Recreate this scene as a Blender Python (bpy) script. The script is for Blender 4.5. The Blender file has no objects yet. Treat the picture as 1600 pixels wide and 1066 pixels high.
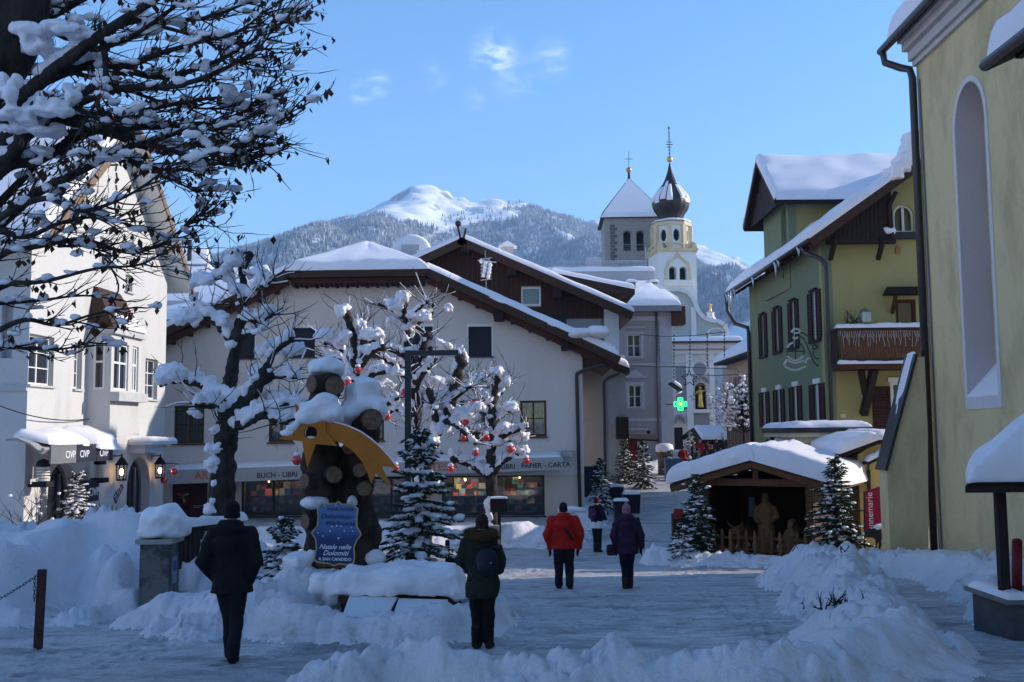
import bpy, bmesh, math, random
import numpy as np
from mathutils import Vector, Matrix, Euler
random.seed(7)
rad = math.radians
scene = bpy.context.scene
COL = scene.collection
# ---------------------------------------------------------------- camera
EYE = Vector((0, 0, 1.8))
cam_data = bpy.data.cameras.new('camera')
cam_data.sensor_width = 36.0
cam_data.lens = 36.0
cam_data.clip_start = 0.05
cam_data.clip_end = 12000
cam = bpy.data.objects.new('camera', cam_data)
COL.objects.link(cam)
CAM_R = Matrix.Rotation(rad(95.07), 4, 'X') @ Matrix.Rotation(rad(-0.55), 4, 'Z')
cam.matrix_world = Matrix.Translation(EYE) @ CAM_R
scene.camera = cam
# ---------------------------------------------------------------- sky, sun, exposure
SUN_EL, SUN_AZ = 21.0, 11.0          # degrees; azimuth measured from +X towards +Y
SUN = Vector((math.cos(rad(SUN_EL)) * math.cos(rad(SUN_AZ)), math.cos(rad(SUN_EL)) * math.sin(rad(SUN_AZ)), math.sin(rad(SUN_EL))))
world = bpy.data.worlds.new('World')
scene.world = world
world.use_nodes = True
wn, wl = world.node_tree.nodes, world.node_tree.links
wn.clear()
w_out = wn.new('ShaderNodeOutputWorld')
w_bg = wn.new('ShaderNodeBackground')
w_sky = wn.new('ShaderNodeTexSky')
w_sky.sky_type = 'NISHITA'
w_sky.sun_disc = False
w_sky.sun_elevation = rad(SUN_EL)
w_sky.sun_rotation = rad(90 - SUN_AZ)
w_sky.altitude = 1200
w_sky.air_density = 1.0
w_sky.dust_density = 0.15
w_sky.ozone_density = 2.0
w_bg.inputs['Strength'].default_value = 0.15
def wnode(t, **kw):
 n = wn.new(t)
 for k, v in kw.items():
  setattr(n, k, v)
 return n
w_co = wnode('ShaderNodeTexCoord')
w_map = wnode('ShaderNodeMapping'); w_map.inputs['Scale'].default_value = (16, 4, 40)
w_map.inputs['Rotation'].default_value = (0, rad(-24), 0)
wl.new(w_co.outputs['Generated'], w_map.inputs['Vector'])
w_noise = wnode('ShaderNodeTexNoise'); w_noise.inputs['Scale'].default_value = 2.3
w_noise.inputs['Detail'].default_value = 9; w_noise.inputs['Roughness'].default_value = 0.62; w_noise.inputs['Distortion'].default_value = 0.5
wl.new(w_map.outputs['Vector'], w_noise.inputs['Vector'])
def px_dir(px, py):
 d = CAM_R @ Vector(((px - 800) / 1600, (533 - py) / 1600, -1))
 return d.normalized()
w_total = None
for (px, py, r, k) in ((772, 84, .030, .62), (590, 132, .016, .45), (566, 146, .016, .35), (676, 122, .018, .2), (862, 92, .026, .25), (800, 122, .035, .16), (740, 153, .016, .2)):
 vm = wnode('ShaderNodeVectorMath', operation='DISTANCE')
 wl.new(w_co.outputs['Generated'], vm.inputs[0]); vm.inputs[1].default_value = px_dir(px, py)
 mr = wnode('ShaderNodeMapRange'); mr.interpolation_type = 'SMOOTHSTEP'
 wl.new(vm.outputs['Value'], mr.inputs['Value'])
 mr.inputs['From Min'].default_value = 0; mr.inputs['From Max'].default_value = r
 mr.inputs['To Min'].default_value = k; mr.inputs['To Max'].default_value = 0
 if w_total is None:
  w_total = mr.outputs['Result']
 else:
  ad = wnode('ShaderNodeMath', operation='MAXIMUM')
  wl.new(w_total, ad.inputs[0]); wl.new(mr.outputs['Result'], ad.inputs[1]); w_total = ad.outputs[0]
w_thr = wnode('ShaderNodeMapRange'); w_thr.interpolation_type = 'SMOOTHSTEP'
wl.new(w_noise.outputs['Fac'], w_thr.inputs['Value'])
w_thr.inputs['From Min'].default_value = .36; w_thr.inputs['From Max'].default_value = .78
w_mul = wnode('ShaderNodeMath', operation='MULTIPLY')
wl.new(w_total, w_mul.inputs[0]); wl.new(w_thr.outputs['Result'], w_mul.inputs[1])
w_mix = wnode('ShaderNodeMix', data_type='RGBA')
wl.new(w_mul.outputs[0], w_mix.inputs['Factor'])
w_hs = wnode('ShaderNodeHueSaturation'); w_hs.inputs['Saturation'].default_value = 1.2
wl.new(w_sky.outputs['Color'], w_hs.inputs['Color']); wl.new(w_hs.outputs['Color'], w_mix.inputs['A'])
w_mix.inputs['B'].default_value = (8.2, 8.4, 8.8, 1)
wl.new(w_mix.outputs['Result'], w_bg.inputs['Color'])
wl.new(w_bg.outputs['Background'], w_out.inputs['Surface'])
sun_data = bpy.data.lights.new('sun', 'SUN')
sun_data.energy = 3.9
sun_data.angle = rad(0.5)
sun_data.color = (1.0, 0.93, 0.84)
sun_ob = bpy.data.objects.new('sun', sun_data)
sun_ob.rotation_euler = SUN.to_track_quat('Z', 'Y').to_euler()
COL.objects.link(sun_ob)
scene.view_settings.view_transform = 'Standard'
scene.view_settings.look = 'None'
scene.view_settings.gamma = 1
scene.view_settings.use_curve_mapping = False
scene.view_settings.exposure = 1.07
scene.render.engine = 'CYCLES'
scene.cycles.use_denoising = True
scene.cycles.max_bounces = 6
scene.cycles.diffuse_bounces = 4
scene.cycles.glossy_bounces = 2
scene.cycles.transmission_bounces = 3
scene.cycles.transparent_max_bounces = 8
scene.cycles.volume_bounces = 0
scene.cycles.caustics_reflective = False
scene.cycles.caustics_refractive = False
# ---------------------------------------------------------------- placing by sight
def at(px, py, Y):
 """the world point seen at pixel (px, py) of the 1600 px photo, Y metres ahead"""
 d = CAM_R @ Vector(((px - 800) / 1600, (533 - py) / 1600, -1))
 return EYE + d * (Y / d.y)
_gy = [-60, 0, 11, 12.6, 21.2, 26, 33, 44, 55, 66, 90, 400]
_gz = [3.4, 0, -.70, -.82, -1.42, -1.72, -1.92, -1.80, -1.15, -.65, -.30, -.30]
def gz(y):
 return np.interp(y, _gy, _gz)
def on_ground(px, py):
 """the point of the street seen at a pixel"""
 d = CAM_R @ Vector(((px - 800) / 1600, (533 - py) / 1600, -1))
 t = 5.0
 while t < 200:
  p = EYE + d * t
  if p.z <= gz(p.y):
   return p
  t += .01
 return p
# ---------------------------------------------------------------- noise
def _hash(ix, iy, iz, seed):
 h = (ix.astype(np.int64) * 374761393 + iy.astype(np.int64) * 668265263 + iz.astype(np.int64) * 2147483647 + seed * 974634533) & 0xffffffff
 h = ((h ^ (h >> 13)) * 1274126177) & 0xffffffff
 h = (h ^ (h >> 16)) & 0xffffffff
 return h / 4294967295.0
def vnoise(x, y, z=None, seed=0):
 x = np.asarray(x, float); y = np.asarray(y, float)
 z = np.zeros_like(x) if z is None else np.asarray(z, float)
 ix, iy, iz = np.floor(x), np.floor(y), np.floor(z)
 fx, fy, fz = x - ix, y - iy, z - iz
 fx, fy, fz = [f * f * f * (f * (f * 6 - 15) + 10) for f in (fx, fy, fz)]
 r = 0
 for a in (0, 1):
  for b in (0, 1):
   for c in (0, 1):
    w = (fx if a else 1 - fx) * (fy if b else 1 - fy) * (fz if c else 1 - fz)
    r = r + w * _hash(ix + a, iy + b, iz + c, seed)
 return r * 2 - 1
def fbm(x, y, z=None, seed=0, oct=4, gain=.5):
 r, a = 0, 1.0
 for o in range(oct):
  k = 2.03 ** o
  r = r + a * vnoise(np.asarray(x) * k + 13.7 * o, np.asarray(y) * k - 7.1 * o, None if z is None else np.asarray(z) * k + 3.3 * o, seed + o)
  a *= gain
 return r
# ---------------------------------------------------------------- materials
def rgb(c):
 return (c[0], c[1], c[2], 1)
MATS = {}
def mat(name, col, rough=.8, var=.12, scale=6.0, bump=.0, bscale=None, spec=.3, metal=0, stretch=None, col2=None, emit=None, estr=1, detail=5, coat=0):
 """a procedural surface: two tones mixed by noise, with fine relief"""
 if name in MATS:
  return MATS[name]
 m = bpy.data.materials.new(name); m.use_nodes = True
 n, l = m.node_tree.nodes, m.node_tree.links
 p = n['Principled BSDF']
 p.inputs['Roughness'].default_value = rough
 p.inputs['Specular IOR Level'].default_value = spec
 p.inputs['Metallic'].default_value = metal
 if coat:
  p.inputs['Coat Weight'].default_value = coat
 co = n.new('ShaderNodeTexCoord')
 mp = n.new('ShaderNodeMapping')
 if stretch:
  mp.inputs['Scale'].default_value = stretch
 l.new(co.outputs['Object'], mp.inputs['Vector'])
 t = n.new('ShaderNodeTexNoise'); t.inputs['Scale'].default_value = scale; t.inputs['Detail'].default_value = detail; t.inputs['Roughness'].default_value = .62
 l.new(mp.outputs['Vector'], t.inputs['Vector'])
 r = n.new('ShaderNodeMapRange'); r.inputs['From Min'].default_value = .3; r.inputs['From Max'].default_value = .7
 l.new(t.outputs['Fac'], r.inputs['Value'])
 x = n.new('ShaderNodeMix'); x.data_type = 'RGBA'
 l.new(r.outputs['Result'], x.inputs['Factor'])
 x.inputs['A'].default_value = rgb([max(0, v * (1 - var)) for v in col])
 x.inputs['B'].default_value = rgb(col2 if col2 else [min(1, v * (1 + var)) for v in col])
 l.new(x.outputs['Result'], p.inputs['Base Color'])
 if bump:
  b = n.new('ShaderNodeBump'); b.inputs['Strength'].default_value = bump; b.inputs['Distance'].default_value = .02
  t2 = n.new('ShaderNodeTexNoise'); t2.inputs['Scale'].default_value = bscale or scale * 5; t2.inputs['Detail'].default_value = 4
  l.new(mp.outputs['Vector'], t2.inputs['Vector'])
  l.new(t2.outputs['Fac'], b.inputs['Height']); l.new(b.outputs['Normal'], p.inputs['Normal'])
 if emit:
  p.inputs['Emission Color'].default_value = rgb(emit); p.inputs['Emission Strength'].default_value = estr
 MATS[name] = m
 return m
def stain_mat(name, col, dirt, rough=.9, bump=.25, bscale=30, lo=.52, hi=.75, stretch=(1, 1, .35), scale=1.1, foot=None):
 """rendered wall: base tone, broad weather stains, grainy plaster relief; foot = (z0, z1, colour) splashed base"""
 m = bpy.data.materials.new(name); m.use_nodes = True
 n, l = m.node_tree.nodes, m.node_tree.links
 p = n['Principled BSDF']; p.inputs['Roughness'].default_value = rough; p.inputs['Specular IOR Level'].default_value = .2
 co = n.new('ShaderNodeTexCoord')
 mp = n.new('ShaderNodeMapping'); mp.inputs['Scale'].default_value = stretch
 l.new(co.outputs['Object'], mp.inputs['Vector'])
 t = n.new('ShaderNodeTexNoise'); t.inputs['Scale'].default_value = scale; t.inputs['Detail'].default_value = 8; t.inputs['Roughness'].default_value = .65
 l.new(mp.outputs['Vector'], t.inputs['Vector'])
 r = n.new('ShaderNodeMapRange'); r.inputs['From Min'].default_value = lo; r.inputs['From Max'].default_value = hi
 l.new(t.outputs['Fac'], r.inputs['Value'])
 x = n.new('ShaderNodeMix'); x.data_type = 'RGBA'
 l.new(r.outputs['Result'], x.inputs['Factor'])
 t3 = n.new('ShaderNodeTexNoise'); t3.inputs['Scale'].default_value = 14; t3.inputs['Detail'].default_value = 5
 l.new(co.outputs['Object'], t3.inputs['Vector'])
 x3 = n.new('ShaderNodeMix'); x3.data_type = 'RGBA'
 l.new(t3.outputs['Fac'], x3.inputs['Factor'])
 x3.inputs['A'].default_value = rgb([v * .9 for v in col]); x3.inputs['B'].default_value = rgb([min(1, v * 1.08) for v in col])
 l.new(x3.outputs['Result'], x.inputs['A']); x.inputs['B'].default_value = rgb(dirt)
 last = x.outputs['Result']
 if foot:
  sp = n.new('ShaderNodeSeparateXYZ'); l.new(co.outputs['Object'], sp.inputs[0])
  t4 = n.new('ShaderNodeTexNoise'); t4.inputs['Scale'].default_value = 1.7; t4.inputs['Detail'].default_value = 6
  l.new(co.outputs['Object'], t4.inputs['Vector'])
  ad = n.new('ShaderNodeMath'); ad.operation = 'MULTIPLY_ADD'; ad.inputs[1].default_value = -2.4
  l.new(t4.outputs['Fac'], ad.inputs[0]); l.new(sp.outputs['Z'], ad.inputs[2])
  r4 = n.new('ShaderNodeMapRange'); r4.inputs['From Min'].default_value = foot[0] - 1.2; r4.inputs['From Max'].default_value = foot[1] - 1.2
  r4.inputs['To Min'].default_value = .75; r4.inputs['To Max'].default_value = 0
  l.new(ad.outputs[0], r4.inputs['Value'])
  x4 = n.new('ShaderNodeMix'); x4.data_type = 'RGBA'
  l.new(r4.outputs['Result'], x4.inputs['Factor']); l.new(last, x4.inputs['A']); x4.inputs['B'].default_value = rgb(foot[2])
  last = x4.outputs['Result']
 l.new(last, p.inputs['Base Color'])
 b = n.new('ShaderNodeBump'); b.inputs['Strength'].default_value = bump; b.inputs['Distance'].default_value = .015
 t2 = n.new('ShaderNodeTexNoise'); t2.inputs['Scale'].default_value = bscale; t2.inputs['Detail'].default_value = 4
 l.new(co.outputs['Object'], t2.inputs['Vector']); l.new(t2.outputs['Fac'], b.inputs['Height']); l.new(b.outputs['Normal'], p.inputs['Normal'])
 MATS[name] = m
 return m
def wood_mat(name, col, dark, rough=.75, scale=2.5, stretch=(14, 14, 1.2), bump=.3):
 return mat(name, dark, rough, .1, scale, bump, scale * 3, .25, stretch=stretch, col2=col)
SNOW = mat('snow', (.80, .75, .765), .55, .03, 2.2, .45, 30, .3, col2=(.85, .80, .815))
SNOW_ROOF = mat('roof_snow', (.83, .775, .785), .6, .02, 1.2, .15, 9, .3, col2=(.87, .815, .825))
BARK = mat('bark', (.022, .017, .014), .9, .4, 9, .9, 22, .2, stretch=(1, 1, .4), col2=(.06, .048, .04))
TWIG = mat('twig', (.03, .021, .017), .85, .3, 12, 0, None, .2)
NEEDLE = mat('fir_needles', (.014, .030, .017), .7, .4, 3, 0, None, .25, col2=(.035, .058, .026))
DARKMETAL = mat('dark_metal', (.018, .018, .02), .45, .25, 12, .1, 60, .5)
BLACK = mat('black', (.01, .01, .011), .7, .2, 10)
PIPE = mat('brown_downpipe', (.035, .026, .024), .4, .25, 5, 0, None, .5)
GLASS = mat('dark_glass', (.018, .021, .027), .06, .3, 1.5, 0, None, .8)
WHITEFRAME = mat('white_frame', (.70, .69, .66), .45, .05, 8)
def glass_clear(name='shop_glass', tint=(.75, .8, .8), fac=.16):
 m = bpy.data.materials.new(name); m.use_nodes = True
 n, l = m.node_tree.nodes, m.node_tree.links
 n.clear()
 o = n.new('ShaderNodeOutputMaterial'); mx = n.new('ShaderNodeMixShader'); tr = n.new('ShaderNodeBsdfTransparent'); gl = n.new('ShaderNodeBsdfGlossy')
 tr.inputs['Color'].default_value = rgb(tint); gl.inputs['Roughness'].default_value = .03
 fr = n.new('ShaderNodeFresnel'); fr.inputs['IOR'].default_value = 1.7
 l.new(fr.outputs['Fac'], mx.inputs['Fac']); l.new(tr.outputs[0], mx.inputs[1]); l.new(gl.outputs[0], mx.inputs[2])
 l.new(mx.outputs[0], o.inputs['Surface'])
 MATS[name] = m
 return m
CLEAR = glass_clear()
# ---------------------------------------------------------------- mesh builder
class MB:
 def __init__(self):
  self.v, self.f, self.mi, self.m = [], [], [], 0
  self.smooth = []
  self.s = False
 def add(self, verts, faces):
  k = len(self.v)
  self.v += [tuple(p) for p in verts]
  for f in faces:
   self.f.append(tuple(i + k for i in f)); self.mi.append(self.m); self.smooth.append(self.s)
  return self
 def box(self, c, s, rz=0, M=None):
  hx, hy, hz = s[0] / 2, s[1] / 2, s[2] / 2
  R = M if M is not None else Matrix.Rotation(rz, 3, 'Z')
  c = Vector(c)
  vs = [c + R @ Vector((x * hx, y * hy, z * hz)) for x, y, z in ((-1, -1, -1), (1, -1, -1), (1, 1, -1), (-1, 1, -1), (-1, -1, 1), (1, -1, 1), (1, 1, 1), (-1, 1, 1))]
  return self.add(vs, [(0, 3, 2, 1), (4, 5, 6, 7), (0, 1, 5, 4), (1, 2, 6, 5), (2, 3, 7, 6), (3, 0, 4, 7)])
 def hexa(self, vs):
  """box from 8 corners: 4 of the bottom, 4 of the top, same turn"""
  return self.add(vs, [(0, 3, 2, 1), (4, 5, 6, 7), (0, 1, 5, 4), (1, 2, 6, 5), (2, 3, 7, 6), (3, 0, 4, 7)])
 def bar(self, a, b, w, h=None, up=(0, 0, 1)):
  """square bar from a to b"""
  h = w if h is None else h
  a, b = Vector(a), Vector(b)
  d = (b - a)
  L = d.length
  if L < 1e-6:
   return self
  d /= L
  up = Vector(up)
  s = d.cross(up)
  if s.length < 1e-4:
   s = d.cross(Vector((0, 1, 0)))
  s.normalize(); t = s.cross(d)
  vs = []
  for p in (a, b):
   vs += [p - s * w / 2 - t * h / 2, p + s * w / 2 - t * h / 2, p + s * w / 2 + t * h / 2, p - s * w / 2 + t * h / 2]
  return self.add(vs, [(0, 1, 2, 3), (7, 6, 5, 4), (0, 4, 5, 1), (1, 5, 6, 2), (2, 6, 7, 3), (3, 7, 4, 0)])
 def prism(self, poly, d):
  """polygon (list of 3-D points) pushed along vector d"""
  d = Vector(d); n = len(poly)
  vs = [Vector(p) for p in poly] + [Vector(p) + d for p in poly]
  fs = [tuple(range(n - 1, -1, -1)), tuple(range(n, 2 * n))] + [(i, (i + 1) % n, n + (i + 1) % n, n + i) for i in range(n)]
  return self.add(vs, fs)
 def quad(self, a, b, c, d):
  return self.add([a, b, c, d], [(0, 1, 2, 3)])
 def tube(self, path, radii, n=6, cap=True, flat=None):
  """tapering tube along a path; flat=(kx,ky) squeezes the section"""
  P = [Vector(p) for p in path]
  if isinstance(radii, (int, float)):
   radii = [radii] * len(P)
  ref = None; vs = []
  for i, p in enumerate(P):
   t = (P[min(i + 1, len(P) - 1)] - P[max(i - 1, 0)])
   if t.length < 1e-9:
    t = Vector((0, 0, 1))
   t.normalize()
   if ref is None:
    a = Vector((0, 0, 1)) if abs(t.z) < .9 else Vector((0, 1, 0))
    ref = (a - t * a.dot(t)).normalized()
   else:
    ref = ref - t * ref.dot(t)
    if ref.length < 1e-5:
     ref = t.orthogonal()
    ref.normalize()
   s = t.cross(ref)
   for k in range(n):
    an = 2 * math.pi * k / n
    fx, fy = flat if flat else (1, 1)
    vs.append(p + (ref * math.cos(an) * fy + s * math.sin(an) * fx) * radii[i])
  fs = []
  for i in range(len(P) - 1):
   for k in range(n):
    a, b = i * n + k, i * n + (k + 1) % n
    fs.append((a, b, b + n, a + n))
  if cap:
   fs.append(tuple(range(n - 1, -1, -1))); fs.append(tuple(range((len(P) - 1) * n, len(P) * n)))
  return self.add(vs, fs)
 def cyl(self, a, b, r, r2=None, n=12):
  return self.tube([a, b], [r, r if r2 is None else r2], n)
 def lathe(self, c, prof, n=16, a0=0):
  """prof = [(r, z), ...] turned about the vertical through c"""
  c = Vector(c); vs = []; fs = []
  for r, z in prof:
   for k in range(n):
    an = a0 + 2 * math.pi * k / n
    vs.append(c + Vector((r * math.cos(an), r * math.sin(an), z)))
  for i in range(len(prof) - 1):
   for k in range(n):
    a, b = i * n + k, i * n + (k + 1) % n
    fs.append((a, b, b + n, a + n))
  fs.append(tuple(range(n - 1, -1, -1))); fs.append(tuple(range((len(prof) - 1) * n, len(prof) * n)))
  return self.add(vs, fs)
 def ball(self, c, r, nu=10, nv=7, noise=0, seed=0):
  c = Vector(c)
  r = Vector((r, r, r)) if isinstance(r, (int, float)) else Vector(r)
  vs = []; fs = []
  for j in range(nv + 1):
   th = math.pi * j / nv
   for i in range(nu):
    ph = 2 * math.pi * i / nu
    d = Vector((math.sin(th) * math.cos(ph), math.sin(th) * math.sin(ph), math.cos(th)))
    k = 1.0
    if noise:
     k += noise * float(vnoise(d.x * 1.7 + seed, d.y * 1.7 - seed * 2, d.z * 1.7 + seed * .7, seed=3))
    vs.append(c + Vector((d.x * r.x, d.y * r.y, d.z * r.z)) * k)
  for j in range(nv):
   for i in range(nu):
    a, b = j * nu + i, j * nu + (i + 1) % nu
    fs.append((a, a + nu, b + nu, b))
  return self.add(vs, fs)
 def mesh(self, name, mats, smooth=None):
  me = bpy.data.meshes.new(name)
  me.from_pydata(self.v, [], self.f)
  mats = mats if isinstance(mats, (list, tuple)) else [mats]
  for m in mats:
   me.materials.append(m)
  if len(mats) > 1:
   me.polygons.foreach_set('material_index', self.mi)
  sm = [smooth] * len(self.f) if smooth is not None else self.smooth
  me.polygons.foreach_set('use_smooth', sm)
  me.update()
  return me
 def build(self, name, mats, parent=None, world=False, smooth=None, label=None, kind=None):
  """link as one object; world=True: the points are world points, moved into the root's space"""
  if world and parent is not None:
   r = parent
   while r.parent:
    r = r.parent
   Mi = (Matrix.Translation(r.location) @ r.rotation_euler.to_matrix().to_4x4()).inverted()
   self.v = [tuple(Mi @ Vector(p)) for p in self.v]
  o = bpy.data.objects.new(name, self.mesh(name, mats, smooth))
  COL.objects.link(o)
  if parent is not None:
   o.parent = parent
  if label:
   o['label'] = label
  if kind:
   o['kind'] = kind
  return o
def thing(name, label, cat, loc=(0, 0, 0), rz=0, group=None):
 o = bpy.data.objects.new(name, None)
 o.empty_display_size = .3
 COL.objects.link(o)
 o.location = loc; o.rotation_euler = (0, 0, rz)
 o['label'] = label; o['category'] = cat
 if group:
  o['group'] = group
 return o
def tag(o, label, cat, group=None):
 o['label'] = label; o['category'] = cat
 if group:
  o['group'] = group
 return o
def children(o):
 return [c for c in bpy.data.objects if c.parent == o]
def dup(root, loc, rz=None, label=None, scale=None):
 r = root.copy(); COL.objects.link(r); r.location = loc
 if rz is not None:
  r.rotation_euler = (0, 0, rz)
 if scale:
  r.scale = (scale,) * 3 if isinstance(scale, (int, float)) else scale
 if label:
  r['label'] = label
 for ch in children(root):
  c = ch.copy(); COL.objects.link(c); c.parent = r
  for g in children(ch):
   d = g.copy(); COL.objects.link(d); d.parent = c
 return r
def copy_part(o, loc, rz=None, parent=None, scale=None):
 c = o.copy(); COL.objects.link(c); c.location = loc
 if rz is not None:
  c.rotation_euler = (0, 0, rz)
 if scale:
  c.scale = scale
 if parent is not None:
  c.parent = parent
 for g in children(o):
  d = g.copy(); COL.objects.link(d); d.parent = c
 return c
def fused(mb, voxel, smooth=4, fac=.5, lump=0, lscale=4, seed=0):
 """weld the builder's overlapping solids into one continuous skin; returns a new builder"""
 me = bpy.data.meshes.new('fuse'); me.from_pydata(mb.v, [], mb.f); me.update()
 o = bpy.data.objects.new('fuse', me); COL.objects.link(o)
 r = o.modifiers.new('r', 'REMESH'); r.mode = 'VOXEL'; r.voxel_size = voxel
 if smooth:
  s = o.modifiers.new('s', 'SMOOTH'); s.factor = fac; s.iterations = smooth
 dg = bpy.context.evaluated_depsgraph_get(); dg.update()
 ev = o.evaluated_get(dg); em = ev.to_mesh()
 n = len(em.vertices); co = np.empty(n * 3); em.vertices.foreach_get('co', co); co = co.reshape(-1, 3)
 no = np.empty(n * 3); em.vertices.foreach_get('normal', no); no = no.reshape(-1, 3)
 if lump:
  d = fbm(co[:, 0] * lscale, co[:, 1] * lscale, co[:, 2] * lscale, seed, 3) * lump
  co = co + no * d[:, None]
 out = MB(); out.s = True
 out.v = [tuple(p) for p in co]
 out.f = [tuple(p.vertices) for p in em.polygons]
 out.mi = [0] * len(out.f); out.smooth = [True] * len(out.f)
 ev.to_mesh_clear()
 bpy.data.objects.remove(o); bpy.data.meshes.remove(me)
 return out
def carve(mb, cutters):
 """openings cut out of a solid with boxes"""
 me = bpy.data.meshes.new('a'); me.from_pydata(mb.v, [], mb.f); me.update()
 o = bpy.data.objects.new('a', me); COL.objects.link(o)
 me2 = bpy.data.meshes.new('b'); me2.from_pydata(cutters.v, [], cutters.f); me2.update()
 c = bpy.data.objects.new('b', me2); COL.objects.link(c)
 for m_ in (me, me2):
  bm = bmesh.new(); bm.from_mesh(m_); bmesh.ops.recalc_face_normals(bm, faces=bm.faces); bm.to_mesh(m_); bm.free()
 b = o.modifiers.new('b', 'BOOLEAN'); b.operation = 'DIFFERENCE'; b.object = c; b.solver = 'EXACT'
 dg = bpy.context.evaluated_depsgraph_get(); dg.update()
 ev = o.evaluated_get(dg); em = ev.to_mesh()
 out = MB(); out.v = [tuple(v.co) for v in em.vertices]; out.f = [tuple(p.vertices) for p in em.polygons]
 out.mi = [0] * len(out.f); out.smooth = [False] * len(out.f)
 ev.to_mesh_clear()
 for x in (o, c):
  bpy.data.objects.remove(x)
 return out
_font_cache = {}
def text(s, size, origin, u, n, material, parent, name='lettering', world=True, depth=.012, shear=0, align='LEFT', bold=0, label=None):
 """flat raised lettering standing on a plane: u = reading direction, n = outward"""
 cu = bpy.data.curves.new('t', 'FONT'); cu.body = s; cu.size = size; cu.extrude = depth / 2; cu.shear = shear; cu.align_x = align
 cu.resolution_u = 3; cu.offset = bold
 o = bpy.data.objects.new('t', cu); COL.objects.link(o)
 dg = bpy.context.evaluated_depsgraph_get(); dg.update()
 me = bpy.data.meshes.new_from_object(o.evaluated_get(dg))
 u = Vector(u).normalized(); n = Vector(n).normalized(); v = n.cross(u)
 b = MB()
 R = Matrix((u, v, n)).transposed()
 b.add([Vector(origin) + R @ p.co for p in me.vertices], [tuple(p.vertices) for p in me.polygons])
 bpy.data.objects.remove(o); bpy.data.curves.remove(cu); bpy.data.meshes.remove(me)
 return b.build(name, material, parent, world=world, label=label)
class Facade:
 """a vertical wall plane; u runs along it, d outwards; z is the world height"""
 def __init__(self, a, b):
  a, b = Vector(a), Vector(b)
  self.o = Vector((a.x, a.y, 0)); e = Vector((b.x - a.x, b.y - a.y, 0)); self.L = e.length; self.u = e / self.L
  self.n = Vector((self.u.y, -self.u.x, 0))          # outward: right of the direction a -> b
 def p(self, u, z, d=0):
  q = self.o + self.u * u + self.n * d
  return Vector((q.x, q.y, z))
 def uv(self, px, py, d=0):
  r = CAM_R @ Vector(((px - 800) / 1600, (533 - py) / 1600, -1))
  q = self.o + self.n * d
  t = (q - EYE).dot(self.n) / r.dot(self.n)
  h = EYE + r * t
  return ((h - self.o).dot(self.u), h.z)
 def rect(self, x0, y0, x1, y1, d=0):
  """photo box -> (u0, u1, z0, z1)"""
  xm, ym = (x0 + x1) / 2, (y0 + y1) / 2
  u0, u1 = self.uv(x0, ym, d)[0], self.uv(x1, ym, d)[0]
  za, zb = self.uv(xm, y1, d)[1], self.uv(xm, y0, d)[1]
  return (min(u0, u1), max(u0, u1), za, zb)
 def box(self, mb, u0, u1, z0, z1, d0, d1):
  vs = [self.p(u, z, d) for z in (z0, z1) for (u, d) in ((u0, d1), (u1, d1), (u1, d0), (u0, d0))]
  return mb.hexa(vs)
 def wall(self, poly, thick, holes=(), extra=None):
  """poly = [(u, z), ...]; holes = [(u0,u1,z0,z1[,depth])]"""
  mb = MB().prism([self.p(u, z, 0) for u, z in poly], -self.n * thick)
  if holes or extra:
   c = extra if extra else MB()
   for h in holes:
    dep = h[4] if len(h) > 4 else thick * .8
    self.box(c, h[0], h[1], h[2], h[3], -dep, .2)
   mb = carve(mb, c)
  return mb
def window(F, r, T, frame_m, pane_m=None, depth=.16, cols=2, rows=2, fw=.06, bar=.03, sill=None, name='window', curtain=None, world=True, trim=None):
 """a window set back in its opening: frame and bars, pane, sill"""
 u0, u1, z0, z1 = r[:4]
 b = MB(); d1, d0 = -depth + .05, -depth - .03
 F.box(b, u0, u0 + fw, z0, z1, d0, d1); F.box(b, u1 - fw, u1, z0, z1, d0, d1)
 F.box(b, u0 + fw, u1 - fw, z0, z0 + fw, d0, d1); F.box(b, u0 + fw, u1 - fw, z1 - fw, z1, d0, d1)
 iu0, iu1, iz0, iz1 = u0 + fw, u1 - fw, z0 + fw, z1 - fw
 for i in range(1, cols):
  c = iu0 + (iu1 - iu0) * i / cols
  w = bar * (1.8 if i * 2 == cols else 1)
  F.box(b, c - w / 2, c + w / 2, iz0, iz1, d0 + .01, d1 - .01)
 for j in range(1, rows):
  c = iz0 + (iz1 - iz0) * j / rows
  F.box(b, iu0, iu1, c - bar / 2, c + bar / 2, d0 + .013, d1 - .013)
 w = b.build(name, frame_m, T, world=world)
 p = MB(); F.box(p, iu0, iu1, iz0, iz1, -depth - .028, -depth - .008)
 p.build('pane', pane_m or GLASS, w, world=world)
 if curtain:
  c = MB(); n = 24; vs = []; fs = []
  for i in range(n + 1):
   u = iu0 + (iu1 - iu0) * i / n
   dd = -depth - .10 + .03 * math.sin(i * 2.1)
   vs += [F.p(u, iz0, dd), F.p(u, iz1, dd)]
  fs = [(2 * i, 2 * i + 2, 2 * i + 3, 2 * i + 1) for i in range(n)]
  c.add(vs, fs); c.build('curtain', curtain, w, world=world)
 if sill:
  s = MB(); F.box(s, u0 - .06, u1 + .06, z0 - .07, z0 - .005, -depth, .09); s.build('sill', sill, w, world=world)
 return w
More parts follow.
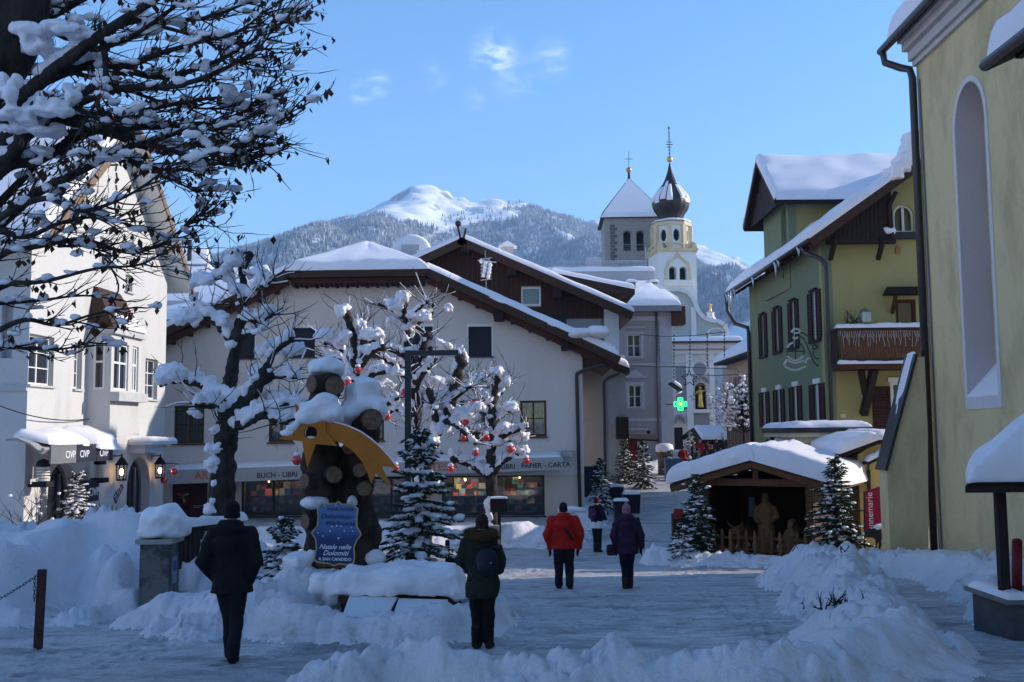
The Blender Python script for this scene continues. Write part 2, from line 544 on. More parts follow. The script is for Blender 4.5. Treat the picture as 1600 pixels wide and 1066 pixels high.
def snow_slab(mb, A, B, C, D, t, nu=24, nv=12, seed=0, lump=.12, edge=.25, up=(0, 0, 1), bottom=True):
 """a rounded blanket of snow on the quad A-B-C-D"""
 A, B, C, D = [Vector(p) for p in (A, B, C, D)]; up = Vector(up)
 def ticks(n, L):
  e = min(edge / max(L, 1e-3), .3)
  k = [0, .02, .10, .30, .62, 1.0]
  mid = np.linspace(e, 1 - e, max(n - 8, 3))
  return np.concatenate([np.array(k[:-1]) * e, mid, (1 - np.array(k[:-1]) * e)[::-1]])
 us = ticks(nu, (B - A).length); vv = ticks(nv, (D - A).length)
 Lu, Lv = (B - A).length, (D - A).length
 U, V = np.meshgrid(us, vv)
 def prof(s, L):
  dist = np.minimum(s, 1 - s) * L
  k = np.clip(dist / edge, 0, 1)
  return np.sqrt(1 - (1 - k) ** 2)
 h = np.minimum(prof(U, Lu), prof(V, Lv))
 Aa, Ba, Ca, Da = [np.array(p) for p in (A, B, C, D)]
 P = ((1 - U) * (1 - V))[..., None] * Aa + (U * (1 - V))[..., None] * Ba + (U * V)[..., None] * Ca + ((1 - U) * V)[..., None] * Da
 nz = fbm(P[..., 0] * .9 + seed, P[..., 1] * .9 - seed, P[..., 2] * .9, seed, 3)
 cen = P.mean(axis=(0, 1))
 rim = (1 - h)[..., None] * (P - cen) * 0
 T = P + np.array(up)[None, None, :] * (t * h * (1 + lump * nz))[..., None]
 hw = fbm(P[..., 0] * 2.1 + seed * 3, P[..., 1] * 2.1, P[..., 2] * 2.1, seed + 5, 2)
 T = T + np.array(up)[None, None, :] * (h * .022 * fbm(P[..., 0] * 5 + seed, P[..., 1] * 5, P[..., 2] * 5, seed + 9, 3))[..., None]
 out = (P - cen); ln = np.linalg.norm(out, axis=-1, keepdims=True) + 1e-6
 T = T + (out / ln) * ((1 - np.abs(2 * h - 1)) * .10 * hw * min(1, t * 3))[..., None]
 nv_, nu_ = U.shape
 base = len(mb.v); mb.s = True
 vs = [tuple(p) for p in T.reshape(-1, 3)]
 fs = [(j * nu_ + i, j * nu_ + i + 1, (j + 1) * nu_ + i + 1, (j + 1) * nu_ + i) for j in range(nv_ - 1) for i in range(nu_ - 1)]
 mb.add(vs, fs)
 if bottom:
  mb.add([D, C, B, A], [(0, 1, 2, 3)])
 return mb
def snow_lump(mb, c, r, seed=0, n=12):
 """a pillow of snow"""
 mb.s = True
 return mb.ball(c, r, n, max(6, n * 2 // 3), .22, seed)
# ================================================================= THE GROUND
BANKS = [
 ('garden', 'tall smooth snow pile between the chained post and the stone gate pillar', [(-12, 19.5, 1.3, 3.2), (-8.3, 18.8, 1.3, 3.2), (-6.9, 18.6, 1.62, 2.6), (-6.1, 18.4, 1.3, 2.2), (-5.8, 18.3, 1.1, 1.2)], 1.0),
 ('garden', None, [(-11, 26, .8, 5), (-14, 34, .7, 5)], .3),
 ('monument', 'lumpy snow mound round the star sculpture and the low bench', [(-4.7, 15.6, .42, .9), (-4.0, 15.1, .64, 1.0), (-3.2, 15.5, .76, 1.2), (-2.3, 15.8, .72, 1.1), (-1.3, 15.7, .68, .8), (-.8, 15.8, .5, .6)], 1.0),
 ('monument', None, [(-4.6, 14.6, .18, .5), (-3.9, 14.3, .40, .75), (-3.2, 14.3, .50, .75), (-2.7, 14.0, .36, .6)], 1.4),
 ('monument', None, [(-2.75, 13.85, .34, .55), (-2.1, 13.75, .30, .6), (-1.3, 13.7, .30, .6), (-.75, 13.85, .34, .6), (-.5, 14.6, .40, .5), (-.5, 15.3, .45, .6)], 1.5),
 ('kerb', 'low plowed ridge of snow along the bottom of the square', [(-1.75, 9.45, .20, .32), (-1.35, 9.75, .34, .42), (-.95, 9.95, .44, .42), (-.4, 9.6, .30, .5), (.5, 9.55, .29, .5), (1.3, 9.65, .31, .5), (2.2, 9.6, .34, .55), (2.9, 9.8, .5, .65)], 1.0),
 ('hedge', 'long snow bank over a buried hedge between the two lanes', [(6.35, 22.9, .55, .8), (6.15, 21.6, .80, .9), (5.85, 19.6, .74, .95), (5.45, 17.4, .78, 1.0), (5.1, 15.4, .6, .9), (4.6, 13.2, .46, .8), (4.0, 11.4, .52, .85), (3.3, 10.3, .5, .8)], 1.0),
 ('wall', 'jagged snow bank pushed against the yellow church wall', [(7.6, 24.9, .35, .7), (8.8, 24.6, .55, .8), (9.5, 23.4, .60, .8), (9.3, 21.4, .60, .85), (8.9, 19.3, .62, .9), (8.3, 17.2, .62, .9), (7.6, 15.2, .6, .85), (7.2, 13.4, .55, .9), (6.9, 11.0, .5, .9)], 1.3),
 ('hut', 'small snow ridge in front of the nativity hut fence', [(4.0, 28.0, .40, .6), (4.6, 27.6, .34, .5), (5.6, 27.3, .26, .45), (6.6, 26.9, .28, .45), (7.4, 26.2, .32, .55)], 1.2),
 ('shop', 'rough snow heap along the bookshop wall', [(-13, 33, .5, 1.8), (-6, 35, .5, 1.6), (-1.6, 35.4, .55, 1.1), (-.4, 34.6, .62, .9), (.9, 34.4, .72, .85), (1.7, 35.0, .5, .6), (2.2, 36.0, .45, .5)], 1.1),
 ('street', 'snow heap beside the flower tubs at the street bend', [(2.6, 39, .35, .6), (3.1, 44, .4, .7), (4.4, 52, .45, .8), (5.0, 60, .4, .9), (9.8, 66, .55, 1.6), (7.4, 63, .45, 1.0)], 1.1),
]
def bank_height(x, y):
 """height of banks above the street and which bank it is"""
 H = np.zeros_like(x); who = np.full(x.shape, -1); names = []
 for bi, (grp, lab, path, lump) in enumerate(BANKS):
  best = np.zeros_like(x)
  for (x0, y0, h0, w0), (x1, y1, h1, w1) in zip(path[:-1], path[1:]):
   dx, dy = x1 - x0, y1 - y0
   L2 = dx * dx + dy * dy
   t = np.clip(((x - x0) * dx + (y - y0) * dy) / L2, 0, 1)
   wob = .28 * fbm(x * 1.1 + bi * 5, y * 1.1, None, 11 + bi, 2) * min(1, lump)
   d = np.hypot(x - x0 - t * dx, y - y0 - t * dy)
   w = w0 + (w1 - w0) * t; h = h0 + (h1 - h0) * t
   k = np.clip(1 - d / (w * 1.25) + wob, 0, 1)
   prof = k * k * (3 - 2 * k)
   best = np.maximum(best, h * np.minimum(prof * 1.12, 1.0))
  msk = np.clip(best / .12, 0, 1)
  n1 = np.abs(vnoise(x * 2.2, y * 2.2, None, 31 + bi)) ; n2 = np.abs(vnoise(x * 5.3 + 3, y * 5.3, None, 47 + bi)); n3 = np.abs(vnoise(x * 12.1, y * 12.1 + 5, None, 59 + bi))
  best = best + msk * lump * np.clip(.62 + .9 * fbm(x * .45, y * .6, None, 97 + bi, 2), .18, 1.25) * (.19 * (n1 - .3) + .11 * (n2 - .25) + .06 * (n3 - .25) + .022 * fbm(x * 9, y * 9, None, 91 + bi, 3)) + msk * .05 * fbm(x * 1.3, y * 1.3, None, 71 + bi, 3)
  best = np.maximum(best, 0)
  up = best > H
  H = np.where(up, best, H); who = np.where(up & (best > .05), bi, who)
 return H, who
def street_relief(x, y):
 r = .012 * fbm(x * .9, y * .7, None, 5, 3) + .005 * (np.abs(vnoise(x * 5, y * 3.4, None, 12)) - .25) + .005 * fbm(x * 11, y * 9, None, 14, 2)  + .006 * np.abs(vnoise(x * 6, y * 9, None, 8))
 return r
def ground_z(x, y):
 x = np.atleast_1d(np.asarray(x, float)); y = np.atleast_1d(np.asarray(y, float))
 H, w = bank_height(x, y)
 return float((gz(y) + H + street_relief(x, y) * (H < .03))[0])
Yr = [6.0]
while Yr[-1] < 150:
 Yr.append(Yr[-1] * (1.0052 if Yr[-1] < 45 else 1.012))
Yr = np.array(Yr)
tn = np.concatenate([np.linspace(-1.3, -.64, 24, endpoint=False), np.linspace(-.64, .66, 620), np.linspace(.68, 1.3, 22)])
TT, YY = np.meshgrid(tn, Yr)
XX = TT * YY
HH, WHO = bank_height(XX, YY)
ZZ = gz(YY) + HH + street_relief(XX, YY) * np.clip(1 - HH / .05, 0, 1)
fr = np.random.default_rng(3); fp = []
for _ in range(46):
 x0, y0 = fr.uniform(-6, 5), fr.uniform(9, 27); a = fr.normal(1.57, .45) if fr.random() < .75 else fr.uniform(0, 6.28)
 for k in range(fr.integers(8, 26)):
  s_ = .09 * (1 if k % 2 else -1); fp.append((x0 + k * .36 * math.cos(a) - s_ * math.sin(a), y0 + k * .36 * math.sin(a) + s_ * math.cos(a), a + fr.normal(0, .12)))
for x0, y0, a in fp:
 j0, j1 = np.searchsorted(Yr, (y0 - .3, y0 + .3)); i0, i1 = np.searchsorted(tn, ((x0 - .3) / y0, (x0 + .3) / y0))
 if j1 <= j0 or i1 <= i0: continue
 dx, dy = XX[j0:j1, i0:i1] - x0, YY[j0:j1, i0:i1] - y0; u_, v_ = dx * math.cos(a) + dy * math.sin(a), -dx * math.sin(a) + dy * math.cos(a)
 q_ = (u_ / .15) ** 2 + (v_ / .06) ** 2; ZZ[j0:j1, i0:i1] += (-.032 * np.exp(-q_ ** 2) + .010 * np.exp(-(np.sqrt(q_) - 1.5) ** 2 * 6)) * (HH[j0:j1, i0:i1] < .05)
nr, nc = XX.shape
V = np.stack([XX, YY, ZZ], -1).reshape(-1, 3)
idx = np.arange(nr * nc).reshape(nr, nc)
Q = np.stack([idx[:-1, :-1], idx[:-1, 1:], idx[1:, 1:], idx[1:, :-1]], -1).reshape(-1, 4)
who_f = np.max(np.stack([WHO[:-1, :-1], WHO[:-1, 1:], WHO[1:, 1:], WHO[1:, :-1]], -1), -1).reshape(-1)
def np_mesh(name, V, F, material, smooth=True, attr=None):
 used = np.unique(F); remap = np.full(len(V), -1, dtype=np.int64); remap[used] = np.arange(len(used))
 v = V[used]; f = remap[F]
 me = bpy.data.meshes.new(name)
 k = f.shape[1]
 me.vertices.add(len(v)); me.vertices.foreach_set('co', v.astype(np.float32).ravel())
 me.loops.add(f.size); me.loops.foreach_set('vertex_index', f.astype(np.int32).ravel())
 me.polygons.add(len(f)); me.polygons.foreach_set('loop_start', (np.arange(len(f)) * k).astype(np.int32))
 me.polygons.foreach_set('use_smooth', np.full(len(f), smooth))
 if attr is not None:
  a = me.attributes.new('amount', 'FLOAT', 'POINT'); a.data.foreach_set('value', attr[used].astype(np.float32))
 me.materials.append(material)
 me.update(calc_edges=True); me.validate()
 o = bpy.data.objects.new(name, me); COL.objects.link(o)
 return o
STREET = bpy.data.materials.new('packed_snow'); STREET.use_nodes = True
n, l = STREET.node_tree.nodes, STREET.node_tree.links
p = n['Principled BSDF']; p.inputs['Roughness'].default_value = .55; p.inputs['Specular IOR Level'].default_value = .35
co = n.new('ShaderNodeTexCoord')
def _noise(scale, stretch, detail=6, rough=.6, dist=0):
 mp = n.new('ShaderNodeMapping'); mp.inputs['Scale'].default_value = stretch
 l.new(co.outputs['Object'], mp.inputs['Vector'])
 t = n.new('ShaderNodeTexNoise'); t.inputs['Scale'].default_value = scale; t.inputs['Detail'].default_value = detail; t.inputs['Roughness'].default_value = rough; t.inputs['Distortion'].default_value = dist
 l.new(mp.outputs['Vector'], t.inputs['Vector'])
 return t.outputs['Fac']
def _ramp(s, a, b, lo=0, hi=1):
 r = n.new('ShaderNodeMapRange'); r.inputs['From Min'].default_value = a; r.inputs['From Max'].default_value = b
 r.inputs['To Min'].default_value = lo; r.inputs['To Max'].default_value = hi
 l.new(s, r.inputs['Value']); return r.outputs['Result']
def _mix(f, a, b):
 x = n.new('ShaderNodeMix'); x.data_type = 'RGBA'; l.new(f, x.inputs['Factor'])
 for s, k in ((a, 'A'), (b, 'B')):
  if isinstance(s, tuple):
   x.inputs[k].default_value = rgb(s)
  else:
   l.new(s, x.inputs[k])
 return x.outputs['Result']
c = _mix(_ramp(_noise(.55, (.8, 1.2, 1)), .35, .65), (.52, .49, .49), (.70, .66, .66))
c = _mix(_ramp(_noise(2.2, (.8, 1.5, 1), 8, .75), .40, .62, 0, .85), c, (.29, .275, .275))
c = _mix(_ramp(_noise(.8, (.7, 1.3, 1), 9, .74, .4), .50, .62, 0, .8), c, (.15, .145, .15))
c = _mix(_ramp(_noise(38, (1, 1.5, 1), 3), .48, .66, 0, .7), c, (.20, .19, .19))
l.new(c, p.inputs['Base Color'])
b = n.new('ShaderNodeBump'); b.inputs['Strength'].default_value = .55; b.inputs['Distance'].default_value = .03
l.new(_noise(14, (.8, 1.8, 1), 6, .7), b.inputs['Height']); l.new(b.outputs['Normal'], p.inputs['Normal'])
BANKSNOW = bpy.data.materials.new('heaped_snow'); BANKSNOW.use_nodes = True
n, l = BANKSNOW.node_tree.nodes, BANKSNOW.node_tree.links
p = n['Principled BSDF']; p.inputs['Roughness'].default_value = .6; p.inputs['Specular IOR Level'].default_value = .3
co = n.new('ShaderNodeTexCoord')
c = _mix(_ramp(_noise(1.6, (1, 1, 1)), .3, .7), (.71, .665, .685), (.82, .77, .785))
at_ = n.new('ShaderNodeAttribute'); at_.attribute_name = 'amount'
ma = n.new('ShaderNodeMath'); ma.operation = 'MULTIPLY'
l.new(_ramp(at_.outputs['Fac'], .08, .34, 1, 0), ma.inputs[0]); l.new(_ramp(_noise(1.9, (1, 1, 2), 7, .7), .52, .66, 0, .8), ma.inputs[1])
c = _mix(ma.outputs[0], c, (.30, .27, .24))
c = _mix(_ramp(_noise(30, (1, 1, 1), 3), .66, .74, 0, .5), c, (.25, .23, .21))
l.new(c, p.inputs['Base Color'])
b = n.new('ShaderNodeBump'); b.inputs['Strength'].default_value = .9; b.inputs['Distance'].default_value = .05
l.new(_noise(15, (1, 1, 1), 7, .7), b.inputs['Height']); l.new(b.outputs['Normal'], p.inputs['Normal'])
g = np_mesh('ground', V, Q[who_f < 0], STREET); g['kind'] = 'structure'
grp_of = np.array([bk[0] for bk in BANKS] + ['none'])
for grp in dict.fromkeys(bk[0] for bk in BANKS):
 ids = [i for i, bk in enumerate(BANKS) if bk[0] == grp]
 m_ = np.isin(who_f, ids)
 if m_.any():
  lab = [bk[1] for bk in BANKS if bk[0] == grp and bk[1]][0]
  o = np_mesh('snow_bank', V, Q[m_], BANKSNOW, attr=HH.reshape(-1))
  tag(o, lab, 'snow bank', 'banks of cleared snow')
xs = np.linspace(-1500, 1500, 61); ys = np.concatenate([np.linspace(-200, 140, 35), np.linspace(160, 3900, 60)])
X2, Y2 = np.meshgrid(xs, ys); Z2 = gz(Y2) - .25
i2 = np.arange(X2.size).reshape(X2.shape)
q2 = np.stack([i2[:-1, :-1], i2[:-1, 1:], i2[1:, 1:], i2[1:, :-1]], -1).reshape(-1, 4)
o = np_mesh('snow_field', np.stack([X2, Y2, Z2], -1).reshape(-1, 3), q2, SNOW); o['kind'] = 'structure'
# ================================================================= THE MOUNTAINS
def crest_from(pts, Y):
 w = [at(px, py, Y) for px, py in pts]
 return [q.x for q in w], [q.z for q in w]
M1 = [(-700, 640), (-300, 600), (0, 500), (120, 476), (250, 446), (340, 410), (370, 398), (440, 378), (520, 353), (560, 341), (590, 326), (604, 318), (618, 306), (636, 297), (652, 292), (668, 290), (684, 295), (698, 303), (712, 309), (740, 311), (780, 314), (830, 324), (870, 338), (920, 352), (1000, 378), (1100, 420), (1250, 480), (1500, 560), (2100, 640)]
M2 = [(200, 600), (600, 470), (800, 375), (870, 356), (930, 345), (985, 350), (1030, 362), (1085, 384), (1105, 391), (1120, 398), (1150, 407), (1175, 417), (1215, 436), (1300, 462), (1500, 520), (1800, 580), (2400, 640)]
MOUNT_SNOW = mat('mountain_snow', (.78, .79, .81), .7, .05, .012, 0, col2=(.84, .84, .85))
n, l = MOUNT_SNOW.node_tree.nodes, MOUNT_SNOW.node_tree.links
p = n['Principled BSDF']; ge = n.new('ShaderNodeNewGeometry'); sp = n.new('ShaderNodeSeparateXYZ'); l.new(ge.outputs['Normal'], sp.inputs[0]); co = n.new('ShaderNodeTexCoord')
ad = n.new('ShaderNodeMath'); ad.operation = 'MULTIPLY_ADD'; ad.inputs[1].default_value = .5; l.new(_noise(.03, (1, 1, 1), 8, .7), ad.inputs[0]); l.new(sp.outputs['Z'], ad.inputs[2])
c = _mix(_ramp(ad.outputs[0], .98, 1.08, .85, 0), p.inputs['Base Color'].links[0].from_socket, (.16, .15, .145)); l.new(c, p.inputs['Base Color'])
FOREST = mat('frosted_forest', (.11, .12, .125), .9, .35, .06, 0, None, .1, col2=(.48, .49, .50), detail=8)
def mountain(pts, Yc, Yf, spur, seed, nx=260, ny=150, x0=-1750, x1=1750):
 cx, cz = crest_from(pts, Yc)
 xs = np.linspace(x0, x1, nx) * (Yc / 2500)
 ys = np.concatenate([np.linspace(Yf, Yc, ny), np.linspace(Yc, Yc + 500, 20)[1:]])
 X, Y = np.meshgrid(xs, ys)
 t = np.clip((Y - Yf) / (Yc - Yf), 0, 1)
 zc = np.interp(X, cx, cz) + 2
 s = t ** 1.3
 back = np.clip((Y - Yc) / 500, 0, 1)
 env = np.sin(np.pi * np.clip(t / .93, 0, 1)) ** .9
 sp = (1 - np.abs(vnoise(X / 330 + Y / 900, Y / 1500, None, seed))) * 2 - 1.2
 Z = zc * s * (1 - back * .55) + env * spur * sp + env * spur * .45 * fbm(X / 170, Y / 260, None, seed + 3, 4)
 Z += (t > .7) * (t - .7) * 3.3 * 22 * (np.abs(vnoise(X / 70, Y / 90, None, seed + 9)) - .3 + .5 * fbm(X / 30, Y / 40, None, seed + 8, 3))
 return X, Y, np.maximum(Z, gz(Y) - 2), xs, ys
def to_px(x, y, z):
 R = np.array(CAM_R.to_3x3()).T
 d = np.stack([x - EYE.x, y - EYE.y, z - EYE.z], -1) @ R.T
 return 800 + 1600 * d[..., 0] / -d[..., 2], 533 - 1600 * d[..., 1] / -d[..., 2]
def terrain(name, X, Y, Z, material):
 i = np.arange(X.size).reshape(X.shape)
 q = np.stack([i[:-1, :-1], i[:-1, 1:], i[1:, 1:], i[1:, :-1]], -1).reshape(-1, 4)
 o = np_mesh(name, np.stack([X, Y, Z], -1).reshape(-1, 3), q, material)
 o['kind'] = 'structure'
 return o
rng = np.random.default_rng(5)
def forest(X, Y, Z, xs, ys, n, keep, hmin, hmax, name, zmin=60):
 """conifers standing on the slope"""
 u = rng.uniform(0, len(xs) - 1.001, n); v = rng.uniform((ys < ys.max() - 470).sum() * .36, (ys < ys.max() - 470).sum() - 1.001, n)
 i, j = u.astype(int), v.astype(int); fu, fv = u - i, v - j
 def bl(A):
  return (A[j, i] * (1 - fu) + A[j, i + 1] * fu) * (1 - fv) + (A[j + 1, i] * (1 - fu) + A[j + 1, i + 1] * fu) * fv
 x, y, z = bl(X), bl(Y), bl(Z)
 px, py = to_px(x, y, z)
 ok = (px > 150) & (px < 1330) & keep(px, py, x, y) & (z > zmin)
 x, y, z = x[ok], y[ok], z[ok]
 h = rng.uniform(hmin, hmax, len(x)); r = h * rng.uniform(.17, .24, len(x)); a = rng.uniform(0, 6.28, len(x))
 k = 5
 ring = np.stack([np.stack([x + r * np.cos(a + 2 * np.pi * m / k), y + r * np.sin(a + 2 * np.pi * m / k), z - 1], -1) for m in range(k)], 1)
 top = np.stack([x, y, z + h], -1)[:, None]
 Vv = np.concatenate([ring, top], 1).reshape(-1, 3)
 b = (np.arange(len(x)) * (k + 1))[:, None]
 F = np.stack([np.stack([b[:, 0] + m, b[:, 0] + (m + 1) % k, b[:, 0] + k], -1) for m in range(k)], 1).reshape(-1, 3)
 o = np_mesh(name, Vv, F, FOREST, smooth=False)
 o['kind'] = 'stuff'
 return o
X, Y, Z, xs_, ys_ = mountain(M1, 2500, 620, 62, 21)
terrain('mountain', X, Y, Z, MOUNT_SNOW)
tl_x = [150, 370, 480, 560, 600, 625, 660, 690, 730, 780, 815, 840, 880, 930, 1330]
tl_y = [380, 390, 358, 340, 334, 345, 347, 352, 344, 334, 326, 322, 334, 346, 300]
def seg_d(px, py, a, b):
 dx, dy = b[0] - a[0], b[1] - a[1]
 t = np.clip(((px - a[0]) * dx + (py - a[1]) * dy) / (dx * dx + dy * dy), 0, 1)
 return np.hypot(px - a[0] - t * dx, py - a[1] - t * dy)
def keep1(px, py, x, y):
 wob = 5 * vnoise(x / 45, y / 45, None, 3)
 k = py > np.interp(px, tl_x, tl_y) + wob
 for a, b, w in (((655, 378), (712, 354), 5), ((700, 352), (650, 338), 9), ((690, 345), (712, 372), 4), ((862, 357), (905, 374), 3), ((740, 345), (810, 336), 7), ((830, 350), (842, 353), 3), ((712, 354), (735, 345), 4)):
  k &= seg_d(px, py, a, b) + wob * .5 > w
 sparse = (py > np.interp(px, tl_x, tl_y) - 14) & (px > 690) & (rng.random(len(px)) < .05)
 return k | sparse
forest(X, Y, Z, xs_, ys_, 210000, keep1, 6.5, 12, 'mountain_forest')
X, Y, Z, xs_, ys_ = mountain(M2, 3400, 1500, 50, 44)
terrain('far_mountain', X, Y, Z, MOUNT_SNOW)
def keep2(px, py, x, y):
 return (py > np.interp(px, [850, 1080, 1100, 1130, 1170, 1330], [372, 404, 414, 424, 432, 470]) + 5 * vnoise(x / 60, y / 60, None, 3)) & (px > 880)
forest(X, Y, Z, xs_, ys_, 50000, keep2, 12, 20, 'far_mountain_forest')
xs = np.linspace(-2600, -520, 50); ys = np.linspace(-2600, 1000, 70)
X, Y = np.meshgrid(xs, ys)
Z = np.clip((-520 - X) / 1300, 0, 1) ** .8 * 620 * np.clip((1000 - Y) / 700, 0, 1) ** .5 + 60 * fbm(X / 300, Y / 300, None, 4, 4) * np.clip((-520 - X) / 400, 0, 1) * np.clip((1000 - Y) / 500, 0, 1)
terrain('fill_slope', X, Y, np.maximum(Z, gz(Y) - 1), MOUNT_SNOW)  # unseen slope added to bounce warm sunlight into the shaded street
hb = MB(); hb.box((0, 650, 390), (5900, 6900, 800))
hm = bpy.data.materials.new('haze_air'); hm.use_nodes = True
n, l = hm.node_tree.nodes, hm.node_tree.links; n.clear()
o_ = n.new('ShaderNodeOutputMaterial'); v_ = n.new('ShaderNodeVolumePrincipled')
v_.inputs['Color'].default_value = (.40, .62, 1, 1); v_.inputs['Density'].default_value = .00023; v_.inputs['Anisotropy'].default_value = .0
l.new(v_.outputs['Volume'], o_.inputs['Volume'])
hb.build('haze', hm, None, kind='stuff')
# ================================================================= MATERIALS OF THE HOUSES
WHITEWALL = stain_mat('white_render', (.53, .51, .49), (.44, .42, .40), bump=.5, bscale=16)
CREAMWALL = stain_mat('rough_cream_render', (.64, .565, .515), (.56, .49, .44), bump=.7, bscale=10, scale=.8, foot=(-1.8, -.6, (.46, .42, .37)))
CREAMBASE = stain_mat('smooth_cream_render', (.58, .49, .40), (.48, .40, .33), bump=.2, foot=(-1.9, -1.0, (.36, .32, .28)))
BROWNWOOD = wood_mat('brown_wood', (.075, .038, .024), (.035, .018, .012))
DARKWOOD = wood_mat('dark_weathered_wood', (.034, .021, .016), (.016, .010, .008))
REDWOOD = wood_mat('red_brown_wood', (.10, .038, .022), (.05, .019, .012))
SHUTTER = wood_mat('maroon_shutter_paint', (.060, .017, .017), (.035, .010, .011))
GREYMETAL = mat('grey_sheet_metal', (.13, .14, .155), .4, .12, 3, .05, 30, .5, metal=.3)
NAVYBLIND = mat('navy_roller_blind', (.012, .015, .026), .6, .15, 4, 0, None, .3, stretch=(1, 1, 30))
CURTAIN = mat('net_curtain', (.40, .38, .35), .9, .2, 5, 0, None, .1, stretch=(14, 14, 1))
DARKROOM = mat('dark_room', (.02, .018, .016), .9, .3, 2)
STONE = stain_mat('old_stone', (.33, .31, .285), (.20, .195, .185), bump=.8, bscale=9, scale=3, stretch=(1, 1, 1))
BAND = mat('grey_ledge', (.45, .44, .43), .7, .1, 3)
WARMLAMP = mat('lamp_glow', (1, .75, .4), .5, 0, 1, emit=(1, .62, .25), estr=9)
RED = mat('red_glossy_bauble', (.55, .012, .012), .12, .1, 2, 0, None, .6, coat=1)
# ================================================================= WHITE HOUSE WITH THE SHOP AWNING
WH = thing('house', 'tall white rendered house with steep gable, oriel window and shop awning', 'house', (at(150, 800, 36).x - 4, 36, gz(36)))
F = Facade(at(40, 700, 30), at(256, 700, 40.6))
zb = -2.1
u_ap, z_ap = F.uv(182, 205)
z_ap += .1
uR = F.L; uL = 0
zR = F.uv(256, 425)[1]
slope = (z_ap - zR) / (uR - u_ap)
zL = z_ap - slope * (u_ap - uL)
holes = []
r_w1 = F.rect(45, 524, 84, 602); r_w2 = F.rect(116, 536, 128, 608); r_w3 = F.rect(227, 561, 246, 624)
r_w4 = F.rect(156, 372, 174, 415); r_w5 = F.rect(196, 430, 207, 456); r_w6 = F.rect(120, 370, 134, 420)
holes = [r_w1, r_w2, r_w3, r_w4, r_w5]
d1 = F.rect(74, 722, 120, 822); d2 = F.rect(198, 714, 234, 822)
def arch_cut(mb, F, u0, u1, z0, z1, dep, n=12, pointed=.0):
 w = (u1 - u0) / 2; zc = z1 - w * (1.15 if pointed else 1)
 pts = [(u0, z0), (u1, z0)]
 for k in range(n + 1):
  a = math.pi * k / n
  pts.append(((u0 + u1) / 2 + w * math.cos(a), zc + (z1 - zc) * math.sin(a) ** (.85 if pointed else 1)))
 mb.prism([F.p(u, z, .3) for u, z in pts], -F.n * (dep + .3))
 return pts
cut = MB()
a1 = arch_cut(cut, F, d1[0], d1[1], zb - .2, d1[3], .45, pointed=1)
a2 = arch_cut(cut, F, d2[0], d2[1], zb - .2, d2[3], .45, pointed=1)
wall = F.wall([(0, zb), (uR, zb), (uR, zR), (u_ap, z_ap), (0, zL)], .5, holes, cut)
wall.build('wall', WHITEWALL, WH, world=True)
e = MB()
A0, A1 = F.p(0, 0), F.p(0, 0, -12)
E = Facade(A1, A0 - F.n * .501)
e = E.wall([(0, zb), (E.L, zb), (E.L, zL - .02), (0, zL - .02)], .4, [E.rect(2, 470, 22, 560)])
e.build('wall', WHITEWALL, WH, world=True)
e = MB(); F.box(e, uR - .4, uR - .002, zb, zR - .05, -12, -.502); F.box(e, .4, uR - .4, zb, zL, -12.4, -12.001); e.build('wall', WHITEWALL, WH, world=True)
led = MB()
zl = F.uv(40, 606)[1]
E.box(led, 0, E.L + .5, zl - .08, zl + .08, .0, .07); led.build('ledge', BAND, WH, world=True)
for r, c, rw, cur in ((r_w1, 2, 3, None), (r_w2, 1, 3, None), (r_w3, 2, 3, None), (r_w4, 2, 2, None), (r_w5, 1, 2, None)):
 window(F, r, WH, WHITEFRAME, GLASS, .2, c, rw, .07, .035, BAND)
ob = F.rect(152, 521, 204, 636)
uo0, uo1 = F.uv(153, 560, .35)[0], F.uv(201, 560, .35)[0]
zo0, zo1 = F.uv(170, 640)[1], F.uv(175, 524)[1]
oz0, oz1 = F.uv(170, 612)[1], F.uv(170, 541)[1]
b = MB(); F.box(b, uo0, uo1, zo0 - .9, oz0, 0, .8); F.box(b, uo0, uo1, oz1, zo1 - .12, 0, .8)
for q in (uo0, uo1 - .22):
 F.box(b, q, q + .22, oz0, oz1, .58, .8)
F.box(b, (uo0 + uo1) / 2 + .15, (uo0 + uo1) / 2 + .5, oz0, oz1, .58, .8); F.box(b, uo0, uo0 + .2, oz0, oz1, 0, .2)
oriel = b.build('oriel_window', WHITEWALL, WH, world=True)
b = MB(); F.box(b, uo0 - .1, uo1 + .1, zo1 - .12, zo1 + .06, 0, .95); b.build('cornice', BAND, oriel, world=True)
for (ua, ub) in ((uo0 + .22, (uo0 + uo1) / 2 + .15), ((uo0 + uo1) / 2 + .5, uo1 - .22)):
 F2 = Facade(F.p(0, 0, .8), F.p(1, 0, .8))
 b = MB()
 for q in (ua, (ua + ub) / 2 - .035, ub - .07):
  F.box(b, q, q + .07, oz0, oz1, .66, .74)
 for zz in (oz0, (oz0 + oz1) / 2 + .1, oz1 - .07):
  F.box(b, ua + .07, ub - .07, zz, zz + .07, .665, .735)
 b.build('frame', WHITEFRAME, oriel, world=True)
 b = MB(); F.box(b, ua, ub, oz0, oz1, .64, .655); b.build('pane', GLASS, oriel, world=True)
b = MB()
F.box(b, uo0 + .01, uo0 + .07, oz0, oz1, .2, .27); F.box(b, uo0 + .01, uo0 + .07, oz0, oz1, .52, .58)
for zz in (oz0, (oz0 + oz1) / 2 + .1, oz1 - .07):
 F.box(b, uo0 + .012, uo0 + .068, zz, zz + .07, .27, .52)
b.build('frame', WHITEFRAME, oriel, world=True)
b = MB(); F.box(b, uo0 + .03, uo0 + .045, oz0, oz1, .2, .58); b.build('pane', GLASS, oriel, world=True)
b = MB()
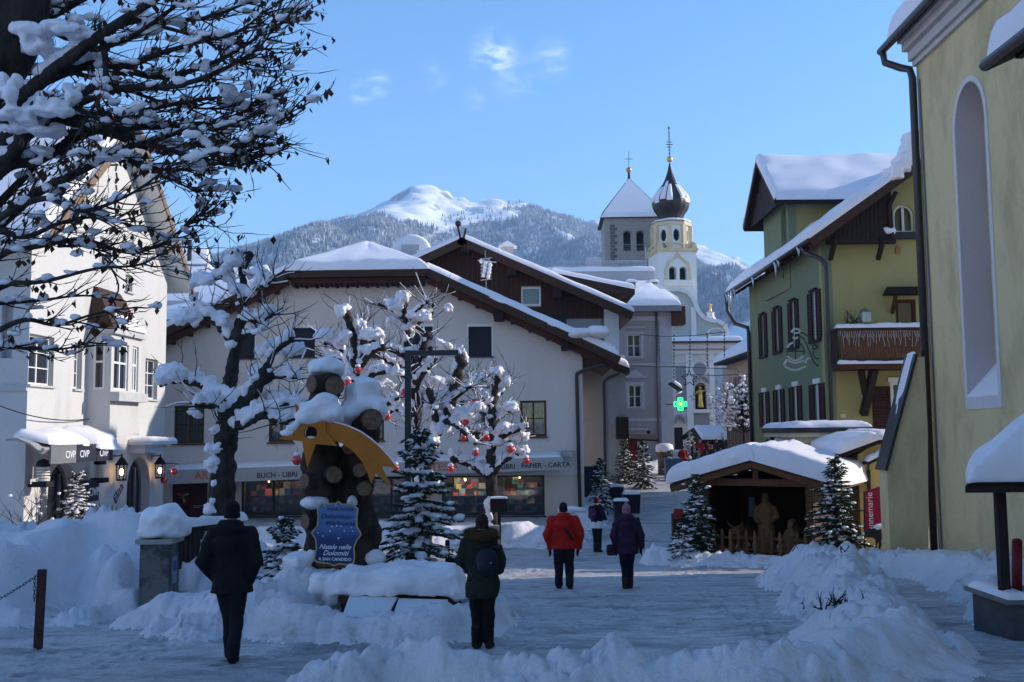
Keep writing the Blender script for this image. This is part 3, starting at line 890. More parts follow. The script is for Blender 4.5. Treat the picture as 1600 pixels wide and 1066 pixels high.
b.hexa([F.p(uo0 - .1, zo1 + .062, 0), F.p(uo1 + .1, zo1 + .062, 0), F.p(uo1 + .1, zo1 + .062, .9), F.p(uo0 - .1, zo1 + .062, .9),
  F.p(uo0 + .3, zo1 + 1.5, 0), F.p(uo1 - .3, zo1 + 1.5, 0), F.p(uo1 - .3, zo1 + 1.5, .12), F.p(uo0 + .3, zo1 + 1.5, .12)])
b.build('oriel_roof', BROWNWOOD, oriel, world=True)
b = MB(); snow_slab(b, F.p(uo0 + .25, zo1 + .1, .95), F.p(uo1 + .12, zo1 + .1, .95), F.p(uo1 - .2, zo1 + .55, .62), F.p(uo0 + .5, zo1 + .55, .62), .18, 12, 8, 3)
b.build('snow_cap', SNOW, oriel, world=True)
fb = MB(); F.box(fb, uo0 - .05, uo1 - .1, oz0 - .38, oz0 - .08, .82, 1.12)
tag(fb.build('flower_box', BAND, None), 'empty pale flower box hung below the white oriel window', 'flower box')
ov = .75
def roof_slab(mb, u0, z0, u1, z1, d0, d1, th):
 mb.hexa([F.p(u0, z0 - th, d1), F.p(u1, z1 - th, d1), F.p(u1, z1 - th, d0), F.p(u0, z0 - th, d0), F.p(u0, z0, d1), F.p(u1, z1, d1), F.p(u1, z1, d0), F.p(u0, z0, d0)])
rt = .22
eR, eL = uR + .9, -.7
zeR, zeL = z_ap - slope * (eR - u_ap), z_ap - slope * (u_ap - eL)
b = MB(); roof_slab(b, u_ap, z_ap + rt + .1, eR, zeR + rt + .1, -12.5, ov, rt); roof_slab(b, eL, zeL + rt + .1, u_ap - .001, z_ap + rt + .1, -12.5, ov, rt)
rf = b.build('roof', WHITEFRAME, WH, world=True)
b = MB()
for (ua, za, ub, zc) in ((u_ap, z_ap, eR, zeR), (eL, zeL, u_ap - .01, z_ap)):
 b.hexa([F.p(ua, za + .02, ov + .05), F.p(ub, zc + .02, ov + .05), F.p(ub, zc + .02, ov + .002), F.p(ua, za + .02, ov + .002),
   F.p(ua, za + .36, ov + .05), F.p(ub, zc + .36, ov + .05), F.p(ub, zc + .36, ov + .002), F.p(ua, za + .36, ov + .002)])
b.build('bargeboard', mat('weathered_board', (.20, .125, .08), .8, .2, 4, .2), rf, world=True)
b = MB()
k = rt + .12
snow_slab(b, F.p(u_ap, z_ap + k, ov - .15), F.p(u_ap, z_ap + k, -12.5), F.p(eR, zeR + k, -12.5), F.p(eR, zeR + k, ov - .15), .35, 24, 14, 4)
snow_slab(b, F.p(eL, zeL + k, ov - .15), F.p(eL, zeL + k, -12.5), F.p(u_ap, z_ap + k, -12.5), F.p(u_ap, z_ap + k, ov - .15), .35, 24, 14, 5)
b.build('snow_cap', SNOW_ROOF, rf, world=True)
b = MB()
uu, zz = F.uv(170, 300)
for k in range(9):
 b.bar(F.p(uu, zz + .9 - k * .22, .25), F.p(uu + (.06 if k % 2 else -.06), zz + .72 - k * .22, .25), .05)
b.bar(F.p(uu, zz + .95, 0), F.p(uu, zz + .95, .3), .06)
tag(b.build('iron_ornament', DARKMETAL, None), 'dark iron chain ornament hanging on the white gable', 'ornament')
for nm, pts in (('shop_window', a1), ('door', a2)):
 b = MB(); b.prism([F.p(u, z, -.40) for u, z in pts], -F.n * .04)
 w = b.build(nm, GLASS, WH, world=True)
 b = MB(); cu = (pts[0][0] + pts[1][0]) / 2
 ins = [((u - cu) * .93 + cu, z - (.08 if z > zb else 0)) for u, z in pts]
 for k in range(len(pts)):
  j = (k + 1) % len(pts)
  b.prism([F.p(*pts[k], -.33), F.p(*pts[j], -.33), F.p(*ins[j], -.33), F.p(*ins[k], -.33)], -F.n * .06)
 F.box(b, cu + .42, cu + .50, zb, pts[7][1] - .35, -.39, -.32)
 b.build('frame', mat('grey_frame', (.16, .17, .18), .5, .1, 4), w, world=True)
pu0, pu1 = F.uv(180, 740, .0)[0], F.uv(262, 740, .35)[0]
zp0, zp1 = F.uv(225, 708, .5)[1], F.uv(225, 690, .5)[1]
b = MB(); F.box(b, pu0 + 1.0, pu1 - .5, zp0 + .3, zp1, .0, .9); F.box(b, pu0 + 1.2, pu1 - .7, zp0, zp0 + .298, .0, .55)
por = b.build('porch_roof', mat('blue_white_paint', (.50, .54, .60), .7, .08, 3), WH, world=True)
b = MB(); snow_slab(b, F.p(pu0 + 1.0, zp1, .9), F.p(pu1 - .5, zp1, .9), F.p(pu1 - .5, zp1, .02), F.p(pu0 + 1.0, zp1, .02), .16, 16, 8, 8); b.build('snow_cap', SNOW, por, world=True)
au0, au1 = F.uv(56, 740, .9)[0], F.uv(176, 740, 1.1)[0]
az0, az1 = F.uv(110, 722, 1.0)[1], F.uv(110, 692, .2)[1]
AW = thing('awning', 'dark shop awning with three white letter panels under sliding snow', 'awning', F.p((au0 + au1) / 2, az0, .5))
b = MB(); n_ = 7
prof = [(.0, az1 + .15), (.35, az1 + .16), (.7, az1 + .02), (1.0, az1 - .22), (1.12, az0 + .45)]
for i in range(len(prof) - 1):
 (da, za), (db, zc) = prof[i], prof[i + 1]
 b.add([F.p(au0, za, da), F.p(au1, za, da), F.p(au1, zc, db), F.p(au0, zc, db), F.p(au0, za - .06, da), F.p(au1, za - .06, da), F.p(au1, zc - .06, db), F.p(au0, zc - .06, db)], [(0, 3, 2, 1), (4, 5, 6, 7), (3, 7, 6, 2), (0, 4, 7, 3), (1, 2, 6, 5)])
b.build('canopy', mat('awning_canvas', (.30, .285, .26), .8, .12, 3), AW, world=True)
SIGNBLUE = mat('dark_awning_panel', (.022, .024, .034), .5, .15, 2)
SIGNGREY = mat('grey_awning_panel', (.15, .15, .15), .6, .1, 2)
WHITELET = mat('white_letters', (.8, .8, .8), .6, .03, 3)
cuts = [F.uv(76, 740, 1.13)[0], F.uv(117, 740, 1.13)[0], F.uv(149, 740, 1.13)[0], F.uv(174, 740, 1.13)[0]]
for k in range(3):
 b = MB(); F.box(b, cuts[k] + .02, cuts[k + 1] - .02, az0 - .02, az0 + .52, 1.12, 1.17)
 pn = b.build('sign_panel', SIGNGREY if k == 0 else SIGNBLUE, AW, world=True)
 cw = cuts[k + 1] - cuts[k]
 text('CIVP', .30, F.p(cuts[k] + cw * (.55 if k == 0 else .14), az0 + .13, 1.175), F.u, F.n, WHITELET, pn).scale = (1, 1, 1)
b = MB(); snow_slab(b, F.p(au0 + .5, az1 - .02, 1.0), F.p(au0 + 2.6, az1 - .1, 1.2), F.p(au0 + 2.6, az1 + .2, .05), F.p(au0 + .3, az1 + .2, .05), .30, 14, 8, 11, lump=.4)
snow_slab(b, F.p(au0 + 3.2, az1 - .2, 1.3), F.p(au1 + .1, az1 - .25, 1.35), F.p(au1 + .1, az1 + .2, .1), F.p(au0 + 2.7, az1 + .2, .1), .34, 14, 8, 12, lump=.4)
b.build('snow_cap', SNOW, AW, world=True)
def drum_lamp(u, z, label):
 T = thing('wall_lamp', label, 'lamp', F.p(u, z, .4), 0, 'slatted drum lamps on the white house')
 b = MB(); c = F.p(u, z, .42)
 b.lathe(c, [(.20, .32), (.19, .42), (.13, .5), (.02, .54)], 14); b.build('cap', BLACK, T, world=True); b = MB(); F.box(b, u - .22, u + .22, z - .28, z - .12, .2, .64); F.box(b, u - .06, u + .06, z - .28, z - .2, 0, .2)
 b.build('bracket', BLACK, T, world=True)
 b = MB()
 for k in range(5):
  b.lathe(c, [(.19, -.10 + k * .085), (.19, -.055 + k * .085)], 14)
 b.build('slat', mat('lamp_slat', (.62, .60, .52), .5, .05, 4), T, world=True)
 b = MB(); b.lathe(c, [(.12, -.12), (.12, .33)], 10); b.build('glass', mat('lamp_glass', (.5, .45, .3), .4, .1, 4), T, world=True)
u_, z_ = F.uv(66, 746, .4); drum_lamp(u_, z_, 'slatted drum lamp at the left end of the dark awning')
u_, z_ = F.uv(155, 741, .4); drum_lamp(u_, z_, 'slatted drum lamp under the right end of the dark awning')
u_, z_ = F.uv(141, 767, .35)
b = MB(); F.box(b, u_ - .42, u_ + .42, z_ - .34, z_ + .34, .1, .45); cs = b.build('shop_sign', SIGNBLUE, None)
tag(cs, 'dark square shop sign between the arched window and the recess', 'sign')
text('CIVP', .36, F.p(u_ - .34, z_ - .15, .455), F.u, F.n, WHITELET, cs, world=False)
def lantern(u, z, d, label):
 T = thing('wall_lantern', label, 'lantern', F.p(u, z, d), 0, 'lit iron lanterns by the arched door')
 c = F.p(u, z, d); b = MB()
 for k in range(4):
  a = math.pi / 4 + k * math.pi / 2
  q = Vector((math.cos(a), math.sin(a), 0)) * .16
  b.bar(c + q + Vector((0, 0, -.3)), c + q * 1.15 + Vector((0, 0, .18)), .035)
 b.lathe(c, [(.24, .18), (.22, .22), (.08, .42), (.03, .46), (.03, .55), (.005, .58)], 8)
 b.lathe(c, [(.17, -.36), (.19, -.3)], 8)
 b.bar(c + Vector((0, 0, .5)), F.p(u, z + .5, 0), .04)
 b.build('frame', BLACK, T, world=True)
 b = MB(); b.ball(c + Vector((0, 0, -.06)), (.075, .075, .11), 8, 6); b.build('bulb', WARMLAMP, T, world=True, smooth=True)
 l_ = bpy.data.lights.new('lantern_light', 'POINT'); l_.energy = 3; l_.color = (1, .62, .28); l_.shadow_soft_size = .08
 lo = bpy.data.objects.new('lantern_light', l_); COL.objects.link(lo); lo.location = c + Vector((0, 0, -.06)) + F.n * .12
u_, z_ = F.uv(190, 735, .35); lantern(u_, z_, .35, 'lit black lantern on the white pier between recess and arched door')
u_, z_ = F.uv(250, 733, .35); lantern(u_, z_, .35, 'lit black lantern on the corner pier right of the arched door')
u_, z_ = F.uv(184, 775, .04)
text('Elisa', .50, F.p(u_ - .1, z_ - .3, .012), F.u + Vector((0, 0, .9)), F.n, BLACK, WH)
b = MB(); p0, p1 = at(-60, 606, 26), at(232, 617, 39.2)
b.tube([p0.lerp(p1, t) + Vector((0, 0, -.9 * 4 * t * (1 - t))) for t in np.linspace(0, 1, 24)], .018, 5)
tag(b.build('cable', BLACK, None), 'thin black cable sagging across the white house front', 'cable')
for (px, py, lab) in ((272, 737, 'small dark red bauble hanging on the corner bracket by the lantern'), (256, 751, 'small dark red bauble low on the white house corner')):
 b = MB(); b.ball(at(px, py, 39.5), .13, 12, 8); b.bar(at(px, py, 39.5), at(px, py - 9, 39.5), .02)
 tag(b.build('bauble', RED, None, smooth=True), lab, 'bauble', 'red baubles of the square')
b = MB(); b.bar(F.p(u_ + 3.6, z_ + 1.05, .1), at(278, 725, 39.6), .035); tag(b.build('iron_bracket', DARKMETAL, None), 'thin iron bracket at the corner of the white house', 'bracket')
BH = thing('house', 'pale house with terraced snowy roofs behind the white gable', 'house', (-17, 58, gz(58)))
b = MB(); p0, p1 = at(245, 470, 58), at(420, 470, 58)
b.box(((p0.x + p1.x) / 2 - 3, 62, (p0.z - 1.8) / 2), (p1.x - p0.x + 6, 8, p0.z + 1.8)); b.build('wall', WHITEWALL, BH, world=True)
b = MB()
q = [at(230, 505, 57), at(440, 470, 57), at(420, 425, 66), at(230, 440, 66)]
b.prism(q, (0, 0, -.2)); rf = b.build('roof', BROWNWOOD, BH, world=True)
b = MB(); snow_slab(b, q[0], q[1], q[2], q[3], .5, 20, 12, 3); b.build('snow_cap', SNOW_ROOF, rf, world=True)
b = MB(); p0, p1 = at(262, 394, 70), at(328, 394, 70)
b.box(((p0.x + p1.x) / 2, 72.2, p0.z / 2 - .5), (p1.x - p0.x - .6, 4, p0.z - .6)); b.build('upper_wall', WHITEWALL, BH, world=True)
b = MB(); q = [at(258, 432, 69.5), at(334, 432, 69.5), at(326, 392, 73), at(262, 394, 73)]
snow_slab(b, *q, .35, 14, 8, 6); rr = b.build('upper_roof', SNOW_ROOF, BH, world=True)
b = MB(); b.box(at(296, 408, 71) , (.25, .25, 3.0)); b.build('flue_pipe', DARKMETAL, rr, world=True)
# ================================================================= THE BOOKSHOP HOUSE
SH = thing('house', 'wide cream house with snowy half hipped roof above the bookshop', 'house', (at(560, 800, 44).x, 48, gz(44)))
F = FSH = Facade(at(250, 700, 44.3), at(912, 700, 43.9))
zb = -2.2
uA = F.uv(558, 420)[0]
zt = F.uv(558, 421)[1]                      # flat top edge under the hip
uT0, uT1 = F.uv(452, 428)[0], F.uv(668, 428)[0]
zTop = F.uv(560, 436)[1]
zRt = F.uv(912, 546)[1]; zLt = F.uv(252, 535)[1]
W = {}
up_ = [(370, 509, 400, 560), (455, 508, 494, 558), (560, 508, 596, 558), (640, 506, 678, 558), (730, 506, 770, 557)]
mid = [(272, 634, 319, 693), (420, 637, 458, 691), (560, 632, 600, 688), (718, 626, 758, 687), (813, 626, 854, 682)]
gr = [(269, 752, 324, 812, .12), (377, 748, 476, 806), (560, 745, 662, 806), (690, 742, 851, 806)]
holes = [F.rect(*h) for h in up_] + [F.rect(*h) for h in mid] + [F.rect(*h[:4]) + ((h[4],) if len(h) > 4 else (.9,)) for h in gr]
zsplit = F.uv(560, 745)[1]
wall = F.wall([(0, zsplit), (F.L, zsplit), (F.L, zRt), (uT1, zTop), (uT0, zTop), (0, zLt)], .6, [h for h in holes[:10]])
wall.build('wall', CREAMWALL, SH, world=True)
FB = Facade(F.p(0, 0, -.012), F.p(F.L, 0, -.012))
wall = FB.wall([(0, zb), (F.L, zb), (F.L, zsplit - .002), (0, zsplit - .002)], .58, [h for h in holes[10:]])
wall.build('wall', CREAMBASE, SH, world=True)
b = MB(); F.box(b, F.L - .5, F.L, zb, zRt - .1, -12, -.62); F.box(b, .0, .5, zb, zLt - .1, -12, -.62); F.box(b, 0, F.L, zb, zLt, -12.5, -12.01); b.build('wall', CREAMWALL, SH, world=True)
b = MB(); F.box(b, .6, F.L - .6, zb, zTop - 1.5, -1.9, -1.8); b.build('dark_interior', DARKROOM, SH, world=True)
for h in holes[:5]:
 b = MB(); F.box(b, h[0], h[1], h[3] - .12, h[3], -.2, .015); F.box(b, h[0], h[0] + .05, h[2], h[3] - .12, -.2, .012); F.box(b, h[1] - .05, h[1], h[2], h[3] - .12, -.2, .012)
 w = b.build('window', WHITEFRAME, SH, world=True)
 b = MB(); F.box(b, h[0] + .05, h[1] - .05, h[2], h[3] - .12, -.16, -.13); b.build('roller_blind', NAVYBLIND, w, world=True)
 b = MB(); F.box(b, h[0] - .05, h[1] + .05, h[2] - .06, h[2] - .004, -.2, .08); b.build('sill', DARKMETAL, w, world=True)
WINWOOD = wood_mat('window_wood', (.13, .058, .03), (.07, .03, .018))
for h in holes[5:10]:
 window(F, h, SH, WINWOOD, CLEAR, .10, 2, 2, .09, .045, WINWOOD, curtain=CURTAIN)
BLACKFR = mat('shop_frame', (.03, .026, .026), .5, .2, 4)
shopw = []
for h, nc in zip(holes[11:], (2, 2, 2)):
 shopw.append(window(F, h, SH, BLACKFR, CLEAR, .12, nc, 1, .10, .05, BLACKFR, name='shop_window'))
cols_ = [(.35, .05, .04), (.55, .42, .12), (.10, .16, .24), (.45, .44, .40), (.06, .22, .20), (.30, .14, .05), (.18, .06, .16), (.14, .30, .38), (.5, .24, .05), (.08, .09, .2), (.50, .08, .06), (.26, .27, .22)]
GOODS = [mat('book_cover', c, .55, .25, 9) if i == 0 else mat('book_cover_%d' % i, c, .55, .25, 9) for i, c in enumerate(cols_)]
for h, w in zip(holes[11:], shopw):
 u0, u1, z0, z1 = h[:4]; H = z1 - z0
 b = MB()
 for k in range(3):
  F.box(b, u0 + .1, u1 - .1, z0 + .10 + k * .34, z0 + .13 + k * .34, -.95 - k * .12, -.32 - k * .12)
 F.box(b, u0, u1, z0 - .05, z1, -1.25, -1.2)
 b.build('shelf', mat('shop_shelf', (.05, .038, .03), .7, .3, 3), w, world=True)
 nb = int((u1 - u0) * 12)
 for k in range(nb):
  row = random.choice((0, 0, 1, 1, 2, 2, 2))
  bw, bh = random.uniform(.10, .3), random.uniform(.14, .30)
  uu = random.uniform(u0 + .2, u1 - .35); zz = z0 + .131 + row * .34
  b = MB(); dd = -.42 - row * .12 - random.uniform(0, .25)
  b.hexa([F.p(uu, zz, dd), F.p(uu + bw, zz, dd), F.p(uu + bw, zz, dd - .03), F.p(uu, zz, dd - .03), F.p(uu, zz + bh, dd - .05), F.p(uu + bw, zz + bh, dd - .05), F.p(uu + bw, zz + bh, dd - .08), F.p(uu, zz + bh, dd - .08)])
  b.build('book', random.choice(GOODS), w, world=True)
 for k in range(int((u1 - u0) * 5)):
  uu = random.uniform(u0 + .3, u1 - .5); zz = random.uniform(z0 + H * .62, z1 - .42); s = random.uniform(.12, .34)
  b = MB(); F.box(b, uu, uu + s, zz, zz + s * random.uniform(.7, 1.2), -1.19, -1.14 + random.uniform(0, .1)); b.build('poster', random.choice(GOODS), w, world=True)
h = holes[10]
b = MB(); F.box(b, h[0], h[1], h[2], h[3], -.10, -.05); rp = b.build('sign_panel', mat('dark_red_panel', (.045, .006, .012), .5, .2, 2), SH, world=True)
uc, zc = F.uv(285, 776)
for a, c in ((150, (.32, .05, .02)), (25, (.16, .26, .03)), (-70, (.42, .22, .02)), (60, (.16, .03, .10)), (100, (.05, .06, .12))):
 d = Vector((math.cos(rad(a)), math.sin(rad(a)))); q = Vector((-d.y, d.x)); L_ = .30 if a not in (60, 100) else .18
 pts = [(0, 0), (.45, .13), (.8, .20), (1, .10), (.86, 0), (1, -.10), (.8, -.20), (.45, -.13)]
 b = MB().prism([F.p(uc + d.x * s * L_ + q.x * t * L_, zc + d.y * s * L_ + q.y * t * L_, -.045) for s, t in pts], F.n * .012)
 b.build('emblem_petal', mat('emblem_%d' % a, c, .5, .1, 3), rp, world=True)
b = MB()
for k in range(2):
 F.box(b, uc + .45, uc + .85 - .1 * k, zc - .42 - .07 * k, zc - .39 - .07 * k, -.045, -.04)
b.build('small_print', mat('small_print', (.3, .22, .2), .6), rp, world=True)
AW = thing('awning', 'long off white bookshop awning with orange and black lettering', 'awning', F.p(9, F.uv(560, 760)[1], .5))
au0, au1 = F.uv(258, 745, 1.1)[0], F.uv(880, 730, 1.1)[0]
zL0, zL1, zR0, zR1 = F.uv(262, 757, 1.1)[1], F.uv(262, 737, 1.1)[1], F.uv(880, 734, 1.1)[1], F.uv(880, 716, 1.1)[1]
zv0, zv1 = (zL0 + zR0) / 2, (zL1 + zR1) / 2
AWN = mat('awning_cloth', (.42, .40, .38), .85, .07, 5, .1, 40)
b = MB()
def az(u, top):
 t = (u - au0) / (au1 - au0)
 return (zL1 + (zR1 - zL1) * t) if top else (zL0 + (zR0 - zL0) * t)
b.hexa([F.p(au0, az(au0, 0), 1.05), F.p(au1, az(au1, 0), 1.05), F.p(au1, az(au1, 0), 1.0), F.p(au0, az(au0, 0), 1.0), F.p(au0, az(au0, 1), 1.05), F.p(au1, az(au1, 1), 1.05), F.p(au1, az(au1, 1), 1.0), F.p(au0, az(au0, 1), 1.0)])
b.build('valance', AWN, AW, world=True)
b = MB(); b.hexa([F.p(au0, az(au0, 1), 1.05), F.p(au1, az(au1, 1), 1.05), F.p(au1, az(au1, 1) + .15, .02), F.p(au0, az(au0, 1) + .15, .02), F.p(au0, az(au0, 1) + .05, 1.05), F.p(au1, az(au1, 1) + .05, 1.05), F.p(au1, az(au1, 1) + .2, .02), F.p(au0, az(au0, 1) + .2, .02)])
cov = b.build('cover', AWN, AW, world=True)
b = MB(); snow_slab(b, F.p(au0 + .1, az(au0, 1) + .05, 1.04), F.p(au1 - .1, az(au1, 1) + .05, 1.04), F.p(au1 - .1, az(au1, 1) + .2, .03), F.p(au0 + .1, az(au0, 1) + .2, .03), .10, 40, 8, 4); b.build('snow_cap', SNOW, cov, world=True)
ORANGE = mat('orange_letters', (.52, .17, .09), .7, .05, 3); BLACKL = mat('black_letters', (.03, .03, .03), .7)
tu = (F.p(1, az(1, 0)) - F.p(0, az(0, 0))); tu = (F.u + Vector((0, 0, (zR0 - zL0) / (au1 - au0))))
for (px, py, s, sz, m_, bo) in ((304, 749, 'ARTESIA', .46, ORANGE, .012), (401, 747, 'BUCH - LIBRI   PAPIER - CARTA', .30, BLACKL, .004), (652, 736.5, 'ARTESIA', .46, ORANGE, .012), (744, 734.5, 'BUCH - LIBRI   PAPIER - CARTA', .285, BLACKL, .004)):
 u_, z_ = F.uv(px, py, 1.06)
 text(s, sz, F.p(u_, z_ , 1.056), tu, F.n, m_, AW, bold=bo)
ov = .95; th = .26
def rp_(u, z, d): return F.p(u, z, d)
sl = (F.uv(668, 425)[1] - F.uv(960, 556)[1]) / (F.uv(960, 556, ov)[0] - F.uv(668, 425, ov)[0])
zE = F.uv(560, 423, ov)[1]
uE0, uE1 = F.uv(448, 425, ov)[0], F.uv(667, 425, ov)[0]
uC = (uE0 + uE1) / 2
zRidge = zE + sl * (uE1 - uC)
eR = F.uv(968, 556, ov)[0]; eL = uE0 - (eR - uE1)
zER = zE - sl * (eR - uE1)
dR = ov - (uE1 - uC)                        # the hip runs back as far as it is half wide
back = -13
ROOFT = mat('roof_boards', (.05, .032, .022), .8, .2, 4)
def plane(mb, pts, th):
 mb.prism([Vector(p) for p in pts], (0, 0, -th))
b = MB()
apex = rp_(uC, zRidge, dR); ridge_b = rp_(uC, zRidge, back)
plane(b, [rp_(uE0, zE, ov), rp_(uE1, zE, ov), apex], .14)
plane(b, [rp_(uE1, zE, ov), rp_(eR, zER, ov), rp_(eR, zER, back), ridge_b, apex], .14)
plane(b, [rp_(uE0, zE, ov), apex, ridge_b, rp_(eL, zER, back), rp_(eL, zER, ov)], .14)
rf = b.build('roof', ROOFT, SH, world=True)
b = MB()
b.bar(rp_(uE0 - .05, zE - .12, ov + .03), rp_(uE1 + .05, zE - .12, ov + .03), .06, .30)
b.bar(rp_(uE1, zE - .10, ov + .03), rp_(eR, zER - .10, ov + .03), .06, .34)
b.bar(rp_(uE0, zE - .10, ov + .03), rp_(eL, zER - .10, ov + .03), .06, .34)
b.build('fascia', BROWNWOOD, rf, world=True)
b = MB()
b.bar(rp_(uE0 + .1, zE - .38, ov - .35), rp_(uE1 - .1, zE - .38, ov - .35), .06, .26)
b.bar(rp_(uE1, zE - .40, ov - .35), rp_(eR - .2, zER - .34, ov - .35), .08, .28)
b.bar(rp_(uE0, zE - .40, ov - .35), rp_(eL + .2, zER - .34, ov - .35), .08, .28)
b.build('soffit_board', REDWOOD, rf, world=True)
b = MB()
for k in range(26):
 u = uE0 + .25 + (uE1 - uE0 - .5) * k / 25
 F.box(b, u - .06, u + .06, zE - .62 + .05 * (k % 2), zE - .50, .02, ov - .2)
b.build('rafter_ends', DARKWOOD, rf, world=True, kind='stuff')
for k in range(9):
 for sgn, e_ in ((1, uE1), (-1, uE0)):
  u = e_ + sgn * (.6 + k * .75)
  z = zE - sl * (.6 + k * .75)
  if abs(u - e_) < (eR - uE1) - .3:
   b = MB(); F.box(b, u - .07, u + .07, z - .58, z - .36, .01, ov - .4); b.build('rafter', DARKWOOD, rf, world=True)
b = MB(); u_ = F.uv(780, 490)[0]; F.box(b, u_ - .2, u_ + .2, F.uv(780, 503)[1], F.uv(780, 487)[1], .01, .9); b.build('purlin_end', DARKWOOD, rf, world=True); b = MB()
u2 = F.uv(882, 545)[0]; F.box(b, u2 - .15, u2 + .15, F.uv(882, 549)[1], F.uv(882, 532)[1], .01, .9); b.build('purlin_end', DARKWOOD, rf, world=True)
b = MB(); t_ = .42; up = Vector((0, 0, .015))
snow_slab(b, rp_(uE0 - .05, zE, ov + .05) + up, rp_(uE1 + .05, zE, ov + .05) + up, apex + up + F.u * .03, apex + up - F.u * .03, t_, 30, 14, 3, edge=.3, lump=.08)
snow_slab(b, rp_(uE1 - .1, zE, ov + .05) + up, rp_(eR, zER, ov + .05) + up, rp_(eR, zER, back) + up, rp_(uC, zRidge, back) + up, t_, 30, 20, 4, edge=.3, lump=.08)
snow_slab(b, rp_(eL, zER, ov + .05) + up, rp_(uE0 + .1, zE, ov + .05) + up, rp_(uC, zRidge, back) + up, rp_(eL, zER, back) + up, t_, 30, 20, 5, edge=.3, lump=.08)
b.build('snow_cap', SNOW_ROOF, rf, world=True)
b = MB()
for px, py in ((935, 520), (905, 523)):
 snow_lump(b, at(px, py, 43) + Vector((0, 0, .05)), (.5, .5, .25), px)
b.build('snow_lump', SNOW, rf, world=True)
b = MB()
pts = [F.p(F.uv(946, 566, .8)[0], F.uv(946, 568, .8)[1], .75), F.p(F.uv(915, 578, .3)[0], F.uv(915, 577, .3)[1], .35), F.p(F.uv(901, 584, .1)[0], F.uv(901, 584, .1)[1], .12)]
e_ = F.uv(901, 584, .1)[0]
pts += [F.p(e_, pts[-1].z - .25, .10), F.p(e_ + .06, -2.0, .10)]
b.tube(pts, .075, 8); b.build('downpipe', PIPE, SH, world=True, smooth=True)
b = MB(); u_, z_ = F.uv(887, 709, .1); F.box(b, u_ - .20, u_ + .20, z_ - .13, z_ + .12, 0, .2); F.box(b, u_ - .24, u_ + .24, z_ + .12, z_ + .15, 0, .24); b.build('meter_box', BAND, SH, world=True)
T = thing('aerial', 'frosted television aerial on a mast above the bookshop roof', 'aerial', at(760, 452, 50))
b = MB(); b.cyl(at(760, 460, 50), at(758, 392, 50), .035, n=6); b.build('mast', GREYMETAL, T, world=True)
b = MB()
for k in range(7):
 zz = at(760, 402 + k * 6, 50).z
 b.bar(at(751, 405 + k * 5.5, 50), at(768, 403 + k * 5.5, 50), .03); b.bar(at(753 + k * 2, 404, 50), at(753 + k * 2, 434, 50), .025)
b.bar(at(747, 407, 50), at(775, 410, 49), .04)
b.build('grid', mat('frosted_metal', (.55, .56, .58), .6, .2, 9), T, world=True)
b = MB()
for k in range(9):
 snow_lump(b, at(752 + (k * 37) % 15, 408 + k * 3, 50), (.10, .1, .12), k, 8)
b.build('snow_cap', SNOW, T, world=True)
T = thing('chimney', 'snow crowned chimney with an arched cowl behind the cream roof', 'chimney', at(645, 395, 56))
c0 = at(643, 396, 56); b = MB(); b.box(c0 + Vector((0, 0, -.8)), (1.0, 1.0, 2.4)); b.build('stack', BAND, T, world=True)
b = MB(); pts = []
for k in range(11):
 a = math.pi * k / 10
 pts.append(c0 + Vector((math.cos(a) * .72, 0, .05 + math.sin(a) * .62)))
b.tube(pts, .10, 8, flat=(4, 1)); b.build('cowl', SNOW, T, world=True, smooth=True)
b = MB(); b.box(at(676, 399, 55), (1.6, 1.2, .35)); tag(b.build('roof_hatch', SNOW, None), 'small snow covered hatch between the two roofs', 'roof hatch')
T = thing('chimney', 'small square chimney with gabled snow cap on the timber house', 'chimney', at(793, 390, 60))
c0 = at(793, 391, 60); b = MB(); b.box(c0 + Vector((0, 0, -.6)), (.7, .7, 1.6)); b.build('stack', BAND, T, world=True)
b = MB(); b.prism([c0 + Vector((-.55, -.5, .15)), c0 + Vector((.55, -.5, .15)), c0 + Vector((0, -.5, .5))], (0, 1, 0)); b.build('cap', SNOW, T, world=True)
# ================================================================= THE TIMBER GABLE HOUSE BEHIND
TH = thing('house', 'dark brown timber gable house rising behind the bookshop', 'house', (at(800, 700, 54).x, 58, gz(54)))
F = Facade(at(560, 600, 54), at(940, 600, 54))
apx = F.uv(722, 375); e_r = F.uv(985, 492); slT = (apx[1] - e_r[1]) / (e_r[0] - apx[0])
uL_ = apx[0] - 9
b = F.wall([(uL_, -2), (F.L, -2), (F.L, apx[1] - slT * (F.L - apx[0])), (apx[0], apx[1]), (uL_, apx[1] - slT * 9)], .4, [F.rect(814, 449, 845, 478)])
b.build('wall', mat('grey_mauve_render', (.26, .25, .265), .9, .08, 2), TH, world=True)
zc_ = F.uv(800, 500)[1]
npl = 64
for k in range(npl):
 u0 = uL_ + (F.uv(944, 480)[0] - uL_) * k / npl; u1 = uL_ + (F.uv(944, 480)[0] - uL_) * (k + 1) / npl - .012
 if u1 < F.uv(665, 420)[0]:
  continue
 um = (u0 + u1) / 2; ztop = apx[1] - slT * abs(um - apx[0]) - .05
 segs = [(F.uv(720, 500)[1], ztop)]
 w0, w1, w2, w3 = F.rect(812, 447, 847, 480)
 if w0 < um < w1:
  segs = [(segs[0][0], w2), (w3, ztop)]
 for s0, s1 in segs:
  if s1 > s0 + .1:
   b = MB(); F.box(b, u0, u1, s0, s1, .004, .03 + .012 * ((k * 7) % 3)); b.build('plank', wood_mat('gable_wood', (.058, .024, .015), (.03, .013, .009)), TH, world=True)
window(F, F.rect(814, 449, 845, 478), TH, WHITEFRAME, CLEAR, .05, 1, 1, .09, .03, curtain=mat('white_curtain', (.62, .64, .66), .9, .1, 4))
ov = 1.3
b = MB()
er = F.uv(988, 488, ov)[0]
ap3 = F.uv(722, 372, ov)
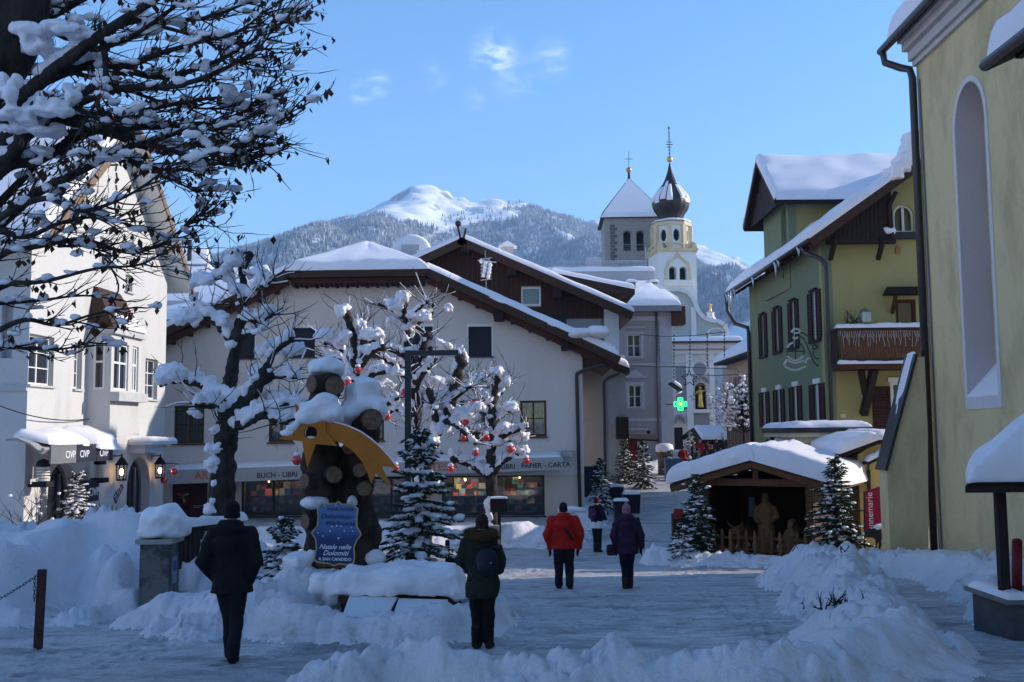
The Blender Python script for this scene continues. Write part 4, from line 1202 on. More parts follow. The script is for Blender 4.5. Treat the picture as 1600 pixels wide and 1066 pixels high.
def tz(u): return ap3[1] - (ap3[1] - F.uv(984, 488, ov)[1]) / (er - ap3[0]) * abs(u - ap3[0])
b.prism([F.p(ap3[0], ap3[1], ov), F.p(er, tz(er), ov), F.p(er, tz(er) - .3, ov), F.p(ap3[0], ap3[1] - .3, ov)], -F.n * 12)
b.prism([F.p(ap3[0] - .003, ap3[1], ov), F.p(ap3[0] - .003, ap3[1] - .3, ov), F.p(uL_, tz(uL_) - .3, ov), F.p(uL_, tz(uL_), ov)], -F.n * 12)
rf = b.build('roof', DARKWOOD, TH, world=True)
b = MB(); b.bar(F.p(ap3[0] - .2, ap3[1] - .12, ov + .04), F.p(er, tz(er) - .2, ov + .04), .07, .40); b.bar(F.p(ap3[0] + .2, ap3[1] - .12, ov + .04), F.p(uL_, tz(uL_) - .2, ov + .04), .07, .40); b.build('bargeboard', BROWNWOOD, rf, world=True)
b = MB(); snow_slab(b, F.p(ap3[0], ap3[1] + .01, ov + .05), F.p(er + .1, tz(er) + .01, ov + .05), F.p(er + .1, tz(er) + .01, -10.5), F.p(ap3[0], ap3[1] + .01, -10.5), .30, 24, 16, 8, edge=.2)
snow_slab(b, F.p(uL_, tz(uL_) + .01, ov + .05), F.p(ap3[0], ap3[1] + .01, ov + .05), F.p(ap3[0], ap3[1] + .01, -10.5), F.p(uL_, tz(uL_) + .01, -10.5), .30, 24, 16, 9, edge=.2); b.build('snow_cap', SNOW_ROOF, rf, world=True)
b = MB(); q = F.p(ap3[0], ap3[1], ov)
b.bar(q + Vector((0, 0, -.4)), q + Vector((-.25, 0, .75)), .12, .10); b.bar(q + Vector((0, 0, -.4)), q + Vector((.2, 0, .5)), .10, .10)
b.ball(q + Vector((-.2, 0, .75)), (.16, .12, .18), 8, 6); b.build('ridge_ornament', BROWNWOOD, rf, world=True)
for (px, py) in ((728, 388), (800, 424), (870, 458)):
 u_, z_ = F.uv(px, py, .5); b = MB(); F.box(b, u_ - .22, u_ + .22, z_ - .3, z_ + .25, .05, 1.25); b.build('purlin_end', DARKWOOD, rf, world=True)
b = MB(); r = F.rect(944, 484, 966, 552); F.box(b, r[0], r[1], r[2], r[3], -3, .35); b.build('stair_wall', mat('white_plaster', (.55, .56, .58), .9, .05, 3), TH, world=True)
BL = thing('house', 'narrow blue grey house wall between timber house and corner house', 'house', (at(960, 790, 57).x, 60, gz(57)))
F = Facade(at(940, 600, 57), at(978, 600, 57))
b = MB(); F.box(b, 0, F.L, -2, F.uv(950, 555)[1], -6, 0); b.build('wall', mat('blue_grey_render', (.27, .31, .37), .9, .08, 2), BL, world=True)
b = MB(); F.box(b, F.L * .55, F.L + .02, F.uv(970, 686)[1], F.uv(970, 652)[1], .02, .8)
b.build('lattice_box', DARKWOOD, BL, world=True)
b = MB(); q0, q1 = F.p(-1.0, F.uv(930, 548, 1)[1], 1), F.p(F.L + .1, F.uv(975, 575, 1)[1], 1)
b.prism([q0, q1, q1 + Vector((0, 0, -.35)), q0 + Vector((0, 0, -.35))], -F.n * 6); rf = b.build('roof', DARKWOOD, BL, world=True)
b = MB(); snow_slab(b, q0, q1, q1 - F.n * 6, q0 - F.n * 6, .4, 12, 10, 3); b.build('snow_cap', SNOW_ROOF, rf, world=True)
b = MB(); u_ = F.uv(944, 640, .1)[0]
b.tube([F.p(F.uv(968, 586, .6)[0], F.uv(968, 584, .6)[1], .7), F.p(u_ + .3, F.uv(950, 590)[1], .2), F.p(u_, F.uv(950, 597)[1], .1), F.p(u_, -2, .1)], .07, 7); b.build('downpipe', PIPE, BL, world=True, smooth=True)
for h, px, py, e in ((holes[13], 727, 750, 24), (holes[13], 812, 746, 20), (holes[11], 420, 752, 9)):  # the right-hand and left-window bulbs are added to brighten the goods
 u_, z_ = FSH.uv(px, py, -.6); c0 = FSH.p(u_, z_, -.62)
 b = MB(); b.ball(c0, (.05, .05, .07), 8, 6); o = b.build('display_lamp', mat('display_glow', (1, .8, .5), .5, 0, 1, emit=(1, .72, .4), estr=1.2), None, smooth=True)
 tag(o, {727: 'small warm display lamp glowing at the left of the large shop window', 812: 'added warm bulb brightening the goods at the right of the large shop window', 420: 'added warm bulb brightening the goods in the left bookshop window'}[px], 'lamp', 'display lamps in the bookshop')
 l_ = bpy.data.lights.new('display_light', 'POINT'); l_.energy = e; l_.color = (1, .78, .5); l_.shadow_soft_size = .1
 lo = bpy.data.objects.new('display_light', l_); COL.objects.link(lo); lo.location = c0 + FSH.n * .2 + Vector((0, 0, .1))
# ================================================================= THE YELLOW CHURCH ON THE RIGHT
YELLOW = stain_mat('pale_yellow_render', (.64, .515, .29), (.42, .335, .185), bump=.8, bscale=12, lo=.46, hi=.72, scale=1.3, stretch=(1, 1, .45), foot=(-1.5, .6, (.25, .21, .13)))
NICHEW = stain_mat('grey_white_plaster', (.56, .49, .49), (.46, .41, .41), bump=.25, bscale=14)
CH = thing('church', 'tall pale yellow church wall with a blind arched niche and brown downpipe', 'church', (14, 16, gz(18)))
pf = at(1459, 700, 25.5); pn = at(1622, 700, 20.3); dr = (pn - pf); dr.z = 0; dr.normalize()
F = Facade(pf, pf + dr * 40)
zc0 = F.uv(1440, 97)[1]
zb = -2.3
n0, n1 = F.uv(1505, 450)[0], F.uv(1553, 450)[0]
nz0, nz1 = F.uv(1537, 618)[1], F.uv(1527, 135)[1]
def niche_pts(g):
 w = (n1 - n0) / 2 + g; uc = (n0 + n1) / 2; zc = nz1 - (n1 - n0) / 2
 pts = [(uc - w, nz0 - g * 2.2), (uc + w, nz0 - g * 2.2)]
 for k in range(17):
  a = math.pi * k / 16
  pts.append((uc + w * math.cos(a), zc + (w + .25) * math.sin(a)))
 return pts
cut = MB(); cut.prism([F.p(u, z, .3) for u, z in niche_pts(0)], -F.n * .95)
w = F.wall([(0, zb), (F.L, zb), (F.L, zc0), (0, zc0)], 1.0, [], cut)
w.build('wall', YELLOW, CH, world=True)
ro, ri = niche_pts(.13), niche_pts(.0)
b = MB()
for k in range(len(ro)):
 j = (k + 1) % len(ro)
 b.prism([F.p(*ro[k], .0), F.p(*ro[j], .0), F.p(*ri[j], .0), F.p(*ri[k], .0)], F.n * .022)
fr = b.build('niche_frame', mat('niche_white', (.60, .57, .56), .8, .06, 3), CH, world=True)
b = MB()
pr = [F.p(u, z, -.655) for u, z in niche_pts(-.003)]
b.add(pr, [tuple(range(len(pr)))])
pr2 = niche_pts(-.003)
for k in range(len(pr2)):
 j = (k + 1) % len(pr2)
 b.add([F.p(*pr2[k], .01), F.p(*pr2[j], .01), F.p(*pr2[j], -.655), F.p(*pr2[k], -.655)], [(0, 1, 2, 3)])
b.build('niche_lining', NICHEW, CH, world=True)
b = MB(); b.hexa([F.p(n0, nz0 - .02, .03), F.p(n1, nz0 - .02, .03), F.p(n1, nz0 - .02, -.65), F.p(n0, nz0 - .02, -.65), F.p(n0, nz0 + .02, .03), F.p(n1, nz0 + .02, .03), F.p(n1, nz0 + .75, -.65), F.p(n0, nz0 + .75, -.65)])
b.build('sill_snow', SNOW, CH, world=True)
D = 13.5
b = MB(); F.box(b, .002, .9, zb, zc0, -D, -1.001); F.box(b, .9, F.L, zb, zc0, -D - .9, -D - .001); F.box(b, F.L - .9, F.L, zb, zc0, -D, -1.001); b.build('wall', YELLOW, CH, world=True)
rs = 1.05
zr = zc0 + rs * (D / 2)
b = MB(); b.prism([F.p(.01, zc0, -.0), F.p(.01, zc0, -D), F.p(.01, zr, -D / 2)], F.u * .7); b.prism([F.p(F.L - .8, zc0, 0), F.p(F.L - .8, zc0, -D), F.p(F.L - .8, zr, -D / 2)], F.u * .7); b.build('gable', YELLOW, CH, world=True)
b = MB()
for k, (d, z0, z1) in enumerate(((.10, 0, .14), (.20, .14, .40), (.34, .40, .62), (.44, .62, .78))):
 F.box(b, -.02 * k, F.L, zc0 + z0, zc0 + z1, -.5, d)
b.build('cornice', mat('cornice_plaster', (.50, .47, .45), .8, .08, 2), CH, world=True)
ze = zc0 + .80
b = MB()
b.prism([F.p(-.55, ze, .58), F.p(-.55, zr + .9, -D / 2), F.p(-.55, zr + .65, -D / 2), F.p(-.55, ze - .22, .58)], F.u * (F.L + .5))
b.prism([F.p(-.55, zr + .9, -D / 2 - .003), F.p(-.55, ze, -D - .85), F.p(-.55, ze - .22, -D - .85), F.p(-.55, zr + .65, -D / 2 - .003)], F.u * (F.L + .5))
rf = b.build('roof', DARKWOOD, CH, world=True)
b = MB(); b.tube([F.p(-.68, ze - .14, .66), F.p(F.L, ze - .14, .66)], .10, 8); b.tube([F.p(-.50, ze - .2, .66), F.p(-.48, ze - .5, .62), F.p(-.22, ze - .74, .32), F.p(-.02, ze - .86, .16), F.p(.02, ze - 1.1, .12), F.p(.03, -2.2, .12)], .095, 8)
b.build('gutter_and_downpipe', PIPE, CH, world=True, smooth=True)
b = MB(); b.tube([F.p(.22, zc0 - .4, .03), F.p(.27, 5, .03), F.p(.24, 1.5, .03), F.p(.30, -2, .03)], .02, 5); b.build('lightning_cable', GREYMETAL, CH, world=True)
b = MB()
snow_slab(b, F.p(-.6, ze + .02, .52), F.p(F.L, ze + .02, .52), F.p(F.L, ze + .02 + (zr + .9 - ze) * .5, -D / 4 - .05), F.p(-.6, ze + .02 + (zr + .9 - ze) * .5, -D / 4 - .05), .62, 40, 10, 12, lump=.35, edge=.3)
snow_slab(b, F.p(-.6, ze + .02 + (zr + .9 - ze) * .5, -D / 4 - .05), F.p(F.L, ze + .02 + (zr + .9 - ze) * .5, -D / 4 - .05), F.p(F.L, zr + .92, -D / 2), F.p(-.6, zr + .92, -D / 2), .5, 40, 10, 13)
b.build('snow_cap', SNOW_ROOF, rf, world=True)
b = MB()
yb = pf.y - .1
q = [at(1449, 870, yb), at(1412, 870, yb), at(1386, 735, yb), at(1431, 560, yb), at(1449, 556, yb)]
q[0].z = q[1].z = -2.2; q[1].x = q[2].x
b.prism(q, (0, .55, 0)); bt = b.build('buttress', YELLOW, CH, world=True)
b = MB(); b.bar(q[2] + Vector((-.05, .27, .0)), q[3] + Vector((0, .27, .1)), .7, .07); b.build('coping', DARKMETAL, bt, world=True)
b = MB(); snow_slab(b, q[2].lerp(q[3], .25) + Vector((-.03, 0, .05)), q[3] + Vector((0, 0, .12)), q[3] + Vector((0, .55, .12)), q[2].lerp(q[3], .25) + Vector((-.03, .55, .05)), .12, 14, 6, 5, lump=.6); b.build('snow_cap', SNOW, bt, world=True)
b = MB(); e0, e1 = at(1409, 695, yb), at(1424, 742, yb)
for a_, c_ in (((e0.x, e0.z), (e1.x, e0.z)), ((e1.x, e0.z), (e1.x, e1.z)), ((e0.x, e1.z), (e1.x, e1.z)), ((e0.x, e0.z), (e0.x, e1.z))):
 b.bar((a_[0], yb - .003, a_[1]), (c_[0], yb - .003, c_[1]), .02, .012)
b.build('access_hatch', YELLOW, bt, world=True)
PR = thing('porch_roof', 'small dark porch roof with a heavy block of snow high on the yellow wall', 'porch roof', F.p(F.uv(1580, 100)[0], 6.5, .3))
y0 = 17.2
g0, g1 = at(1541, 104, y0), at(1620, 40, y0)
b = MB()
p0 = at(1540, 103, y0); xw = p0.x
def rprism(mb, x0, z0, x1, z1, th, ya, yb):
 mb.prism([(x0, ya, z0), (x1, ya, z1), (x1, ya, z1 - th), (x0, ya, z0 - th)], (0, yb - ya, 0))
rprism(b, xw, p0.z + .06, xw + 2.6, p0.z + 1.25, .16, y0, y0 - 7)
b.build('roof', DARKWOOD, PR, world=True)
b = MB(); b.tube([(xw - .02, y0, p0.z), (xw - .02, y0 - 7, p0.z)], .10, 8); b.build('gutter', PIPE, PR, world=True, smooth=True)
b = MB()
q0 = Vector((xw + .02, y0, p0.z + .10))
snow_slab(b, q0, q0 + Vector((0, -7, 0)), q0 + Vector((2.5, -7, 1.14)), q0 + Vector((2.5, 0, 1.14)), .55, 26, 14, 6, edge=.22, lump=.3); b.build('snow_cap', SNOW, PR, world=True)
b = MB()
for yy in (y0 - .6, y0 - 3.5, y0 - 6.4):
 b.bar((xw + .5, yy, p0.z - .02), (xw + 2.6, yy, p0.z - 1.1), .12);
b.bar((xw + .4, y0 - .35, p0.z + .05), (xw + .4, y0 - 6.8, p0.z + .05), .12)
b.build('strut', DARKWOOD, PR, world=True, kind='stuff')
yS = 13.3
SHL = thing('shelter', 'small shelter with thick snow roof on a dark post by the right edge', 'shelter', (at(1572, 930, yS).x, yS, gz(yS)))
b = MB(); c0 = at(1568, 940, yS); zt = at(1570, 766, yS).z; zp = at(1570, 931, yS).z; gzs = gz(yS) - .1
b.box((c0.x + .02, yS, (1.0 + zp) / 2), (.115, .115, 1.0 - zp)); b.build('post', DARKWOOD, SHL, world=True)
b = MB(); xl = at(1558, 935, yS).x
b.box((xl + .75, yS + .25, (gzs + zp - .06) / 2), (1.42, 1.1, zp - .06 - gzs)); b.build('plinth', mat('dark_concrete', (.075, .072, .07), .9, .25, 4, .4), SHL, world=True)
b = MB(); b.box((xl + .73, yS + .25, zp - .03), (1.56, 1.22, .055)); b.build('plinth_slab', mat('slab', (.16, .155, .15), .9, .2, 5, .3), SHL, world=True)
b = MB(); zr_ = 1.06; A, B, C, D = [Vector(q) for q in ((at(1508, 762, yS - .45).x, yS - .45, zr_), (9.3, yS - .45, zr_), (9.3, yS + 1.3, zr_), (at(1512, 762, yS + 1).x, yS + 1, zr_))]; P, Q = Vector((7.5, yS + .25, zr_ + 1.12)), Vector((8.6, yS + .3, zr_ + 1.12))
b.prism([D, C, B, A], (0, 0, -.07)); b.add([A, B, C, D, P, Q], [(0, 1, 5, 4), (1, 2, 5), (2, 3, 4, 5), (3, 0, 4)]); rf = b.build('roof', DARKWOOD, SHL, world=True)
b = MB(); k = Vector((0, 0, .015)); e = Vector((-.03, -.07, 0))
snow_slab(b, A + k + e, B + k + e, Q + k, P + k, .30, 26, 14, 9, edge=.2, lump=.2); snow_slab(b, D + k + e, A + k + e, P + k, P + k * 1.1, .30, 18, 14, 10, edge=.2, lump=.2); fused(b, .035, 2).build('snow_cap', SNOW, rf, world=True)
b = MB(); p0 = at(1589, 846, yS + .2); p1 = at(1589, 930, yS + .2)
b.cyl(p1, p0, .065, n=14); b.ball(p0, (.065, .065, .04), 14, 6)
tag(b.build('bollard', mat('dark_red_paint', (.16, .012, .018), .5, .1, 3), None, smooth=True), 'dark red round bollard standing on the plinth behind the shelter post', 'bollard')
b = MB(); snow_slab(b, Vector((xl - .02, yS - .34, zp + .0)), Vector((xl + .3, yS - .34, zp)), Vector((xl + .3, yS + .8, zp)), Vector((xl - .02, yS + .8, zp)), .10, 8, 8, 4, edge=.15); b.build('snow_cap', SNOW, SHL, world=True)
# ================================================================= THE GREEN HOUSE
GREEN = stain_mat('green_render_lit', (.37, .325, .14), (.32, .285, .125), bump=.35, bscale=12, scale=.6)  # front copy of the house green, bounced light put into the colour
GREEN_SHADED = stain_mat('green_render_shaded', (.195, .225, .135), (.165, .19, .115), bump=.35, bscale=12, scale=.6)  # same house green made darker and bluer, shade put into the colour
GH = thing('house', 'green house with deep snowy gable roof, maroon shutters and wooden balcony', 'house', (17, 46, gz(46)))
nc = at(1294, 700, 40); fc = Vector((nc.x + .019 * 13.4, 53.4, 0))
FL = Facade(fc, nc); FF = Facade(nc, nc + Vector((10.5, -.15, 0)))
zb = -2.2
En = at(1262, 374, 39.0); Ef = at(1140, 457, 54.4); zE = (En.z + Ef.z) / 2
xE = (En.x + Ef.x) / 2 + .0
vs_ = .70                                   # roof pitch
xR = 17.6; zR = zE + vs_ * (xR - xE)
def roof_z(x): return zR - vs_ * abs(x - xR)
upr = [(1187, 492, 1199.5, 556), (1208, 482, 1223, 549), (1233, 470, 1249, 542), (1264, 455, 1284, 531)]
lwr = [(1188, 613, 1203, 668), (1210, 609, 1227, 666), (1235, 604, 1254, 664), (1266.5, 600, 1290, 658)]
def mid_third(F, r):
 u0, u1, z0, z1 = F.rect(*r); w = u1 - u0
 return (u0 + w * .33, u1 - w * .33, z0, z1)
ho = [mid_third(FL, r) for r in upr + lwr]
zwl = zE + .25
w = FL.wall([(0, zb), (FL.L, zb), (FL.L, zwl), (0, zwl)], .4, ho); w.build('wall', GREEN_SHADED, GH, world=True)
xw1 = nc.x + 10.5
arch = FF.rect(1396, 320, 1428, 362)
door = FF.rect(1400, 468, 1432, 545); lowd = FF.rect(1392, 596, 1412, 668)
cut = MB()
ap = arch_cut(cut, FF, arch[0], arch[1], arch[2], arch[3], .3)
def u_x(x): return x - nc.x
poly = [(0, zb), (10.5, zb), (10.5, roof_z(xw1) - .05), (u_x(xR), zR - .3), (0, roof_z(nc.x) - .05)]
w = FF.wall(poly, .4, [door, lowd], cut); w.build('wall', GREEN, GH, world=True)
b = MB(); FL.box(b, 0, .4, zb, zwl, -10, -.41); FF.box(b, 10.1, 10.5, zb, roof_z(xw1) - .3, -13, -.41); b.build('wall', GREEN, GH, world=True)
for r, hrect, lower in [(r, h, i > 3) for i, (r, h) in enumerate(zip(upr + lwr, ho))]:
 u0, u1, z0, z1 = FL.rect(*r); a0, a1 = hrect[0], hrect[1]
 wn_ = window(FL, hrect, GH, WHITEFRAME, mat('white_shutter_gap', (.55, .58, .60), .6, .06, 4) if lower else GLASS, .10, 1 if lower else 2, 1 if lower else 3, .06, .03, None)
 for s0, s1 in ((u0, a0 - .01), (a1 + .01, u1)):
  b = MB(); FL.box(b, s0, s0 + .06, z0, z1, .01, .07); FL.box(b, s1 - .06, s1, z0, z1, .01, .07); FL.box(b, s0 + .06, s1 - .06, z0, z0 + .08, .012, .065); FL.box(b, s0 + .06, s1 - .06, z1 - .08, z1, .012, .065)
  ns = 14
  for k in range(ns):
   zz = z0 + .09 + (z1 - z0 - .2) * k / ns; hh = (z1 - z0 - .2) / ns
   b.hexa([FL.p(s0 + .06, zz, .055), FL.p(s1 - .06, zz, .055), FL.p(s1 - .06, zz, .04), FL.p(s0 + .06, zz, .04), FL.p(s0 + .06, zz + hh * .9, .035), FL.p(s1 - .06, zz + hh * .9, .035), FL.p(s1 - .06, zz + hh * .9, .02), FL.p(s0 + .06, zz + hh * .9, .02)])
  b.build('shutter', SHUTTER, wn_, world=True)
 b = MB()
 if lower:
  FL.box(b, a0 - .12, a1 + .12, z1 + .02, z1 + .22, 0, .06); b.build('lintel', WHITEFRAME, wn_, world=True); b = MB(); FL.box(b, a0 - .1, a1 + .1, z0 - .16, z0 - .02, 0, .10)
 else:
  FL.box(b, u0 + .1, u1 - .1, z0 - .12, z0 - .02, 0, .12); b.build('sill', DARKWOOD, wn_, world=True); b = MB(); FL.box(b, a0 - .15, a1 + .15, z1 + .02, z1 + .10, 0, .14)
 b.build('surround', WHITEFRAME if lower else DARKWOOD, wn_, world=True)
yN, yF = 39.0, 54.6
b = MB()
def slab(mb, x0, z0, x1, z1, ya, yb, th):
 mb.prism([(x0, ya, z0), (x1, ya, z1), (x1, ya, z1 - th), (x0, ya, z0 - th)], (0, yb - ya, 0))
slab(b, xE, zE, xR, zR, yN, yF, .16); slab(b, xR + .002, zR, 2 * xR - xE, zE, yN, yF, .16)
rf = b.build('roof', DARKWOOD, GH, world=True)
b = MB(); b.bar((xE, yN - .03, zE - .16), (xR, yN - .03, zR - .16), .06, .36); b.bar((xR, yN - .03, zR - .16), (2 * xR - xE, yN - .03, zE - .16), .06, .36); b.build('bargeboard', BROWNWOOD, rf, world=True)
for k in range(13):
 yy = yN + .5 + k * 1.22
 b = MB(); b.bar((xE + .1, yy, zE - .24), (nc.x + .1, yy, roof_z(nc.x) - .30), .12, .15); b.build('rafter', REDWOOD, rf, world=True)
b = MB(); b.tube([(xE - .08, yN, zE - .06), (xE - .08, yF, zE - .06)], .09, 8); b.build('gutter', PIPE, rf, world=True, smooth=True)
b = MB()
snow_slab(b, (xE - .05, yN - .08, zE + .01), (xE - .05, yF, zE + .01), (xR, yF, zR + .01), (xR, yN - .08, zR + .01), .40, 34, 20, 14, edge=.22, lump=.35)
snow_slab(b, (xR, yN - .08, zR + .01), (xR, yF, zR + .01), (2 * xR - xE, yF, zE + .01), (2 * xR - xE, yN - .08, zE + .01), .40, 34, 20, 15, edge=.22, lump=.2)
b.build('snow_cap', SNOW_ROOF, rf, world=True)
b = MB()
for k, px in enumerate((1402, 1414, 1424, 1431)):
 q = at(px, 268 - k * 15, 38.9); b.box(q + Vector((0, .4, 0)), (.42, 1.2, .62 + .12 * k))
fb_ = fused(b, .07, 5, lump=.06, seed=4); fb_.build('snow_block', SNOW_ROOF, rf, world=True)
for k, (yy, L_) in enumerate(((54.2, .5), (53.5, .9), (52.9, 1.15), (52.3, .5), (48.2, .55), (44, .7), (43.5, .35), (40.4, .4))):
 b = MB(); b.tube([(xE - .1, yy, zE - .05), (xE - .1 + .02, yy, zE - .05 - L_ * .5), (xE - .09, yy, zE - .05 - L_)], [.09, .05, .008], 6)
 b.build('icicle', mat('ice', (.55, .60, .66), .15, .1, 4, spec=.6), rf, world=True, smooth=True)
b = MB(); yP = 39.35
P_ = lambda px, py: at(px, py, yP)
xs0, xs1 = P_(1297, 372).x, P_(1396, 372).x
npn = 14
zb0 = P_(1340, 374).z
for k in range(npn):
 a, c = xs0 + (xs1 - xs0) * k / npn, xs0 + (xs1 - xs0) * (k + 1) / npn - .015
 za, zc_ = roof_z(a) - .2, roof_z(c) - .2
 b = MB(); b.prism([(a, yP, min(zb0, za - .1)), (c, yP, min(zb0, zc_ - .1)), (c, yP, zc_), (a, yP, za)], (0, .05 + .01 * (k % 3), 0)); b.build('gable_plank', DARKWOOD, rf, world=True)
b = MB(); b.box(((xs0 + xs1) / 2, yP + .1, zb0 - .08), (xs1 - xs0 + .2, .22, .18)); b.build('beam', DARKWOOD, rf, world=True)
for px in (1303, 1378):
 b = MB(); p0 = P_(px, 374); b.tube([p0 + Vector((0, -.1, 0)), p0 + Vector((0, .12, -.3)), p0 + Vector((-.06, .35, -.75))], [.12, .11, .10], 6); b.build('bracket', DARKWOOD, rf, world=True)
b = MB(); b.bar(P_(1393, 374) , P_(1389, 322), .16); b.bar(P_(1389, 322), P_(1400, 300), .14); b.build('post', DARKWOOD, rf, world=True)
DM = MB(); xd, xd2 = 11.55, 21.0; yd = 47.0; hd = 3.05; zde = 11.75; zdr = at(1195, 252, 47).z
DM.prism([(xd, yd - hd, zde), (xd, yd, zdr), (xd, yd, zdr - .18), (xd, yd - hd, zde - .18)], (xd2 - xd, 0, 0))
DM.prism([(xd, yd + .002, zdr), (xd, yd + hd, zde), (xd, yd + hd, zde - .18), (xd, yd + .002, zdr - .18)], (xd2 - xd, 0, 0))
dm = DM.build('dormer_roof', DARKWOOD, GH, world=True)
b = MB()
for k in range(9):
 ya = yd - hd + .2 + k * (2 * hd - .4) / 9; yb = ya + (2 * hd - .4) / 9 - .02; ym = (ya + yb) / 2
 zt_ = zdr - (zdr - zde) * abs(ym - yd) / hd - .2
 if zt_ > zde + .1:
  b.prism([(xd + .25, ya, zde - .05), (xd + .25, yb, zde - .05), (xd + .25, yb, zt_), (xd + .25, ya, zt_)], (.05, 0, 0))
b.build('gable_boards', DARKWOOD, dm, world=True, kind='stuff')
b = MB(); b.bar((xd - .02, yd - hd, zde - .05), (xd - .02, yd, zdr - .05), .06, .26); b.bar((xd - .02, yd + hd, zde - .05), (xd - .02, yd, zdr - .05), .06, .26); b.build('bargeboard', BROWNWOOD, dm, world=True)
b = MB(); snow_slab(b, (xd - .08, yd - hd - .05, zde + .01), (xd2, yd - hd - .05, zde + .01), (xd2, yd, zdr + .01), (xd - .08, yd, zdr + .01), .40, 30, 26, 17, edge=.25, lump=.16)
snow_slab(b, (xd - .08, yd, zdr + .01), (xd2, yd, zdr + .01), (xd2, yd + hd, zde + .01), (xd - .08, yd + hd, zde + .01), .42, 30, 16, 18, edge=.25)
vv = []
for (x, y, z) in b.v:
 if y < yd - .3:
  z += .045 * math.sin((y - yd) * 2 * math.pi / .36) * (.5 + .5 * math.sin(x * 2 * math.pi / .45)) * float(np.clip(vnoise(x * .5 + 3, y * .6) + .5, 0, 1))
 vv.append((x, y, z))
b.v = vv
b.build('snow_cap', SNOW_ROOF, dm, world=True)
DW = Facade(Vector((12.3, yd + 2.2, 0)), Vector((12.3, yd - 2.2, 0)))
c_ = MB(); aw = DW.rect(1220, 320, 1229, 364)
arch_cut(c_, DW, aw[0], aw[1], 8.6, aw[3], .2)
w = DW.wall([(0, 8), (DW.L, 8), (DW.L, zde + .3), (0, zde + .3)], .35, [], c_); w.build('dormer_wall', GREEN_SHADED, GH, world=True)
b = MB(); DW.box(b, aw[0], aw[1], 8.6, aw[3], -.3, -.25); b.build('pane', GLASS, GH, world=True)
b = MB(); b.box((16.5, yd - 2.02, 9.9), (8.2, .3, 3.9)); b.build('dormer_wall', GREEN, GH, world=True)
b = MB(); cu = (ap[0][0] + ap[1][0]) / 2
ins = [((u - cu) * .8 + cu, arch[2] + (z - arch[2]) * .88 + .05) for u, z in ap]
for k in range(len(ap)):
 j = (k + 1) % len(ap); b.prism([FF.p(*ap[k], -.1), FF.p(*ap[j], -.1), FF.p(*ins[j], -.1), FF.p(*ins[k], -.1)], -FF.n * .06)
FF.box(b, cu - .05, cu + .05, arch[2], arch[3] - .1, -.15, -.09)
wn_ = b.build('window', WHITEFRAME, GH, world=True)
b = MB(); b.prism([FF.p(u, z, -.2) for u, z in ap], -FF.n * .02); b.build('pane', CLEAR, wn_, world=True)
YCURT = mat('cream_curtain', (.52, .46, .24), .9, .18, 4, 0, None, .1, stretch=(12, 12, 1))
b = MB()
for s in (-1, 1):
 e = arch[0] if s < 0 else arch[1]
 b.prism([FF.p(e, arch[2], -.27), FF.p(e + (-s) * .32, arch[2], -.27), FF.p(cu + s * .04, arch[3] - .1, -.27), FF.p(e, arch[3] - .25, -.27)], -FF.n * .02)
b.build('curtain', YCURT, wn_, world=True)
b = MB(); FF.box(b, arch[0] - .1, arch[1] + .1, arch[2] - .32, arch[2] - .05, .02, .22)
b.build('window_box', DARKMETAL, wn_, world=True)
b = MB(); u_, z_ = FF.uv(1388, 361, .5); snow_lump(b, FF.p(u_, z_, .5), (.28, .25, .16), 3); b.build('snow_lump', SNOW, GH, world=True)
BA = 1.15
bu0, bu1 = FF.uv(1309, 540, BA)[0], FF.uv(1450, 540, BA)[0]
zf0, zf1 = FF.uv(1370, 577, BA)[1], FF.uv(1370, 569, BA)[1]
zr0, zr1 = zf1 + .12, FF.uv(1370, 516, BA)[1]
b = MB(); FF.box(b, bu0, bu1, zf0, zf1, 0, BA + .1); bal = b.build('balcony', REDWOOD, GH, world=True)
npk = 30
for k in range(npk):
 u = bu0 + .1 + (bu1 - bu0 - .2) * k / npk; wd = (bu1 - bu0 - .2) / npk
 b = MB(); x0, x1 = u + .006, u + wd - .006; zc_ = (zr0 + zr1) / 2
 pts = [(x0, zr0), (x1, zr0), (x1, zr0 + .12), (x1 - wd * .24, zr0 + .2), (x1, zr0 + .30), (x1, zr1 - .3), (x1 - wd * .2, zr1 - .22), (x1, zr1 - .12), (x1, zr1), (x0, zr1), (x0, zr1 - .12), (x0 + wd * .2, zr1 - .22), (x0, zr1 - .3), (x0, zr0 + .30), (x0 + wd * .24, zr0 + .2), (x0, zr0 + .12)]
 b.prism([FF.p(p_, q_, BA) for p_, q_ in pts], -FF.n * .035); b.build('baluster_board', wood_mat('balcony_wood', (.16, .07, .036), (.085, .036, .02)), bal, world=True)
for k in range(7):
 d0 = BA - .12 - k * .15
 b = MB(); FF.box(b, bu0 + .02, bu0 + .05, zr0, zr1, d0 - .13, d0); b.build('baluster_board', BROWNWOOD, bal, world=True)
b = MB(); FF.box(b, bu0 - .03, bu1, zr1 + .002, zr1 + .09, BA - .09, BA + .08); FF.box(b, bu0 - .03, bu0 + .10, zr1 + .003, zr1 + .088, 0, BA - .092); FF.box(b, bu0, bu1, zr0 - .02, zr0 + .07, BA + .003, BA + .05); b.build('handrail', BROWNWOOD, bal, world=True)
b = MB(); snow_slab(b, FF.p(bu0 - .06, zr1 + .09, BA + .12), FF.p(bu1, zr1 + .09, BA + .12), FF.p(bu1, zr1 + .09, BA - .2), FF.p(bu0 - .06, zr1 + .09, BA - .2), .20, 30, 8, 20, edge=.12, lump=.25)
